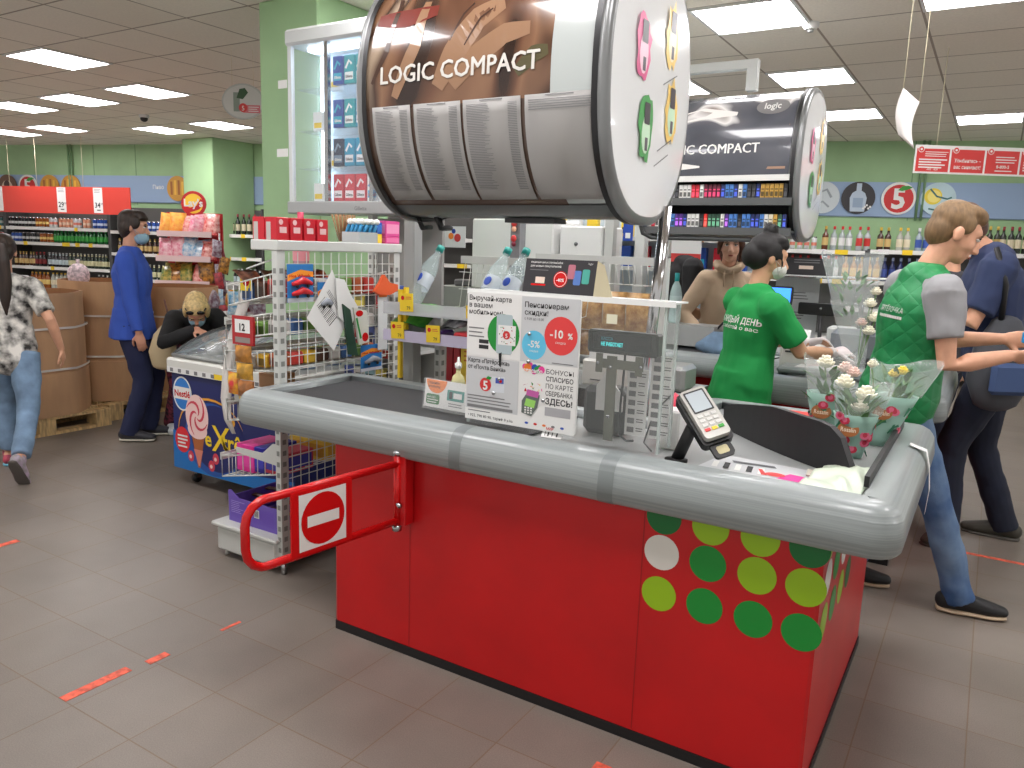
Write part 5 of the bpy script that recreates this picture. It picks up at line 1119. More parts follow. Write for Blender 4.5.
# poster with tiger toys etc behind the rack (px 470-500, 300-310)
tag(MB(frame((-2.0, 2.97, 1.12), (1, 0, 0), y=(0, 0, 1))).rect(0, 0, .16, .12, PAPER, 0, .003).poly([(.01, .02), (.08, .05), (.15, .02), (.15, .06), (.06, .08), (.01, .07)], BLUE, z=.001).build('picture_card'), 'small blue and white picture card behind the rack trays', 'card')

# chrome pole carrying the near cigarette cabinet
tag(MB().cyl((-1.06, 2.66, .87), (-1.0, 2.62, 1.66), .02, CHROME, seg=16).lathe([(.05, .869), (.05, .875), (.022, .885)], CHROME, 16, T=Matrix.Translation((-1.06, 2.66, 0))).build('support_pole'), 'chrome pole rising from the near counter to the near cigarette cabinet', 'pole')

# ---- payment terminal
tm = thing('payment_terminal', 'silver card payment terminal on a tilted black stand at the near counter', 'payment terminal', (-.77, 2.24, .87))
MB().cyl((0, 0, 0), (.052, .035, .16), .019, BLACK, seg=14).lathe([(.035, 0), (.035, .008), (.02, .012)], BLACK, 14).build('stand_pole', tm)
TT = frame((.052, .02, .145), (.80, -.20, -.0), y=(-.36, .05, .84)) @ Matrix.Translation((0, 0, 0))
# device long axis leans: top at upper-left, bottom at lower-right, face to the camera
up = V((-.66, .41, .62)).normalized(); right = V((.86, .50, .10)); right = (right-up*right.dot(up)).normalized()
TT = frame((.075, .01, .165), right, y=up)
MB(TT).poly(rrect(-.05, -.10, .05, .095, .015), BLACK, .03, z=-.021).poly(rrect(-.032, -.145, .032, -.09, .012), BLACK, .012, z=-.03).poly(rrect(-.018, -.135, .018, -.108, .006), mat('slip_cream', (200, 190, 150), .6), 0, z=-.0295).build('cradle', tm)
SV = mat('terminal_silver', (196, 194, 188), .3, metal=.2)
dv = MB(TT).poly(rrect(-.041, -.09, .041, .09, .012), SV, .02).build('device', tm)
MB(TT).poly(rrect(-.033, .0, .033, .082, .004), DARK, z=.0008).poly(rrect(-.028, .006, .028, .076, .003), mat('terminal_screen', (196, 206, 212), .2), z=.0014).build('screen', dv)
q = MB(TT)
for r_ in range(4):
    for c_ in range(3): q.box((-.031+.022*c_, -.018-.0165*r_, .0), (-.014+.022*c_, -.007-.0165*r_, .003), mat('key_grey', (214, 214, 210), .4) if r_ < 3 else (mat('key_red', (225, 60, 60), .4), mat('key_yel', (235, 200, 40), .4), mat('key_grn', (60, 160, 60), .4))[c_], ch=.001)
q.build('keypad', dv)
MB().chain([(.02, .05, .2), (-.05, .09, .20), (-.12, .10, .12), (-.14, .08, .02), (-.1, .05, .004)], .003, BLACK, 6).build('cable', tm)

# ---- packing area
PT = mat('partition_black', (30, 30, 32), .45)
pt = thing('packing_divider', 'black curved divider arm across the packing end of the near counter', 'divider', (0, 0, 0))
out = [(0, 0), (.02, .135), (.40, .155), (.455, .14), (.49, .10), (.50, .04), (.49, 0)]
def divider(t, mirror=False):
    n = 14; vs = []
    for i in range(n+1):
        u = i/n; x = -.79+.50*u; y = 2.82-.44*u-.03*math.sin(PI*u); h = .08+.065*min(1, u*2.2)**.7; 
        if u > .8: h *= math.sqrt(max(0.02, 1-((u-.8)/.2)**2*.92))
        if mirror: y = 7.28-y
        vs += [(x, y, .869), (x, y, .869+h)]
    f = [(2*i, 2*i+2, 2*i+3, 2*i+1) for i in range(n)]
    MB().add(vs, f, PT).build('divider_arm', t, solid=.022, bevel=.004)
divider(pt)
tag(MB().box((-.80, 2.99, .8685), (-.27, 3.16, .905), mat('tray_rim', (172, 175, 174), .35), ch=.01).rect(-.74, 3.0, -.30, 3.14, mat('red_mat', (205, 52, 42), .5), .9056).build('packing_ledge'), 'grey ledge with red top panel at the back of the near packing area', 'ledge')
tag(MB().poly([(-.235, 2.2), (-.222, 2.2), (-.222, 3.12), (-.235, 3.12)], PT, .03, z=.932).build('black_edge_guard'), 'black strip along the right inner edge of the near counter', 'edge guard')
lf = MB(frame((-.70, 2.235, .8695), (1, .0, 0), y=(0, 1, 0)) @ Matrix.Scale(1.15, 4)); lf.poly([(0, 0), (.30, .0), (.27, .14), (.02, .16)], mat('print_grey', (196, 198, 200), .4), .001); lf.poly([(.20, .01), (.33, .005), (.34, .05), (.22, .07)], PINK, .0, z=.001)
for i in range(5): lf.poly([(.03+.03*i, .02), (.045+.03*i, .02), (.035+.03*i, .08), (.02+.03*i, .08)], INK if i % 2 else WHITE, z=.0012)
lf.disc(.19, .04, .025, mat('disc_red', (222, 62, 62), .5), .0013, ry=.018); lf.poly([(.16, .02), (.175, .02), (.15, .07), (.14, .07)], RN, z=.0013); lf.poly([(.07, .09), (.18, .1), (.17, .12), (.06, .11)], mat('print_dark', (90, 92, 96), .5), z=.0012)
tag(lf.build('counter_leaflet'), 'printed leaflet with pink corner taped flat on the packing deck', 'leaflet')
# crumpled green-white bag at front right corner
m = MB(); n = 17; vs = []
for i in range(n):
    for j in range(n):
        u, v = i/(n-1), j/(n-1); vs.append((-.40+.16*u+.03*v, 2.14+.26*v, .878+.018*math.sin(PI*u)*(.4+v)+.035*abs(noise.noise(V((u*3+v*2, v*2.2, 1))))))
fs = [(i*n+j, (i+1)*n+j, (i+1)*n+j+1, i*n+j+1) for i in range(n-1) for j in range(n-1)]
tag(m.add(vs, fs, mat('green_bag', (214, 226, 206), .3, alpha=.85), True).build('plastic_bag', solid=.002), 'crumpled translucent pale green bag at the front right corner of the near counter', 'bag')
tag(MB(frame((-.40, 2.30, .872), (1, .1, 0), y=(0, 1, 0.1))).rect(0, 0, .08, .05, mat('strip_tan', (185, 180, 165), .5), .01, .004).build('cream_label'), 'small cream label holder against the black divider', 'label')
rb = thing('barcode_ribbon', 'white barcode strip hanging over the right end bumper of the near counter', 'ribbon', (-.115, 2.80, .89))
pts = [(-.06, 0, .02), (-.01, 0, .005), (.004, 0, -.05), (.012, -.005, -.12), (.008, -.01, -.2)]
m = MB(); vs = []
for p in pts: vs += [(p[0], p[1]-.02, p[2]), (p[0], p[1]+.02, p[2])]
m.add(vs, [(2*i, 2*i+1, 2*i+3, 2*i+2) for i in range(4)], PAPER, True); m.build('strip', rb, solid=.001)
q = MB(frame((.014, -.022, -.17), (0, 1, 0), y=(0, 0, 1))); 
for i in range(3): q.rect(.012, .01+.025*i, .026, .014+.025*i, INK, .0)
q.build('print', rb)

# ---- flowers
LEAF = mat('leaf', (70, 115, 50), .5, noise_amt=.2, noise_scale=30); STEM = mat('stem', (90, 130, 60), .6)
SLV = mat('sleeve_mint', (165, 205, 190), .35, alpha=.88); SLC = mat('sleeve_clear', (225, 232, 230), .12, alpha=.16)
def flower(m, p, r, c, seed):
    rnd = random.Random(seed)
    m.ell(p, (r*.55, r*.55, r*.5), c, nu=10, nv=7)
    for ring, (k, rr, zz, tl) in enumerate(((5, .35, .25, .5), (7, .62, .0, .9), (8, .85, -.25, 1.2))):
        for i in range(k):
            a = 2*PI*i/k+ring*.5+rnd.random()*.3; c0 = V(p)+V((math.cos(a)*r*rr*.7, math.sin(a)*r*rr*.7, r*zz))
            T = Matrix.Translation(c0) @ Matrix.Rotation(a, 4, 'Z') @ Matrix.Rotation(tl*.6, 4, 'Y')
            m.ell((0, 0, 0), (r*.12, r*.36, r*.42), c, T=T, nu=8, nv=5)
def bouquet(loc, lab, heads, h=.27, rt=.1, rb_=.028, lean=(0, 0), roses=1, clear=False):
    t = thing('flower_bouquet', lab, 'bouquet', loc); n = 20
    def sl(z0, z1, mt, name, wav=.0):
        vs = []; kz = 6
        for j in range(kz+1):
            z = z0+(z1-z0)*j/kz; u = z/h; r = rb_+(rt-rb_)*u
            for i in range(n):
                a = 2*PI*i/n; rr = r*(1+wav*math.sin(3*a+1)*u); zz = z+(wav*.12*math.sin(2*a+.5) if j == kz else 0); vs.append((rr*math.cos(a)+lean[0]*u, rr*.72*math.sin(a)+lean[1]*u, zz))
        return MB().add(vs, [(j*n+i, j*n+(i+1) % n, (j+1)*n+(i+1) % n, (j+1)*n+i) for j in range(kz) for i in range(n)], mt, True).build(name, t, solid=.0008)
    s1 = sl(0, h*.62, SLC if clear else SLV, 'lower_sleeve' if clear else 'printed_sleeve'); sl(h*.62, h, SLC, 'clear_sleeve', .15)
    q = MB(); RSC = [mat('rose_print', (200, 50, 75), .45), mat('rose_print2', (225, 110, 140), .45), mat('rose_leaf', (50, 120, 90), .45)]
    rnd = random.Random(int(loc[0]*1000))
    for i in range(0 if clear else 26):
        z = h*(.06+.54*rnd.random()); a = rnd.random()*2*PI; u = z/h; r = rb_+(rt-rb_)*u+.0015; P = V((r*math.cos(a)+lean[0]*u, r*.72*math.sin(a)+lean[1]*u, z)); nrm_ = V((math.cos(a), math.sin(a)/.72, 0)).normalized()
        T = frame(P+nrm_*.0012, V((-nrm_.y, nrm_.x, 0)), y=(0, 0, 1)); kk = i % 3; rr = .017 if kk < 2 else .014
        if kk == 2: q.stroke([(-.018, -.02), (0, 0), (.006, .025)], [.004, .01, .003], RSC[2], 0, T=T); q.stroke([(.0, .0), (.018, .008)], [.003, .009], RSC[2], 0, T=T)
        else: q.disc(0, 0, rr, RSC[kk], 0, T=T, seg=9, ry=rr*.8); q.disc(0, .002, rr*.5, RSC[1-kk], .0006, T=T, seg=7)
    if not clear: q.build('rose_print', s1)
    q = MB(); zz = h*.42; u = zz/h; r = rb_+(rt-rb_)*u+.003; T = frame((lean[0]*u-.01, -r*.74+lean[1]*u, zz), (1, 0, 0), y=(0, .25, 1)); q.disc(0, 0, .032, mat('badge_bronze', (165, 100, 50), .4), 0, .001, T=T, ry=.024); q.text('Rosalin', 0, -.008, .02, mat('badge_cream', (240, 225, 200), .5), .001, T=T, align='c', bold=.01, width=.045)
    if not clear: q.build('badge', s1)
    q = MB()
    for (x, y, z, r, c) in heads: q.chain([(0, 0, .01), (x*.4, y*.4, z*.5), (x, y, z)], .003, STEM, 6)
    for i in range(22):
        a = rnd.random()*2*PI; r = rt*(.2+.4*rnd.random()); z = h*(.4+.42*rnd.random()); T = Matrix.Translation((r*math.cos(a)+lean[0]*z/h, r*.7*math.sin(a)+lean[1]*z/h, z)) @ Matrix.Rotation(a, 4, 'Z') @ Matrix.Rotation(-.6-.7*rnd.random(), 4, 'Y')
        q.add([(0, 0, 0), (.02, .012, .004), (.045, .008, 0), (.065, 0, -.008), (.045, -.008, 0), (.02, -.012, .004)], [(0, 1, 2, 3, 4, 5)], LEAF, False, T)
    q.build('stems_and_leaves', t)
    for i, (x, y, z, r, c) in enumerate(heads):
        q = MB(); flower(q, (x, y, z+.02), r*1.22, c, i); q.build('flower_head', t)
FWH = mat('petal_white', (240, 236, 215), .5); FYE = mat('petal_yellow', (240, 215, 80), .5); FPK = mat('petal_pink', (235, 205, 195), .5)
bouquet((-.42, 2.74, .87), 'flower bouquet in printed sleeve at the left of the three on the near counter', [(-.03, .0, .27, .028, FWH), (.03, .02, .255, .024, FPK), (.06, .0, .245, .022, FPK)], .30, .085, .035, (-.03, .02))
bouquet((-.285, 2.90, .87), 'flower bouquet with yellow blooms at the right rear of the three on the near counter', [(.03, -.01, .235, .018, FYE), (.055, 0, .245, .02, FYE), (-.04, 0, .26, .018, FWH)], .285, .11, .035, (.05, .03))
bouquet((-.335, 2.66, .87), 'flower bouquet with three white blooms and round bronze badge, front of the three', [(-.035, -.02, .225, .029, FWH), (.03, -.02, .195, .031, FWH), (.018, -.03, .155, .027, FWH)], .235, .088, .035, (0.01, -.02))

# ================================================================== CIGARETTE CABINETS (oval tubes over the checkouts)
def print_mat(name, stops, scale, stretch, rough=.18):
    m = bpy.data.materials.new(name); m.use_nodes = True; N = m.node_tree.nodes; L = m.node_tree.links; b = N['Principled BSDF']
    tc = N.new('ShaderNodeTexCoord'); mp = N.new('ShaderNodeMapping'); mp.inputs['Scale'].default_value = stretch; mp.inputs['Rotation'].default_value = (0, .6, 0)
    nz = N.new('ShaderNodeTexNoise'); nz.inputs['Scale'].default_value = scale; nz.inputs['Detail'].default_value = 1.5; nz.inputs['Distortion'].default_value = .6
    cr = N.new('ShaderNodeValToRGB'); e = cr.color_ramp.elements
    for i, (p, c) in enumerate(stops):
        x = e[i] if i < 2 else e.new(p); x.position = p; x.color = (*lin(c), 1)
    L.new(tc.outputs['Object'], mp.inputs[0]); L.new(mp.outputs[0], nz.inputs[0]); L.new(nz.outputs[0], cr.inputs[0]); L.new(cr.outputs[0], b.inputs['Base Color']); b.inputs['Roughness'].default_value = rough; b.inputs['Coat Weight'].default_value = .5
    return m
BROWNP = print_mat('brown_photo_print', [(.32, (40, 24, 18)), (.42, (96, 64, 46)), (.50, (128, 94, 70)), (.58, (62, 40, 30)), (.70, (170, 150, 128))], 2.6, (1.6, 1, .8))
GREYP = print_mat('grey_photo_print', [(.36, (72, 74, 82)), (.50, (84, 86, 94)), (.60, (98, 98, 104)), (.66, (225, 222, 220)), (.75, (120, 105, 95))], 2.2, (1.2, 1, 2.0))
RIMG = mat('tube_rim', (128, 130, 130), .3, metal=.3); SHELL = mat('tube_shell', (120, 122, 122), .35); CLEARP = mat('tube_light_panel', (178, 184, 182), .2, coat=.4)
def tube(name, lab, yc, x0, x1, closed):
    t = thing(name, lab, 'cigarette cabinet', (x0, yc, 2.015)); ay, az, ex = .335, .415, .85
    def pf(th, k=1.): # th degrees, 0 = front
        c, s = math.cos(math.radians(th)), math.sin(math.radians(th)); return (-ay*k*math.copysign(abs(c)**ex, c), az*k*math.copysign(abs(s)**ex, s))
    W_ = x1-x0
    def patch(m, xa, xb, ta, tb, lift, mt, n=16):
        k = 1+lift/.39; vs = []
        for i in range(n+1):
            y, z = pf(ta+(tb-ta)*i/n, k); vs += [(xa, y, z), (xb, y, z)]
        m.add(vs, [(2*i, 2*i+1, 2*i+3, 2*i+2) for i in range(n)], mt, True); return m
    # arc length -> angle table (from theta=-90 up)
    tab = []; s = 0; pv = pf(-90)
    for i in range(361):
        th = -90+i*.5; q = pf(th); s += math.hypot(q[0]-pv[0], q[1]-pv[1]); pv = q; tab.append((s, th))
    def ang(v):
        for i, (s_, th) in enumerate(tab):
            if s_ >= v: return th
        return 90
    def angz(z):
        r_ = max(-1, min(1, z/az)); return math.degrees(math.asin(math.copysign(abs(r_)**(1/ex), r_)))
    def wrap(src, lift, mt_parent, nm, x_off, v_off):
        out = MB(); k = 1+lift/.39
        for p in src.v:
            th = angz(p.y+v_off); y, z = pf(th, k+p.z/.39); out.v.append(V((p.x+x_off, y, z)))
        out.f = src.f; out.m = src.m; out.mats = src.mats; out.sm = src.sm
        return out.build(nm, t if mt_parent is None else mt_parent)
    if closed:
        shell = patch(MB(), 0, W_, -90, 270, -.004, SHELL, 64).build('shell', t)
        patch(patch(MB(), .01, W_-.16, -6.5, 80, .002, BROWNP, 24), W_-.16, W_-.02, -60, 80, .002, CLEARP, 24).build('front_print', t)
        patch(MB(), .01, W_-.16, -62, -6.5, .0015, mat('panel_brown', (92, 74, 64), .2, coat=.4)).build('lower_panel', t)
        # red notice strip and darker strokes of the picture
        zf = lambda z: None
        src = MB(); src.text('LOGIC COMPACT', 0, 0, .078, mat('logo_white', (205, 202, 195), .3), 0, width=.62); src.text('LOGIC COMPACT', .0035, 0, .078, MATS['logo_white'], .0006, width=.62); src.text('LOGIC COMPACT', .0018, .002, .078, MATS['logo_white'], .0003, width=.62)
        wrap(src, .006, None, 'lettering', .08, .015)
        src = MB()
        src.poly([(0, .12), (.33, .12), (.33, .2), (0, .2)], mat('print_red', (150, 48, 40), .25, coat=.4), z=0) if 0 else None
        PT_ = mat('print_tan', (142, 108, 82), .22, coat=.4); PD = mat('print_dark_brown', (66, 44, 34), .22, coat=.4); PR_ = mat('print_red', (112, 44, 36), .22, coat=.4)
        for (pts, w_, mm) in (([(.02, .05), (.08, .15), (.10, .3), (.06, .42)], .02, PD), ([(.12, .0), (.2, .16), (.22, .34)], .05, PT_), ([(.30, .02), (.36, .12), (.44, .22), (.55, .27)], .09, PT_), ([(.36, .02), (.44, .10), (.55, .16), (.66, .17)], .07, PT_), ([(.34, .16), (.38, .24), (.42, .28)], .008, PD), ([(.40, .14), (.45, .22), (.50, .25)], .008, PD), ([(.02, .26), (.15, .255), (.3, .27)], .06, PR_), ([(.60, .04), (.66, .09), (.72, .1)], .05, mat('print_green_brown', (84, 78, 52), .25, coat=.4))):
            P = []; 
            for i in range(len(pts)-1):
                for q in range(5): P.append((pts[i][0]+(pts[i+1][0]-pts[i][0])*q/5, pts[i][1]+(pts[i+1][1]-pts[i][1])*q/5))
            src.stroke(P, [w_*(.5+.5*math.sin(PI*(i+.5)/len(P))) for i in range(len(P))], mm, 0)
        wrap(src, .0035, None, 'picture_strokes', .02, -.03)
        # four printed price lists
        for i, (xa, w_) in enumerate(((.045, .165), (.225, .19), (.425, .215), (.655, .24))):
            m = patch(MB(), xa, xa+w_, -55, -5.5, .008, mat('list_paper', (156, 154, 151), .6), 10); o = m.build('price_list', t, solid=.001)
            q = MB(); random.seed(i+3)
            if i < 3:
                for r_ in range(52):
                    y = .262-.0048*r_; q.rect(.014, y, .014+.06+.03*random.random(), y+.0016, INKG, 0); q.rect(w_-.045, y, w_-.012, y+.0016, INKG, 0)
            else:
                for r_ in range(5): y = .262-.0065*r_; q.rect(.014, y, w_-.012, y+.002, INKG, 0)
            q.rect(w_*.3, .273, w_*.7, .2755, INKG, 0); wrap(q, .0105, o, 'print', xa, -.335)
        patch(MB(), .0, W_, -74, -61, .004, mat('lower_trim', (104, 106, 106), .35, metal=.3)).build('lower_trim', t)
        MB().box((.42, -.06, -az-.012), (.62, .03, -az+.004), DARK).build('latch_slot', t)
        for (x, y) in ((.0, .02), (.04, .10), (.09, .02)): MB().chain([(x, y-.05, -az+.01), (x, y-.02, -az-.035), (x+.005, y+.03, -az-.03)], .01, BLACK, 8).build('hook', t)
    else:
        patch(MB(), 0, W_, -8, 235, -.004, SHELL, 40).build('shell', t)
        patch(patch(MB(), .015, W_-.03, -7, 72, .002, GREYP, 20), .0, W_, -11, -7, .004, WHITE, 3).build('header_print', t)
        src = MB(); src.text('LOGIC COMPACT', 0, 0, .075, WHITE, 0, width=.58); src.text('LOGIC COMPACT', .0035, 0, .075, WHITE, .0006, width=.58); wrap(src, .006, None, 'lettering', .10, .05); src = MB(); src.disc(.72, .30, .09, mat('logo_grey', (120, 118, 118), .3), 0, ry=.045); src.text('logic', .72, .285, .05, WHITE, .002, align='c', bold=.02); wrap(src, .006, None, 'logo_badge', .0, .0)
        src = MB(); WW = mat('print_white', (232, 228, 224), .25, coat=.4)
        src.stroke([(.0, .0), (.15, .005), (.32, .0)], [.02, .05, .01], WW, 0); src.stroke([(0, .26), (.15, .27), (.3, .30), (.5, .29)], [.03, .05, .07, .02], WW, 0); src.poly([(.70, -.02), (.80, -.02), (.80, .22)], mat('print_wood', (150, 116, 92), .3), z=0); wrap(src, .004, None, 'picture_strokes', .03, -.02)
        MB().box((.0, .02, -.40), (W_, .05, .04), mat('cab_inside', (48, 48, 50), .5)).box((.0, -.30, .01), (W_, .05, .03), mat('cab_inside', (48, 48, 50), .5)).build('inner_back', t)
        # lower lip and shelves
        for z, yf in ((-.205, -.315), (-.37, -.285)):
            s_ = MB().box((.0, yf, z-.012), (W_, .02, z), mat('cab_shelf', (80, 82, 82), .4)).build('shelf', t)
            MB().box((.0, yf-.012, z-.03), (W_, yf-.001, z+.012), mat('cab_rail', (96, 98, 98), .3, metal=.3)).build('rail', s_)
        patch(MB(), 0, W_, 235, 292, -.004, SHELL, 12).build('under_shell', t)
        MB().chain([(.0, -.335, -.01), (.0, -.335, -.33), (.01, -.30, -.40), (.06, -.27, -.425), (W_-.02, -.27, -.425)], .014, mat('cab_tube', (70, 72, 72), .3), 8).build('front_tube', t)
    # caps
    for xx, sgn in ((0, -1), (W_, 1)):
        ring = MB(); n = 56; vs = []
        prof = [(.0, 1.0), (.0, 1.03), (.018, 1.035), (.03, 1.01), (.032, .965)]
        for dx, k in prof:
            for i in range(n): y, z = pf(360*i/n, k); vs.append((xx+sgn*dx, y, z))
        ring.add(vs, [(a*n+i, a*n+(i+1) % n, (a+1)*n+(i+1) % n, (a+1)*n+i) for a in range(4) for i in range(n)], RIMG, True)
        if closed or 1:
            vs = []; 
            for k in (1.03, 1.0):
                for i in range(n): y, z = pf(360*i/n, k); vs.append((xx+sgn*(-.012), y, z))
        cap = ring.build('cap_rim', t)
        if True:
            r2 = MB(); vs = []
            for dx in (-.02, -.0005):
                for i in range(n): y, z = pf(360*i/n, 1.03); vs.append((xx+sgn*dx, y, z))
            r2.add(vs, [(i, (i+1) % n, n+(i+1) % n, n+i) for i in range(n)], BLACK, True).build('dark_seal', cap)
        face = MB(); vs = [(xx+sgn*.045, 0, 0)]
        for j, k in enumerate((.35, .65, .85, .965)):
            for i in range(n): y, z = pf(360*i/n, k); vs.append((xx+sgn*(.045-.014*(k**2)), y, z))
        fs = [(0, 1+(i+1) % n, 1+i) for i in range(n)]+[(1+a*n+i, 1+a*n+(i+1) % n, 1+(a+1)*n+(i+1) % n, 1+(a+1)*n+i) for a in range(3) for i in range(n)]
        fc = face.add(vs, fs, mat('cap_white', (226, 228, 228), .12, coat=.5), True).build('cap_panel', cap)
        if sgn > 0:
            Tf = frame((xx+.0463, 0, 0), (0, 1, 0), y=(0, 0, 1)); q = MB(Tf)
            for (y, z, c, c2) in ((-.13, .10, (215, 90, 140), (240, 200, 215)), (.10, .18, (235, 200, 110), (245, 230, 190)), (-.08, -.13, (80, 160, 90), (200, 230, 200)), (.13, -.05, (235, 160, 90), (250, 220, 190))):
                rr = .055; mm = mat('blob%d' % c[0], c, .3); m2 = mat('blobp%d' % c[1], c2, .3)
                P = []; rnd = random.Random(c[0])
                for i in range(22): a = 2*PI*i/22; k = 1+.35*(rnd.random()-.5); P.append((y+rr*k*math.cos(a), z+.10*k*math.sin(a)))
                q.poly(P, mm, z=0); q.disc(y, z-.02, rr*.6, m2, .0008, ry=.06, seg=14); q.poly(rrect(y-.02, z+.01, y+.025, z+.075, .006), mat('pod', (70, 66, 72), .3), z=.0015); q.rect(y-.006, z-.07, y+.016, z-.03, mat('pod2', (90, 86, 92), .3), .0015)
            for (y0, z0) in ((.04, .02), (.02, -.19), (.0, -.24)): q.stroke([(y0, z0), (y0+.12, z0+.05)], .004, INKG, .001)
            q.build('cap_print', fc)
    return t
tube('cigarette_cabinet', 'near oval cigarette cabinet with brown picture and four price lists above the near counter', 2.45, -1.935, -1.035, True)
tube('cigarette_cabinet', 'far oval cigarette cabinet, open with rows of packs, above the cashier', 4.83, -1.88, -1.0, False)
arm = thing('cabinet_arm', 'grey angled beam holding the far cigarette cabinet near the ceiling', 'beam', (0, 0, 0))
MB().box((-2.25, 4.80, 2.585), (-1.33, 4.86, 2.635), OFFW).box((-1.39, 4.80, 2.46), (-1.33, 4.86, 2.5845), OFFW).build('beam', arm); MB().box((-2.25, 4.80, .9), (-2.19, 4.86, 2.5845), OFFW).build('upright', arm)
# cigarette packs
PK = [('navy', (36, 46, 96)), ('white', (222, 222, 218)), ('crimson', (190, 36, 48)), ('white and gold', (225, 215, 190)), ('silver', (180, 184, 190)), ('sky blue', (80, 130, 200)), ('black', (34, 34, 36)), ('maroon', (96, 30, 50)), ('violet', (86, 52, 130)), ('gold', (190, 150, 70)), ('dark green', (50, 80, 64)), ('red', (215, 50, 45))]
rowA = [6, 6, 9, 0, 1, 2, 8, 4, 6, 1, 1, 1, 2, 2, 1, 7, 7, 7, 7, 0, 5, 5, 0, 1, 5, 6, 6, 0, 9, 9, 9, 9, 9, 6]
rowB = [0, 1, 2, 1, 1, 1, 0, 5, 8, 8, 0, 1, 1, 1, 6, 11, 10, 10, 10, 1, 8, 5, 5, 6, 5, 5, 0, 0, 5, 1, 3, 9, 10, 0]
pp = {}
for rname, row, z, y in (('upper', rowA, 2.015-.205, 4.83-.28), ('lower', rowB, 2.015-.37, 4.83-.25)):
    for i, k in enumerate(row):
        if k not in pp:
            nm, c = PK[k]; o = MB().box((-.011, -.027, 0), (.011, .027, .088), mat('pk_'+nm, c, .3), ch=.001).rect(.003, .02, .019, .045, mat('pkb_'+nm, shade(c, .45) if sum(c) > 350 else shade(c, 2.4), .35), 0, T=frame((-.011, -.0276, 0), (1, 0, 0), y=(0, 0, 1))).rect(.003, .055, .019, .062, mat('pkb_'+nm, c, .35), 0, T=frame((-.011, -.0276, 0), (1, 0, 0), y=(0, 0, 1))).build('cigarette_pack'); pp[k] = o
        else: o = pp[k].copy(); COL.objects.link(o)
        o.location = (-1.87+.0250*i, y, z+.0005); o.rotation_euler = (0, 0, .12)
        tag(o, '%s cigarette pack in the %s row of the far open cabinet' % (PK[k][0], rname), 'cigarette pack', '%s packs in the %s row' % (PK[k][0], rname))

# ================================================================== SECOND CHECKOUT AND ITS EQUIPMENT
c2 = counter('far red checkout counter behind the cashier, mirror of the near one', (0, 0, 0), True)
pt2 = thing('packing_divider', 'black divider arm on the far checkout, behind the bouquets', 'divider', (0, 0, 0)); divider(pt2, True)
sc = thing('scanner_housing', 'grey rounded housing with white and red sheet at the near edge of the far checkout', 'equipment', (-.72, 4.30, .904))
MB().box((-.20, -.16, 0), (.22, .12, .035), BUMP, ch=.012).build('body', sc)
q = MB(frame((-.12, -.12, .0356), (1, .1, 0), y=(0, 1, 0))); q.poly([(0, 0), (.26, .02), (.2, .2), (.03, .18)], PAPER, 0); q.stroke([(.06, .1), (.12, .13), (.18, .08)], .02, mat('pale_red', (225, 130, 130), .5), .001); q.build('sheet', sc)
pr_ = thing('receipt_printer', 'white receipt printer under the cashier\'s gloved hands', 'printer', (-.86, 4.42, .9045))
MB().box((-.09, -.10, 0), (.11, .10, .13), mat('printer_white', (205, 204, 198), .4), ch=.012).build('case', pr_); MB().box((-.06, -.104, .09), (.08, -.1005, .10), DARK).build('paper_slot', pr_); MB(frame((-.02, -.02, .1306), (1, 0, 0), y=(0, .5, .85))).rect(0, 0, .06, .09, PAPER, 0, .001).build('receipt', pr_)
MB().chain([(-.09, .0, .05), (-.16, -.05, .03), (-.15, -.08, .12), (-.2, .02, .2), (-.24, .08, .19)], .004, BLACK, 6).build('cable', pr_)
mo = thing('cash_monitor', 'grey backed monitor unit right of the receipt printer on the far checkout', 'monitor', (-.60, 4.58, .904))
MB().box((-.14, -.03, .04), (.14, .06, .22), mat('monitor_grey', (135, 140, 146), .35), ch=.03).box((.10, -.06, .02), (.17, .07, .25), mat('monitor_dark', (44, 46, 50), .35), ch=.01).build('casing', mo); MB().box((-.08, -.04, 0), (.08, .05, .0395), DARK).build('foot', mo); MB().chain([(.05, -.036, .2), (.02, -.06, .12), (-.06, -.07, .06), (-.14, -.06, .05)], .004, BLACK, 6).build('cable', mo)
d2 = thing('customer_display', 'black customer display on a stalk above the far checkout, seen from behind', 'display', (-.86, 4.90, 1.20)); MB().box((-.13, -.02, -.035), (.13, .025, .035), BLACK, ch=.006).build('housing', d2); MB().cyl((0, -.022, .005), (0, -.019, .005), .008, STEEL, seg=10).build('lock', d2); MB().cyl((0.01, 0, -.33), (0, 0, -.0355), .012, DARK, seg=8).build('stalk', d2)
s2 = thing('acrylic_shield', 'clear acrylic shield on the far checkout behind the black customer display', 'screen guard', (0, 0, 0)); MB().box((-1.12, 5.02, .904), (-.50, 5.025, 1.39), PLEXI).build('pane', s2); MB().box((-1.2, 4.78, 1.391), (-.46, 5.03, 1.398), MATS['shield_top']).build('top_sheet', s2); MB().box((-1.02, 5.012, 1.31), (-.93, 5.0195, 1.36), PAPER).build('label', s2)
for xx in (-1.12, -.505): MB().box((xx, 5.01, .904), (xx+.008, 5.0195, 1.39), PED).build('edge_strip', s2)
b2 = thing('promo_board', 'dark promo board with red disc behind the cashier\'s face mask', 'sign', (-1.12, 4.80, 1.3985)); q = MB(frame((0, 0, 0), (1, 0, 0), y=(0, 0, 1))); q.rect(0, 0, .32, .10, mat('promo_black', (48, 46, 50), .4), 0, .004); q.disc(.04, .045, .026, REDG, .001); q.text('-40%', .04, .04, .014, WHITE, .0016, align='c'); q.rect(.13, .035, .21, .055, mat('promo_cream', (225, 205, 190), .5), .001); q.lines(.1, .09, .28, 2, .014, INKG, z=.001); q.build('board', b2)
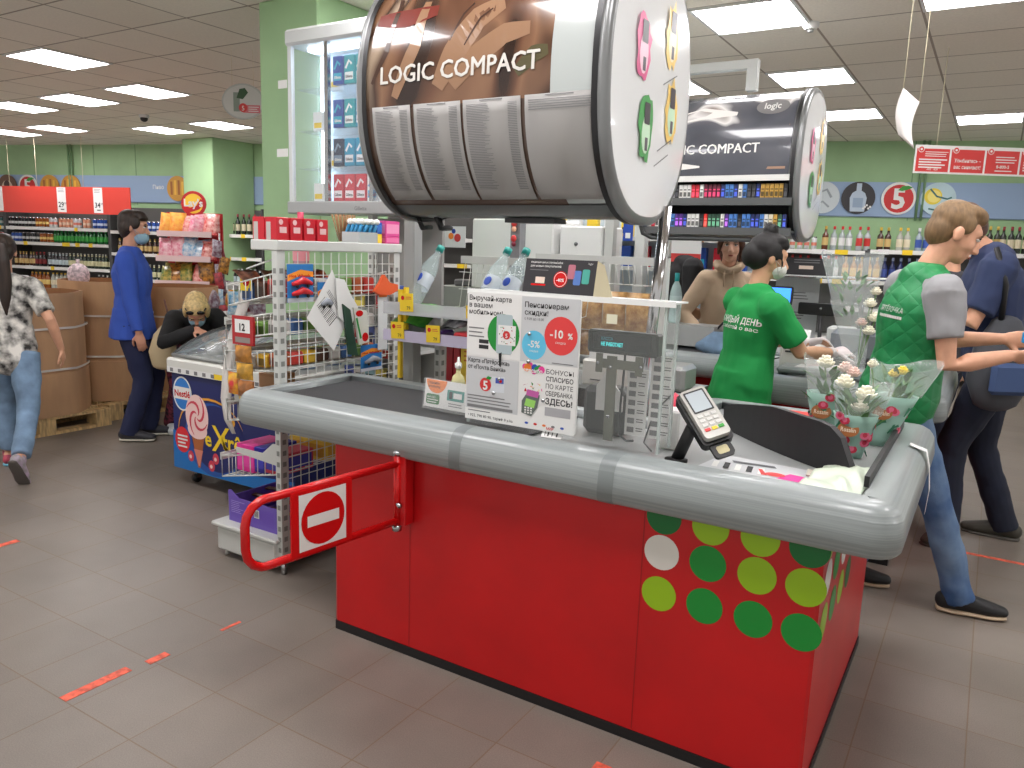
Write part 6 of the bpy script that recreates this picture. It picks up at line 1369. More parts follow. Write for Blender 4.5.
pp2 = MB(frame((-1.16, 5.0, .91), (1, 0, 0), y=(0, 0, 1))).rect(0, 0, .26, .47, PAPERG, 0, .003); 
for i in range(3): pp2.lines(.05, .38-.12*i, .2, 3, .018, INKG, z=.001)
tag(pp2.build('paper_poster'), 'pale back side of a poster board on the far checkout behind the cashier', 'poster')
tag(MB(frame((-1.15, 4.74, 1.22), (1, 0, 0), y=(0, .1, 1))).rect(.05, -.32, .07, 0, BLACK, -.005, .01).poly(rrect(0, 0, .15, .11, .01), BLACK, .02).poly(rrect(.01, .01, .14, .10, .004), mat('blue_screen', (50, 110, 230), .2, emit=1.2), z=.001).build('till_screen'), 'small blue lit till screen in front of the cashier', 'screen')
tag(MB().box((-.05, -.04, 0), (.05, .04, .11), mat('tan_box', (190, 165, 130), .5), ch=.004).build('tan_box', loc=(-.66, 4.78, .904)), 'small tan box behind the receipt printer on the far checkout', 'box')
tag(MB().box((-.07, -.07, 0), (.07, .07, .22), mat('white_unit', (200, 202, 200), .4), ch=.01).build('scale_unit', loc=(-.70, 4.68, .904)), 'white unit behind the grey monitor on the far checkout', 'equipment')
# till island left of the cashier: block coloured near-black for the dark counter inside, printer, wire rack with gold bags
ti = thing('dark_counter_inside', 'near-black block standing for the dark counter inside, left of the cashier under the white printer', 'cabinet', (0, 0, 0)); MB().box((-2.15, 3.56, 0), (-1.26, 3.95, .80), mat('dark_inside_tone', (34, 22, 24), .5), ch=.01).build('dark_block', ti); MB().box((-1.5, 3.5, .775), (-1.22, 3.96, .8005), REDG).build('red_edge', ti); MB().box((-2.18, 3.54, .801), (-1.22, 3.98, .82), DECK).build('top', ti)
wr = thing('wire_rack', 'white framed wire rack of gold coffee bags left of the cashier', 'rack', (0, 0, 0))
MB().box((-2.1, 3.63, 1.435), (-1.36, 3.67, 1.475), RK).box((-1.405, 3.63, .821), (-1.36, 3.67, 1.4345), RK).box((-2.12, 3.63, .821), (-2.08, 3.67, 1.4345), RK).build('frame', wr)
m = MB(); 
for i in range(20): x = -2.07+.034*i; m.cyl((x, 3.65, 1.335), (x-.0, 3.62, 1.434), .0025, WIRE, seg=5)
for z in (1.335, 1.1, .96): m.box((-2.08, 3.62, z-.006), (-1.405, 3.80, z), OFFW if z < 1.3 else GREY) if z < 1.3 else m.cyl((-2.08, 3.65, z), (-1.405, 3.65, z), .004, WIRE, seg=5)
m.build('wire_shelves', wr)
GOLD = ((205, 165, 105), (150, 105, 60))
for i in range(5):
    o = bag_mesh(.125, .2, .06, *GOLD, 'gold').build('coffee_bag'); o.location = (-1.99+.125*i, 3.60, 1.1010); o.rotation_euler.z = .1*(i % 2); tag(o, 'gold foil coffee bag on the upper shelf of the wire rack left of the cashier', 'bag', 'gold foil bags on the upper rack shelf')
for i in range(4):
    o = bag_mesh(.12, .13, .05, *[GOLD, ((190, 150, 90), (120, 70, 50)), ((60, 80, 60), (200, 180, 120)), GOLD][i], 'gl%d' % i).build('coffee_bag'); o.location = (-1.95+.15*i, 3.64, .9610); tag(o, ('gold', 'tan', 'green', 'right-hand gold')[i]+' bag on the lower shelf of the wire rack left of the cashier', 'bag')
o = bag_mesh(.16, .2, .07, (205, 60, 60), (235, 225, 215), 'pol').build('polka_bag')
bpy.data.objects.remove(o)
wp_ = thing('white_printer', 'white printer box with slot left of the cashier under the gold bags', 'printer', (-1.60, 3.62, .8205)); MB().box((-.15, -.08, 0), (.12, .22, .135), mat('printer_white', (205, 204, 198), .4), ch=.01).build('case', wp_); MB().box((-.10, -.084, .03), (.04, -.0805, .036), DARK).build('slot', wp_)
tag(MB().box((-.07, -.1, 0), (.09, .1, .13), mat('grey_unit', (150, 152, 150), .35), ch=.02).build('grey_unit', loc=(-1.33, 3.74, .8205)), 'rounded grey unit right of the white printer left of the cashier', 'equipment')
tag(MB(frame((-1.72, 3.56, .957), (1, 0, 0), y=(0, 0, 1))).rect(0, 0, .30, .13, PAPER, 0, .003).text('БОНУСЫ', .03, .07, .03, INKG, .001).disc(.24, .09, .014, RN, .001).disc(.2, .06, .01, RN, .001).build('small_poster'), 'small white poster with red dots above the white printer', 'poster')
o = pet('tealcap', (190, 215, 215), (205, 225, 225), (20, 160, 160), .33).build('water_bottle'); o.location = (-1.80, 5.0, 1.042); tag(o, 'clear bottle with teal cap beside the man in black behind the gold bags', 'bottle')
tag(MB().box((-1.95, 4.92, .904), (-1.5, 5.12, 1.04), mat('tray_box', (160, 162, 160), .4)).build('goods_box'), 'grey box on the far checkout supporting a bottle', 'box')
# white cartons and clutter seen between the cabinets
tag(MB().box((-3.62, 4.72, .0), (-2.75, 5.2, 1.2), mat('carton_stand', (150, 150, 148), .5)).build('back_counter'), 'grey low unit carrying the large white boxes in mid distance', 'unit')
tag(MB().box((-3.27, 4.72, 1.2005), (-2.60, 5.12, 1.70), mat('big_white_box', (226, 226, 224), .4), ch=.01).build('white_appliance_box'), 'large plain white box in the gap under the near cigarette cabinet', 'box')
o = tag(MB().box((-2.58, 4.78, 1.2005), (-2.26, 5.12, 1.66), mat('big_white_box', (226, 226, 224), .4), ch=.01).cyl((-2.45, 4.778, 1.54), (-2.45, 4.775, 1.54), .014, INKG, seg=12).build('white_appliance_box'), 'smaller white box with round mark right of the large white one', 'box')
tag(MB().box((-2.46, 4.80, .904), (-2.28, 5.1, 1.2), mat('carton_stand', (150, 150, 148), .5)).build('riser_box'), 'grey riser under the smaller white box on the far checkout', 'riser')
gr = thing('grey_column', 'grey slotted column hung with dark charms in the gap under the near cigarette cabinet', 'column', (0, 0, 0)); MB().box((-2.28, 3.66, 0), (-2.22, 3.72, 1.75), mat('col_grey2', (130, 132, 134), .4)).build('upright', gr)
for (z, c, r) in ((1.66, BLACK, .03), (1.63, RN, .018), (1.60, mat('charm_skin', (220, 170, 140), .5), .016), (1.55, RN, .018), (1.52, mat('charm_m', (120, 30, 50), .5), .014)): MB().ell((-2.25, 3.645, z), (r, r*.5, r), c).build('charm', gr)
for (x0, x1, y, lab) in ((-2.62, -2.54, 5.6, 'left'), (-2.33, -2.25, 5.5, 'middle'), (-2.15, -2.09, 5.6, 'right')):
    tag(MB().box((x0, y, 0), (x1, y+.08, 2.2), OFFW, ch=.004).build('rack_column'), lab+' pale rack column in the background between the cigarette cabinets', 'column')
rb2 = thing('lit_rack', 'pale lit rack with blue and white packs behind the chrome pole', 'rack', (0, 0, 0)); MB().box((-3.4, 6.3, 0), (-1.6, 6.34, 2.3), mat('rack_pale', (200, 214, 224), .5)).build('back_panel', rb2)
for z in (.5, 1.0, 1.38, 1.62): MB().box((-3.4, 6.0, z-.03), (-1.6, 6.299, z), OFFW).build('shelf', rb2)
for j, z in enumerate((1.38, 1.62)):
    for i in range(11):
        k = (i*3+j*2) % 6; a, b_ = RZ[k] if k != 2 else ((240, 205, 60), (60, 60, 60)); nmx = RN_[k] if k != 2 else 'yellow'
        o = MB().box((-.05, -.03, 0), (.05, .03, .17), mat('lr%d' % k, a, .35), ch=.004).rect(-.04, .03, .04, .08, mat('lrb%d' % k, b_, .4), 0, T=frame((0, -.0306, 0), (1, 0, 0), y=(0, 0, 1))).build('retail_box'); o.location = (-3.3+.16*i, 6.12, z+.001); tag(o, '%s box on the %s shelf of the lit rack behind the chrome pole' % (nmx, ('third', 'top')[j]), 'box', '%s boxes on the %s shelf of the lit rack' % (nmx, ('third', 'top')[j]))
q = MB(frame((-2.02, 5.45, 1.44), (1, 0, 0), y=(0, 0, 1))); q.rect(0, 0, .22, .36, PAPER, 0, .003); q.disc(.1, .25, .08, RN, .001); q.text('-5', .1, .22, .08, WHITE, .002, align='c', bold=.02); q.rect(0, 0, .22, .06, RN, .001); tag(q.build('red_disc_poster'), 'white poster with big red disc behind the chrome pole', 'poster')
tag(MB(frame((-2.45, 5.55, 1.58), (1, 0, 0), y=(0, 0, 1))).rect(0, 0, .08, .2, BLUE, 0, .003).rect(.02, .02, .06, .06, WHITE, .001).build('blue_banner'), 'narrow royal blue banner left of the red disc poster', 'poster')
# duck-face picture board and small goods behind the rack (px 435-475,210-245)
tag(MB(frame((-2.98, 4.0, 1.49), (1, 0, 0), y=(0, 0, 1))).rect(0, 0, .16, .13, PAPER, 0, .003).disc(.05, .07, .02, ORANGE, .001).disc(.10, .06, .025, RN, .001).disc(.07, .10, .015, BLUE, .001).build('toy_picture'), 'small coloured picture card behind the grey column of the bottle rack', 'card')
tag(MB().box((-.1, -.05, 0), (.1, .05, .05), mat('grey_pad', (110, 110, 112), .5), ch=.01).build('dark_tool', loc=(-3.42, 4.9, 1.2005)), 'small dark object beside the large white box', 'tool')
# film wrapped orchids beside the vest
bouquet((-.56, 4.36, .904), 'tall bouquet of white blooms in clear film standing on the far checkout', [(.03, -.02, .36, .032, FWH), (.06, -.02, .29, .034, FWH), (.04, -.03, .22, .032, FWH), (.05, -.01, .42, .028, FWH), (.0, -.03, .26, .028, FPK)], .62, .15, .035, (-.10, .0), clear=True)

# ================================================================== PEOPLE
def remesh(o, vox, smooth=2, disp=None):
    r = o.modifiers.new('r', 'REMESH'); r.mode = 'VOXEL'; r.voxel_size = vox; r.use_smooth_shade = True
    if smooth: s = o.modifiers.new('s', 'SMOOTH'); s.factor = .5; s.iterations = smooth
    if disp:
        tx = bpy.data.textures.get('cloth_folds') or bpy.data.textures.new('cloth_folds', 'CLOUDS'); tx.noise_scale = .11; tx.noise_depth = 1
        d = o.modifiers.new('d', 'DISPLACE'); d.texture = tx; d.strength = disp; d.mid_level = .5; d.texture_coords = 'GLOBAL'
    return o
def ik(a, c, l1, l2, hint):
    a, c, hint = V(a), V(c), V(hint); d = c-a; L = min(d.length, (l1+l2)*.999); u = d.normalized()
    x = (l1*l1-l2*l2+L*L)/(2*L); h = math.sqrt(max(0, l1*l1-x*x)); n = hint-u*hint.dot(u); n.normalize()
    return a+u*x+n*h, a+u*L
SKIN = mat('skin', (214, 160, 130), .5, noise_amt=.03, noise_scale=20)
LIP = mat('lips', (170, 80, 75), .45); EYEW = mat('eye_white', (225, 222, 218), .3); EYED = mat('eye_dark', (35, 24, 20), .2)
MASKB = mat('mask_blue', (150, 185, 205), .7); MASKW = mat('mask_white', (220, 220, 215), .7)
def hand(m, w, d, n, size, curl, mt, thumb_side=1, spread=.0):
    """palm + five fingers. w wrist, d direction, n palm normal"""
    d = V(d).normalized(); n = V(n); n = (n-d*n.dot(d)).normalized(); s = d.cross(n)*thumb_side
    k = size/.18
    m.chain([w, w+d*.03*k, w+d*.06*k, w+d*.088*k], [(.024*k, .019*k), (.033*k, .017*k), (.040*k, .016*k), (.040*k, .013*k)], mt, 10, side=s, round_=True)
    for i, (off, ln, r) in enumerate(((.030, .070, .0085), (.010, .080, .009), (-.010, .074, .0088), (-.029, .058, .0078))):
        p = w+d*.086*k+s*off*k; a = curl*(.8+.12*i); dd = d+s*(off*spread*8); dd.normalize(); P = [p-d*.02*k, p]; 
        for j, seg in enumerate((.45, .32, .23)):
            dd = (dd*math.cos(a)+n*math.sin(a)).normalized() if True else dd; nn = n; p = p+dd*ln*k*seg; P.append(p)
            # rotate normal with finger
            n2 = (n*math.cos(a)-d*math.sin(a))
        m.chain(P, [r*k]*2+[r*k*.95, r*k*.9, r*k*.78], mt, 7, round_=True)
    b = w+d*.03*k+s*.022*k; t1 = b+(d*.55+s*.75+n*.25).normalized()*.038*k; t2 = t1+(d*.85+s*.3+n*.35).normalized()*.032*k; t3 = t2+(d*.9+s*.0+n*.4).normalized()*.022*k
    m.chain([b, t1, t2, t3], [.014*k, .0115*k, .010*k, .0085*k], mt, 8, round_=True)
def human(label, pos, yaw, H=1.7, pelv=(0, 0, None), lean=(.03, 0), twist=0., neck=(.05, 0), face=(1, 0, 0), ank=None, toe=None, knee=None, wr=None, elb=None, hd=None, hn=None, curl=.35,
          top=None, bottom=None, shoes=None, hair=None, skin=SKIN, fat=1., female=False, sleeve='short', mask=None, gloves=None, extra=None, eyes=False, group=None, vest=None, legw=1., heel=(0, 0), sh_w=1., dispk=.018):
    s = H/1.75; T = rotz(yaw, pos); X = lambda p: T @ V(p)
    pz = pelv[2] if pelv[2] is not None else .955*s; P = V((pelv[0], pelv[1], pz))
    sp = V((lean[0], lean[1], 1)).normalized(); fw0 = V((1, 0, 0)); lat = V((-math.sin(twist), math.cos(twist), 0))
    lat_s = (lat-sp*lat.dot(sp)).normalized(); hipl = V((0, 1, 0)); fwd_s = lat_s.cross(sp)
    chest = P+sp*.33*s; shz = P+sp*.50*s; nb = P+sp*.545*s
    nk = (sp+V((neck[0], neck[1], 0))).normalized() if neck is not None else sp
    fd = V(face).normalized(); hu = (V((0, 0, 1))-fd*fd.z).normalized() if extra is None or 'headup' not in extra else V(extra['headup']).normalized(); hs = hu.cross(fd).normalized()
    hu = fd.cross(hs).normalized()
    hc = nb+nk*.07*s+hu*.115*s+fd*.02*s      # head centre
    SW = (.165 if female else .19)*s*sh_w; HW = .09*s
    shL, shR = shz+lat_s*SW-sp*.03*s, shz-lat_s*SW-sp*.03*s
    hipL, hipR = P+hipl*HW-V((0, 0, .03*s)), P-hipl*HW-V((0, 0, .03*s))
    ank = ank or ((0, .1, .08), (0, -.1, .08)); toe = toe or ((1, .15, 0), (1, -.15, 0)); knee = knee or ((1, 0, 0), (1, 0, 0))
    wr = wr or ((.05, .26, .80*s), (.05, -.26, .80*s)); elb = elb or ((-1, .2, 0), (-1, -.2, 0)); hd = hd or ((.1, 0, -1), (.1, 0, -1)); hn = hn or ((0, -1, 0), (0, 1, 0))
    legs = []; 
    for hp, an, kn in ((hipL, ank[0], knee[0]), (hipR, ank[1], knee[1])): k, a = ik(hp, an, .438*s, .425*s, kn); legs.append((hp, k, a))
    arms = []
    for sh, w_, e_ in ((shL, wr[0], elb[0]), (shR, wr[1], elb[1])): e, w2 = ik(sh, w_, .29*s, .255*s, e_); arms.append((sh, e, w2))
    f = fat; bw = (.145 if female else .165)*s*sh_w**.5
    def torso(m, mt, k, z0=0.0, z1=.53, hipk=1.):
        st = [(-.06, .155*hipk, .11), (.03, .165*hipk, .115), (.12, .15, .105), (.20, .138 if female else .148, .10), (.30, .150 if female else .165, .112), (.38, .16 if female else .178, .112), (.45, .150 if female else .168, .095), (.50, .115, .075), (.54, .06, .055)]
        pts = []; rad = []
        for h, a, b_ in st:
            if z0 <= h <= z1: pts.append(P+sp*h*s+fwd_s*(.012*math.sin(h*6))*s); rad.append((a*s*f*k[0]*sh_w**.5, b_*s*f*k[1]))
        m.chain(pts, rad, mt, 20, side=lat_s, round_=True)
    root = MB()
    torso(root, skin, (.9, .9))
    root.chain([nb-sp*.05*s, nb+nk*.03*s, hc-hu*.06*s-fd*.015*s], [.062*s*f**.5, .052*s, .052*s], skin, 12, round_=True)
    # head
    F = Matrix(((hs.x, fd.x, hu.x, hc.x), (hs.y, fd.y, hu.y, hc.y), (hs.z, fd.z, hu.z, hc.z), (0, 0, 0, 1))) @ Matrix.Scale(s, 4)   # local x=left side, y=forward, z=up
    E = lambda c, r, nu=14, nv=10: root.ell(c, r, skin, T=F, nu=nu, nv=nv)
    E((0, -.012, .035), (.074, .094, .082)); E((0, .02, -.012), (.064, .074, .085)); E((0, .038, -.062), (.048, .052, .045)); E((0, .062, -.085), (.026, .026, .022)); E((0, .07, .03), (.052, .024, .03))
    for q in (1, -1): E((q*.032, .060, -.025), (.026, .026, .026)); 
    root.chain([(0, .086, .012), (0, .100, -.012), (0, .108, -.03)], [.009, .012, .0145], skin, 8, T=F, round_=True)
    for q in (1, -1): root.ell((q*.012, .098, -.034), (.009, .010, .008), skin, T=F, nu=8, nv=6); root.ell((q*.077, -.008, -.005), (.011, .021, .034), skin, T=F, nu=10, nv=8)
    root.ell((0, .090, -.062), (.022, .010, .007), skin, T=F, nu=10, nv=6)
    # arms, hands, legs, feet
    for i, (a, b_, c) in enumerate(arms):
        root.chain([a, a.lerp(b_, .4), b_, b_.lerp(c, .35), c], [x*s*f**.5 for x in (.050, .045, .037, .038, .025)], skin, 12, round_=True)
        hand(root, c, hd[i], hn[i], .178*s, curl if not isinstance(curl, tuple) else curl[i], gloves or skin, thumb_side=(1 if i == 0 else -1)*(1 if True else 1))
    for i, (a, b_, c) in enumerate(legs):
        root.chain([a, a.lerp(b_, .5), b_, b_.lerp(c, .35), c], [x*s*f**.5 for x in (.078, .066, .048, .05, .034)], skin, 12, round_=True)
        td = V(toe[i]).normalized(); root.chain([c-td*.03*s, c+td*.05*s-V((0, 0, .045*s)), c+td*.13*s-V((0, 0, .05*s))], [.032*s, .03*s, .02*s], skin, 8, round_=True)
    for i in range(len(root.v)): root.v[i] = T @ root.v[i] - V(pos)
    body = remesh(root.build('person'), .0068, 2); body.location = pos; tag(body, label, 'person', group)
    LT = T.copy(); LT.translation = V((0, 0, 0))
    def part(m, name, vox=.008, sm=2, disp=None, rm=True, parent=None):
        for i in range(len(m.v)): m.v[i] = LT @ m.v[i]
        o = m.build(name, parent or body)
        if rm: remesh(o, vox, sm, disp)
        return o
    info = dict(body=body, part=part, arms=arms, legs=legs, F=F, P=P, sp=sp, lat=lat_s, fwd=fwd_s, s=s, shz=shz, nb=nb, hc=hc, fd=fd, hu=hu, hs=hs, T=T, torso=torso)
    if gloves:
        for i, (a, b_, c) in enumerate(arms):
            m = MB(); m.chain([b_.lerp(c, .85), c], [.034*s, .032*s], gloves, 10); hand(m, c, hd[i], hn[i], .19*s, curl, gloves, thumb_side=1 if i == 0 else -1); part(m, 'glove', .006, 1)
    # trousers
    if bottom is not None:
        m = MB(); lw = legw
        m.chain([P+sp*.10*s, P+sp*.02*s, P-V((0, 0, .07*s))], [(.150*s*f, .112*s*f), (.168*s*f, .122*s*f), (.15*s*f, .11*s*f)], bottom, 18, side=hipl, round_=True)
        for i, (a, b_, c) in enumerate(legs):
            e = c.lerp(b_, -.07 if not (extra and 'crop' in extra) else extra['crop'])
            m.chain([a+V((0, 0, .02*s)), a.lerp(b_, .5), b_, b_.lerp(e, .5), e], [x*s*f**.5*lw for x in (.098, .083, .066, .062, .060)], bottom, 14, round_=False)
        part(m, 'trousers', .009, 2, dispk)
    if top is not None:
        m = MB(); torso(m, top, (1.08, 1.12), -.06 if not (extra and 'longtop' in extra) else -.06, .5, 1.02)
        if extra and 'longtop' in extra: m.chain([P+sp*.1*s, P-sp*.05*s, P-sp*extra['longtop']*s], [(.165*s*f, .125*s*f), (.184*s*f, .145*s*f), (.190*s*f, .155*s*f)], top, 20, side=lat_s)
        m.chain([shz-lat_s*SW*.95-sp*.02*s, shz+sp*.02*s, shz+lat_s*SW*.95-sp*.02*s], [.058*s*f**.5, .066*s, .058*s*f**.5], top, 12, round_=True)
        for i, (a, b_, c) in enumerate(arms):
            if sleeve == 'short' or (isinstance(sleeve, tuple) and sleeve[i] == 'short'): e = a.lerp(b_, extra['slv'] if extra and 'slv' in extra else .78); m.chain([a+V((0, 0, .005)), a.lerp(b_, .4), e], [.082*s*f**.5, .070*s*f**.5, .066*s*f**.5], top, 14); m.ell(tuple(a), (.078*s*f**.5,)*3, top)
            else: w1 = c.lerp(b_, .04); m.chain([a, a.lerp(b_, .5), b_, b_.lerp(w1, .5), w1], [x*s*f**.5 for x in (.076, .064, .056, .051, .045)], top, 14, round_=False); m.ell(tuple(a), (.076*s*f**.5,)*3, top)
        if not (extra and 'collar' in extra): m.chain([nb-sp*.035*s, nb+sp*.0*s], [.072*s, .062*s], top, 14)
        else: m.chain([nb-sp*.04*s, nb+nk*.045*s], [.078*s, .068*s], extra['collar'], 14)
        info['top'] = part(m, 'shirt' if sleeve == 'short' else 'jacket', .0085, 2, dispk)
    if vest is not None:
        m = MB(); torso(m, vest, (1.20, 1.26), -.06, .5, 1.05); m.chain([P+sp*.05*s, P-sp*.13*s], [(.19*s, .15*s), (.195*s, .155*s)], vest, 20, side=lat_s)
        m.chain([shz-lat_s*SW*.62, shz+sp*.012*s, shz+lat_s*SW*.62], [.062*s, .066*s, .062*s], vest, 12, round_=True)
        info['vest'] = part(m, 'vest', .0085, 2, .012)
    if shoes is not None:
        for i, (a, b_, c) in enumerate(legs):
            up_, so = shoes[i] if isinstance(shoes[0], tuple) else shoes
            td = V(toe[i]).normalized(); hl = heel[i]; zz = c-V((0, 0, .055*s)) ; m = MB(); side = td.cross(V((0, 0, 1))).normalized(); un = side.cross(td).normalized()
            base = c-un*.045*s
            m.chain([base-td*.055*s+un*.012*s, base-td*.02*s+un*.022*s, base+td*.05*s+un*.012*s, base+td*.12*s, base+td*.175*s-un*.004*s], [(.034*s, .042*s), (.037*s, .05*s), (.042*s, .042*s), (.047*s, .033*s), (.038*s, .022*s)], up_, 12, side=side, round_=True)
            m.chain([c+(b_-c).normalized()*.03*s, c-un*.01*s], [.043*s, .045*s], up_, 10, side=side)
            sh = part(m, 'shoe', .006, 2)
            m = MB(); m.chain([base-td*.07*s-un*.024*s, base-td*.02*s-un*.027*s, base+td*.05*s-un*.026*s, base+td*.13*s-un*.026*s, base+td*.178*s-un*.024*s], [(.030*s, .012*s), (.042*s, .012*s), (.043*s, .012*s), (.050*s, .012*s), (.040*s, .012*s)], so, 14, side=side, round_=True)
            part(m, 'sole', rm=False, parent=sh)
    if hair:
        hm, style = hair; m = MB(); e = lambda c, r: m.ell(c, r, hm, T=F, nu=16, nv=12)
        e((0, -.028, .050), (.083, .096, .083)); e((0, -.055, .0), (.074, .064, .082)); e((0, .02, .10), (.066, .062, .035))
        if style == 'crop':
            e((0, .038, .088), (.060, .048, .034))
            for q in (1, -1): e((q*.066, .005, .04), (.018, .036, .04))
        if style == 'short_f':
            e((0, -.05, -.03), (.07, .055, .07)); e((0, .055, .078), (.066, .042, .032))
            for q in (1, -1): e((q*.070, .012, .035), (.020, .046, .052)); e((q*.068, -.03, .0), (.022, .04, .05))
        if style == 'bob_blond':
            e((0, .045, .082), (.064, .050, .036)); e((0, -.05, -.04), (.078, .055, .07))
            for q in (1, -1): e((q*.074, .015, .02), (.022, .05, .075)); e((q*.07, -.02, -.03), (.026, .045, .06))
        if style in ('bun', 'pony', 'back'):
            e((0, .050, .080), (.060, .040, .032))
            for q in (1, -1): e((q*.070, -.005, .03), (.018, .045, .05))
        if style == 'bun':
            e((0, -.03, .145), (.040, .042, .038)); e((0, -.10, .0), (.06, .05, .07))
            for a in range(7): m.chain([(.02*math.cos(a), -.03, .15), (.055*math.cos(a), -.03+.05*math.sin(a), .19)], [.01, .003], hm, 6, T=F)
            m.chain([(.07, .04, .03), (.078, .055, -.03), (.074, .05, -.07)], [.008, .006, .003], hm, 6, T=F); m.chain([(-.07, .04, .03), (-.078, .055, -.03), (-.074, .05, -.07)], [.008, .006, .003], hm, 6, T=F)
        if style == 'pony': m.chain([(0, -.10, .07), (0, -.15, .04), (0, -.155, -.08), (0, -.145, -.22), (0, -.13, -.36), (0, -.12, -.46)], [(.028, .028), (.035, .035), (.045, .04), (.05, .035), (.035, .03), (.01, .01)], hm, 12, T=F, side=(1, 0, 0), round_=True)
        if style == 'back':
            m.chain([(.05, .06, .09), (.078, .03, .02), (.082, .0, -.07), (.07, .0, -.13)], [.026, .024, .022, .012], hm, 8, T=F, round_=True); m.chain([(-.05, .06, .09), (-.078, .03, .02), (-.082, -.02, -.05)], [.026, .022, .012], hm, 8, T=F, round_=True); e((0, -.06, -.05), (.075, .055, .09))
        for vi in range(len(m.v)): pass
        part(m, 'hair', .0065, 1)
    if eyes:
        for q in (1, -1):
            m = MB(); m.ell((q*.031, .079, .010), (.0145, .0125, .0068), EYEW, T=F, nu=12, nv=8); m.ell((q*.031, .0868, .012), (.0065, .006, .0065), EYED, T=F, nu=10, nv=8); m.chain([(q*.014, .090, .016), (q*.03, .0915, .022), (q*.048, .082, .016)], [.0018, .0025, .0018], EYED, 6, T=F); part(m, 'eye', rm=False)
            m = MB(); m.chain([(q*.014, .0925, .028), (q*.032, .0925, .033), (q*.052, .080, .027)], [.0026, .0034, .002], hair[0] if hair else EYED, 6, T=F); part(m, 'eyebrow', rm=False)
    if mask is None:
        m = MB(); m.ell((0, .0965, -.0590), (.021, .006, .0032), LIP, T=F, nu=12, nv=6); m.ell((0, .0958, -.0645), (.017, .0065, .0036), LIP, T=F, nu=12, nv=6); part(m, 'mouth', rm=False)
    else:
        mm, dz, dy = mask; m = MB(); m.ell((0, .050+dy, -.052+dz), (.060, .060, .052), mm, T=F, nu=16, nv=12); mk = part(m, 'face_mask', .005, 1)
        for q in (1, -1): m = MB(); m.chain([(q*.055, .06+dy, -.035+dz), (q*.078, .01, -.005), (q*.055, .055+dy, -.08+dz)], .0015, mm, 5, T=F); part(m, 'ear_loop', rm=False, parent=mk)
    return info
CAMX = V((.85, .526, 0)); CAMD = V((-.514, .84, 0)).normalized()
def yaw_of(r, d): v = CAMX*r+CAMD*d; return math.atan2(v.y, v.x)
def cloth(n, c, **k): return mat(n, c, .85, **k)
JEAN = cloth('jeans_light', (118, 144, 172), noise_amt=.12, noise_scale=9, bump=.2, bump_scale=300); JEAND = cloth('jeans_blue', (52, 84, 130), c2=(110, 135, 165), noise_scale=5, bump=.2, bump_scale=300)
SKIN2 = mat('skin_pale', (205, 150, 125), .5); HDK = mat('hair_dark', (46, 34, 28), .5, noise_amt=.2, noise_scale=60, stretch=(1, 1, .1)); HBK = mat('hair_black', (15, 12, 12), .6, noise_amt=.2, noise_scale=60); HBL = mat('hair_blond', (200, 172, 120), .55, noise_amt=.12, noise_scale=50); HFA = mat('hair_fair_brown', (120, 94, 64), .6, noise_amt=.1, noise_scale=90, stretch=(1, 1, .2)); HBR = mat('hair_brown', (82, 54, 42), .5, noise_amt=.2, noise_scale=50)

# girl walking away at the left edge
top_p = cloth('monochrome_print', (225, 222, 215), c2=(40, 38, 38), noise_scale=16)
g = human('girl walking away at the left edge, ponytail with blue tie, patterned top and light jeans', (-5.11, 2.41, 0), yaw_of(-.28, .95), 1.46, pelv=(.03, 0, .77), lean=(.05, .02), face=(1, .25, -.08), ank=((.20, .11, .07), (-.30, -.10, .15)), toe=((1, .1, 0), (.55, -.1, -.85)), knee=((1, 0, 0), (1, 0, 0)),
 wr=((.10, .26, .74), (.06, -.27, .78)), elb=((-1, .3, 0), (-1, -.5, 0)), hd=((.4, 0, -1), (.3, -.1, -1)), hn=((0, -1, 0), (0, 1, 0)), top=top_p, bottom=JEAN, shoes=((mat('sneaker_multi', (200, 80, 100), .6, c2=(40, 50, 70), noise_scale=30), mat('sole_blue', (120, 190, 215), .6)), (mat('sneaker_pale', (190, 170, 195), .6, c2=(140, 140, 130), noise_scale=25), mat('sole_grey', (90, 84, 80), .8))), hair=(HDK, 'pony'), female=True, legw=1.1, fat=1.0, extra={'crop': .10})
m = MB(); m.ell((0, -.125, .058), (.03, .018, .014), mat('tie_blue', (60, 170, 200), .5), T=g['F']); g['part'](m, 'hair_tie', rm=False)

# woman in blue jacket
BJ = cloth('blue_jacket', (52, 84, 178)); NV = cloth('navy_trousers', (34, 40, 74))
w1 = human('woman in royal blue jacket and navy trousers standing in profile, mask pulled under her nose', (-5.32, 3.36, 0), yaw_of(.97, .25), 1.62, lean=(.01, 0), face=(1, 0, -.12), ank=((.06, .09, .08), (-.04, -.08, .08)), toe=((1, .1, 0), (1, -.1, 0)),
 wr=((.02, .25, .78), (.09, -.22, .76)), elb=((-1, .2, 0), (-1, -.3, 0)), hd=((.2, 0, -1), (.15, 0, -1)), top=BJ, bottom=NV, shoes=(mat('shoe_dark', (52, 52, 58), .6), mat('sole_cream', (205, 200, 185), .6)), hair=(HDK, 'short_f'), skin=SKIN2, female=True, sleeve='long', mask=(MASKB, -.02, .006), fat=1.12, extra={'longtop': .13}, eyes=True, legw=1.1)

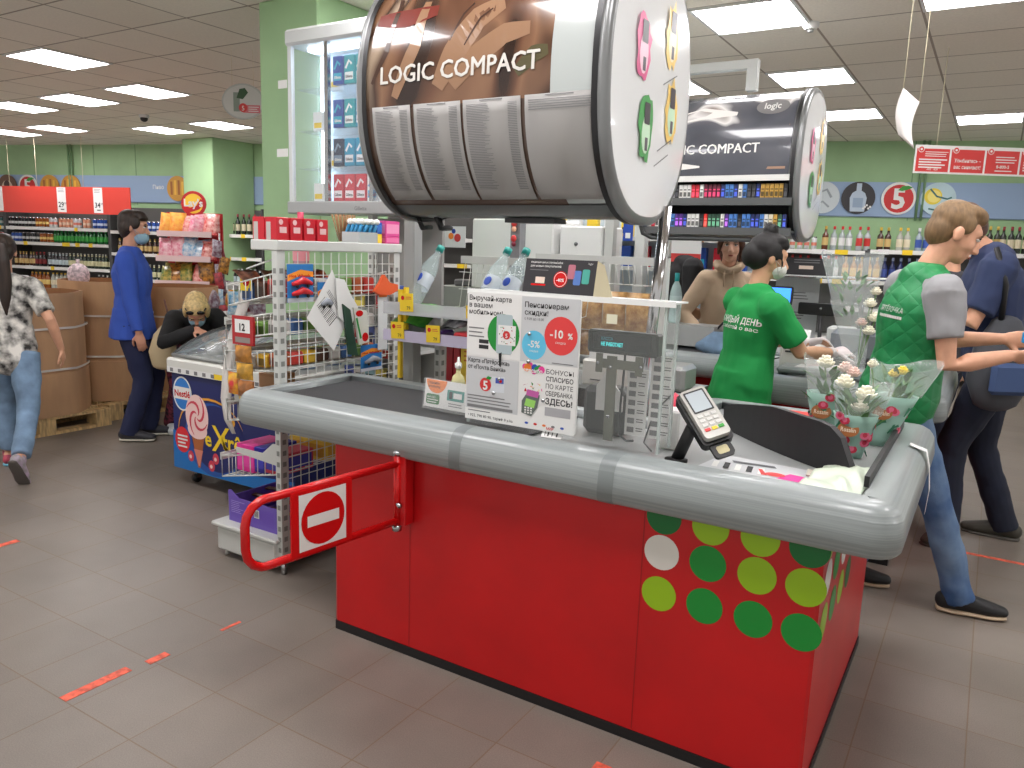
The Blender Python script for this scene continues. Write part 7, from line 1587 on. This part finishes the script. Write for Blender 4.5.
# bending woman
BLK = cloth('black_knit', (26, 26, 28)); FLOR = cloth('floral_dark', (34, 28, 40), c2=(150, 60, 80), noise_scale=40)
w2 = human('blond woman in black bending over the freezer, sunglasses on her head and blue mask', (-5.24, 3.72, 0), -.42, 1.62, pelv=(.04, 0, .79), lean=(3.0, -.05), neck=(.1, -.15), face=(.62, -.18, -1.0), ank=((-.04, .12, .08), (-.06, -.10, .08)), wr=((.80, .10, .88), (.74, -.06, .88)), elb=((-.3, .8, -.5), (-.3, -.8, -.4)), hd=((1, -.3, -.3), (.9, .3, -.2)), hn=((0, 0, -1), (0, 0, -1)), curl=.7,
 top=BLK, bottom=FLOR, shoes=(mat('shoe_white', (210, 212, 214), .6), mat('sole_white', (190, 190, 188), .6)), hair=(HBL, 'bob_blond'), skin=SKIN2, female=True, sleeve='long', mask=(MASKB, 0, .004), fat=1.05, sh_w=.86, eyes=True, extra={'collar': cloth('indigo_collar', (60, 56, 110))})
m = MB(); SG = mat('sunglass_black', (14, 14, 16), .1)
for q in (1, -1): m.ell((q*.034, .078, .094), (.031, .014, .021), SG, T=w2['F'])
m.chain([(.06, .06, .10), (.085, .0, .07), (.08, -.04, .05)], .004, SG, 6, T=w2['F']); m.chain([(-.06, .06, .10), (-.085, .0, .07), (-.08, -.04, .05)], .004, SG, 6, T=w2['F']); w2['part'](m, 'sunglasses', rm=False)
bg = thing('shoulder_bag', 'beige shoulder bag hanging between the blue jacket and the bending woman', 'bag', (-4.98, 3.36, .60)); MB(rotz(yaw_of(1, 0))).chain([(0, 0, 0), (0, 0, .08), (0.02, 0, .2), (.03, 0, .26)], [(.08, .04), (.10, .05), (.08, .04), (.04, .02)], mat('bag_beige', (196, 176, 140), .6), 14, side=(1, 0, 0), round_=True).build('bag_body', bg); MB(rotz(yaw_of(1, 0))).chain([(.03, 0, .26), (.05, 0, .36), (.02, .02, .46)], .007, mat('bag_strap', (110, 70, 60), .5), 6).chain([(-.05, 0, .2), (-.02, .05, .1), (.06, .05, -.02), (.09, .05, -.14)], .006, mat('bag_strap', (110, 70, 60), .5), 6).build('strap', bg)

# cashier in green t-shirt
GT = cloth('green_tee', (18, 140, 66)); GL_ = mat('glove', (215, 205, 205), .5); 
c = human('cashier in green t-shirt with dark bun, white mask and gloves, seen from behind', (-1.02, 3.92, 0), yaw_of(.86, .22), 1.58, pelv=(-.02, .0, .84), lean=(.08, -.02), face=(1, -.22, -.2), wr=((.40, .10, 1.06), (.38, -.16, 1.04)), elb=((-.5, .5, -1), (-.6, -.6, -1)), hd=((1, -.3, .15), (1, .1, .1)), hn=((0, -.6, -1), (0, .6, -1)), curl=.5, top=GT, bottom=cloth('dark_trousers', (40, 40, 46)), shoes=(mat('shoe_dark', (52, 52, 58), .6), mat('sole_cream', (205, 200, 185), .6)), hair=(HBK, 'bun'), skin=mat('skin_tan', (205, 158, 125), .5), female=True, mask=(MASKW, .0, .004), gloves=GL_, fat=1.14, extra={'longtop': .12}, sh_w=1.08)
def cling(info, builder, k, name, tgt='top', lift=.003, up0=.36, wid=.2):
    """lettering laid on the curved back: shrinkwrap on to the garment"""
    P, sp, lat, fwd, s = info['P'], info['sp'], info['lat'], info['fwd'], info['s']
    o_ = info['T'] @ (P+sp*up0*s-fwd*(.24*s)) - info['body'].location; R3 = info['T'].to_3x3(); T = frame(o_, R3 @ (-lat), y=R3 @ sp); m = MB(); builder(m)
    ob = m.build(name, info[tgt]); ob.matrix_local = T
    w_ = ob.modifiers.new('sw', 'SHRINKWRAP'); w_.target = info[tgt]; w_.wrap_method = 'PROJECT'; w_.use_project_x = False; w_.use_project_y = False; w_.use_project_z = False
    w_.use_project_z = True; w_.use_positive_direction = False; w_.use_negative_direction = True; w_.wrap_mode = 'ABOVE_SURFACE'; w_.offset = lift
    return ob
for dx in (): pass
def bt(m):
    m.text('КАЖДЫЙ ДЕНЬ', -.085, .03, .042, WHITE, 0, bold=.02, width=.25); m.text('с заботой о вас', -.085, .0, .026, WHITE, 0, bold=.01, width=.24)
cling(c, bt, 1, 'back_lettering', up0=.33)

# woman in beige hoodie
HOOD = cloth('beige_hoodie', (188, 164, 138), bump=.1, bump_scale=200)
h_ = human('young woman in beige hoodie with dark hair looking at the camera behind the far checkout', (-1.60, 5.38, 0), yaw_of(.2, -1), 1.62, lean=(.10, .0), face=(.90, -.40, -.02), wr=((.30, .22, .98), (.22, -.24, .95)), elb=((-.6, 1, -.6), (-.6, -1, -.6)), hd=((1, -.2, -.1), (1, .3, -.1)), hn=((0, 0, -1), (0, 0, -1)), top=HOOD, bottom=JEAN, shoes=(mat('shoe_white', (210, 212, 214), .6), mat('sole_white', (190, 190, 188), .6)), hair=(HBR, 'back'), skin=mat('skin_fair', (222, 172, 146), .5), female=True, sleeve='long', eyes=True, fat=1.15)
m = MB(); F = h_['F']
m.chain([(.085, -.02, -.13), (.06, .055, -.155), (0, .075, -.175), (-.06, .055, -.155), (-.085, -.02, -.13)], [.035, .032, .026, .032, .035], HOOD, 10, T=F, round_=True); m.ell((0, -.095, -.15), (.11, .07, .06), HOOD, T=F); h_['part'](m, 'hood', .008, 2)
m = MB(); m.chain([(.03, .09, -.17), (.035, .10, -.25), (.03, .10, -.32)], .004, HOOD, 6, T=F).chain([(-.03, .09, -.17), (-.035, .10, -.24), (-.03, .10, -.30)], .004, HOOD, 6, T=F); h_['part'](m, 'drawstring', rm=False)
tag(MB().box((-.16, -.08, 0), (.12, .1, .10), mat('black_bag', (40, 42, 48), .5), ch=.03).chain([(-.1, 0, .1), (-.05, 0, .16), (.04, 0, .16), (.08, 0, .1)], .008, mat('black_bag', (40, 42, 48), .5), 8).build('handbag', loc=(-1.42, 5.0, .905)), 'dark handbag lying on the far checkout in front of the hooded woman', 'bag')
m = MB(); m.chain([(-.14, 0, .03), (-.05, -.03, .05), (.07, 0, .04), (.13, .02, .02)], [(.03, .03), (.08, .05), (.09, .05), (.04, .03)], JEAN, 12, round_=True); o = m.build('folded_denim', loc=(-1.40, 4.78, .90)); tag(o, 'light blue denim garment lying on the far checkout by the cashier', 'clothing')

# man in black behind the gold bags
human('man in black t-shirt facing right, head half hidden below the far cigarette cabinet', (-1.97, 5.50, 0), yaw_of(.95, .25), 1.72, face=(1, -.1, -.25), top=BLK, bottom=JEAND, shoes=(mat('shoe_dark', (52, 52, 58), .6), mat('sole_cream', (205, 200, 185), .6)), hair=(HDK, 'crop'), skin=mat('skin_tan', (205, 158, 125), .5), wr=((.25, .2, 1.0), (.2, -.22, 1.0)), elb=((-1, .3, -.3), (-1, -.3, -.3)))

# man in green quilted vest
GRT = cloth('grey_tee', (150, 150, 152)); 
VEST = bpy.data.materials.new('green_quilt'); VEST.use_nodes = True; N = VEST.node_tree.nodes; L = VEST.node_tree.links; bb = N['Principled BSDF']; bb.inputs['Base Color'].default_value = (*lin((16, 128, 70)), 1); bb.inputs['Roughness'].default_value = .5
tc = N.new('ShaderNodeTexCoord'); hts = []
for sg_ in (1, -1):
    mp = N.new('ShaderNodeMapping'); mp.inputs['Rotation'].default_value = (0, sg_*.75, .6); L.new(tc.outputs['Object'], mp.inputs[0]); wv = N.new('ShaderNodeTexWave'); wv.bands_direction = 'Z'; wv.inputs['Scale'].default_value = 5.5; wv.inputs['Distortion'].default_value = .6; wv.inputs['Detail'].default_value = 0; L.new(mp.outputs[0], wv.inputs[0]); hts.append(wv.outputs['Fac'])
mn = N.new('ShaderNodeMath'); mn.operation = 'MINIMUM'; L.new(hts[0], mn.inputs[0]); L.new(hts[1], mn.inputs[1]); pw_ = N.new('ShaderNodeMath'); pw_.operation = 'POWER'; pw_.inputs[1].default_value = .35; L.new(mn.outputs[0], pw_.inputs[0])
bp = N.new('ShaderNodeBump'); bp.inputs['Strength'].default_value = .5; bp.inputs['Distance'].default_value = .006; L.new(pw_.outputs[0], bp.inputs['Height']); L.new(bp.outputs[0], bb.inputs['Normal'])
v = human('man in green quilted vest over grey t-shirt walking right, fair hair, holding a blue pack', (-.335, 3.71, 0), yaw_of(.96, -.16), 1.745, pelv=(.03, 0, .915), lean=(.10, -.02), twist=.12, neck=(.30, 0), face=(.88, -.05, -.40), ank=((-.06, .12, .08), (.34, -.12, .08)), toe=((1, -.1, 0), (1, -.15, 0)), knee=((1, 0, 0), (1, -.1, 0)),
 wr=((.46, .10, 1.18), (.37, -.20, 1.14)), elb=((-.4, .5, -1), (-1, -.25, -.5)), hd=((1, -.2, .05), (1, -.1, .05)), hn=((0, -1, 0), (0, .7, .7)), curl=.6, top=GRT, bottom=JEAND, shoes=(mat('shoe_black', (24, 24, 26), .6), mat('sole_tan', (200, 178, 150), .6)), hair=(HFA, 'crop'), skin=SKIN, fat=1.04, vest=VEST, eyes=True, extra={'slv': .62})
def vt(m):
    m.text('ПЯТЁРОЧКА', -.03, .025, .030, WHITE, 0, width=.15)
    for i in range(12): m.rect(-.03+.0125*i, 0, -.0185+.0125*i, .012, WHITE, 0)
cling(v, vt, 1, 'back_lettering', 'vest', up0=.34)

# person in navy t-shirt, head hidden
NT = cloth('navy_tee', (42, 54, 88)); DJ = cloth('dark_jeans', (26, 32, 50), noise_amt=.1)
n_ = human('person in navy t-shirt and dark jeans standing behind the man in the vest, head hidden', (.05, 4.84, 0), yaw_of(-.87, .40), 1.84, pelv=(0, 0, .99), lean=(.14, .0), neck=(3, .1), face=(.85, .1, -.6), ank=((.14, .10, .08), (-.16, -.10, .08)), toe=((.5, .9, 0), (.9, -.2, 0)), wr=((.36, .16, 1.33), (.36, -.12, 1.30)), elb=((-.5, .6, -1), (-.5, -.6, -1)), hd=((1, -.2, 0), (1, .4, 0)), hn=((0, -1, 0), (0, 1, 0)), curl=.6, top=NT, bottom=DJ, shoes=(mat('shoe_olive', (62, 60, 52), .6), mat('sole_dark', (80, 76, 70), .7)), hair=(HBR, 'crop'), fat=1.2, sh_w=1.12)
bk = thing('backpack', 'dark grey backpack hanging at the hip of the person in the navy t-shirt', 'bag', (.07, 4.60, 1.0)); MB(rotz(yaw_of(1, 0))).chain([(0, 0, -.18), (0, 0, -.08), (0, 0, .1), (0, 0, .2)], [(.12, .06), (.16, .09), (.14, .08), (.08, .05)], mat('pack_grey_cloth', (70, 72, 78), .8, bump=.3, bump_scale=20), 16, side=(1, 0, 0), round_=True).build('pack_body', bk); MB(rotz(yaw_of(1, 0))).box((-.10, -.115, -.14), (.10, -.07, .02), mat('pack_blue_cloth', (60, 80, 120), .8), ch=.02).build('pocket', bk); MB(rotz(yaw_of(1, 0))).chain([(-.04, -.02, .22), (-.06, -.05, .40), (-.10, .0, .58)], .014, BLACK, 8).build('strap', bk)
# person behind the vest (only dark hair shows)
human('dark-haired person behind the man in the vest, only the head showing', (-.24, 5.92, 0), yaw_of(-.2, .95), 1.66, face=(1, .2, -.1), top=cloth('plain_dark', (60, 60, 66)), bottom=DJ, shoes=(mat('shoe_dark', (52, 52, 58), .6), mat('sole_cream', (205, 200, 185), .6)), hair=(HBR, 'short_f'), female=True)
# goods in the hands of the man in the vest
T = v['T']; a = T @ V((.50, -.16, 1.19))
bx = thing('blue_snack_pack', 'bright blue and white snack pack held out by the man in the green vest', 'pack', (a.x, a.y, a.z)); R_ = rotz(yaw_of(1, .1)); MB(R_).box((-.07, -.03, 0), (.09, .03, .045), mat('pack_sky', (40, 150, 215), .35), ch=.004).build('carton_body', bx); MB(R_ @ frame((-.06, -.0306, .005), (1, 0, 0), y=(0, 0, 1))).poly([(.01, .005), (.12, .005), (.12, .02), (.06, .03), (.02, .02)], WHITE, 0).text('Twix', .03, .012, .02, REDG, .001, bold=.02).build('print', bx)
tag(MB(R_).box((-.05, -.04, 0), (.07, .04, .03), YEL, ch=.006).build('yellow_packet', loc=(a.x+.14, a.y+.11, a.z-.01)), 'yellow packet held beside the blue snack pack at the right picture edge', 'packet')
# trousered legs seen in the aisle distance, white sneaker (far right middle)
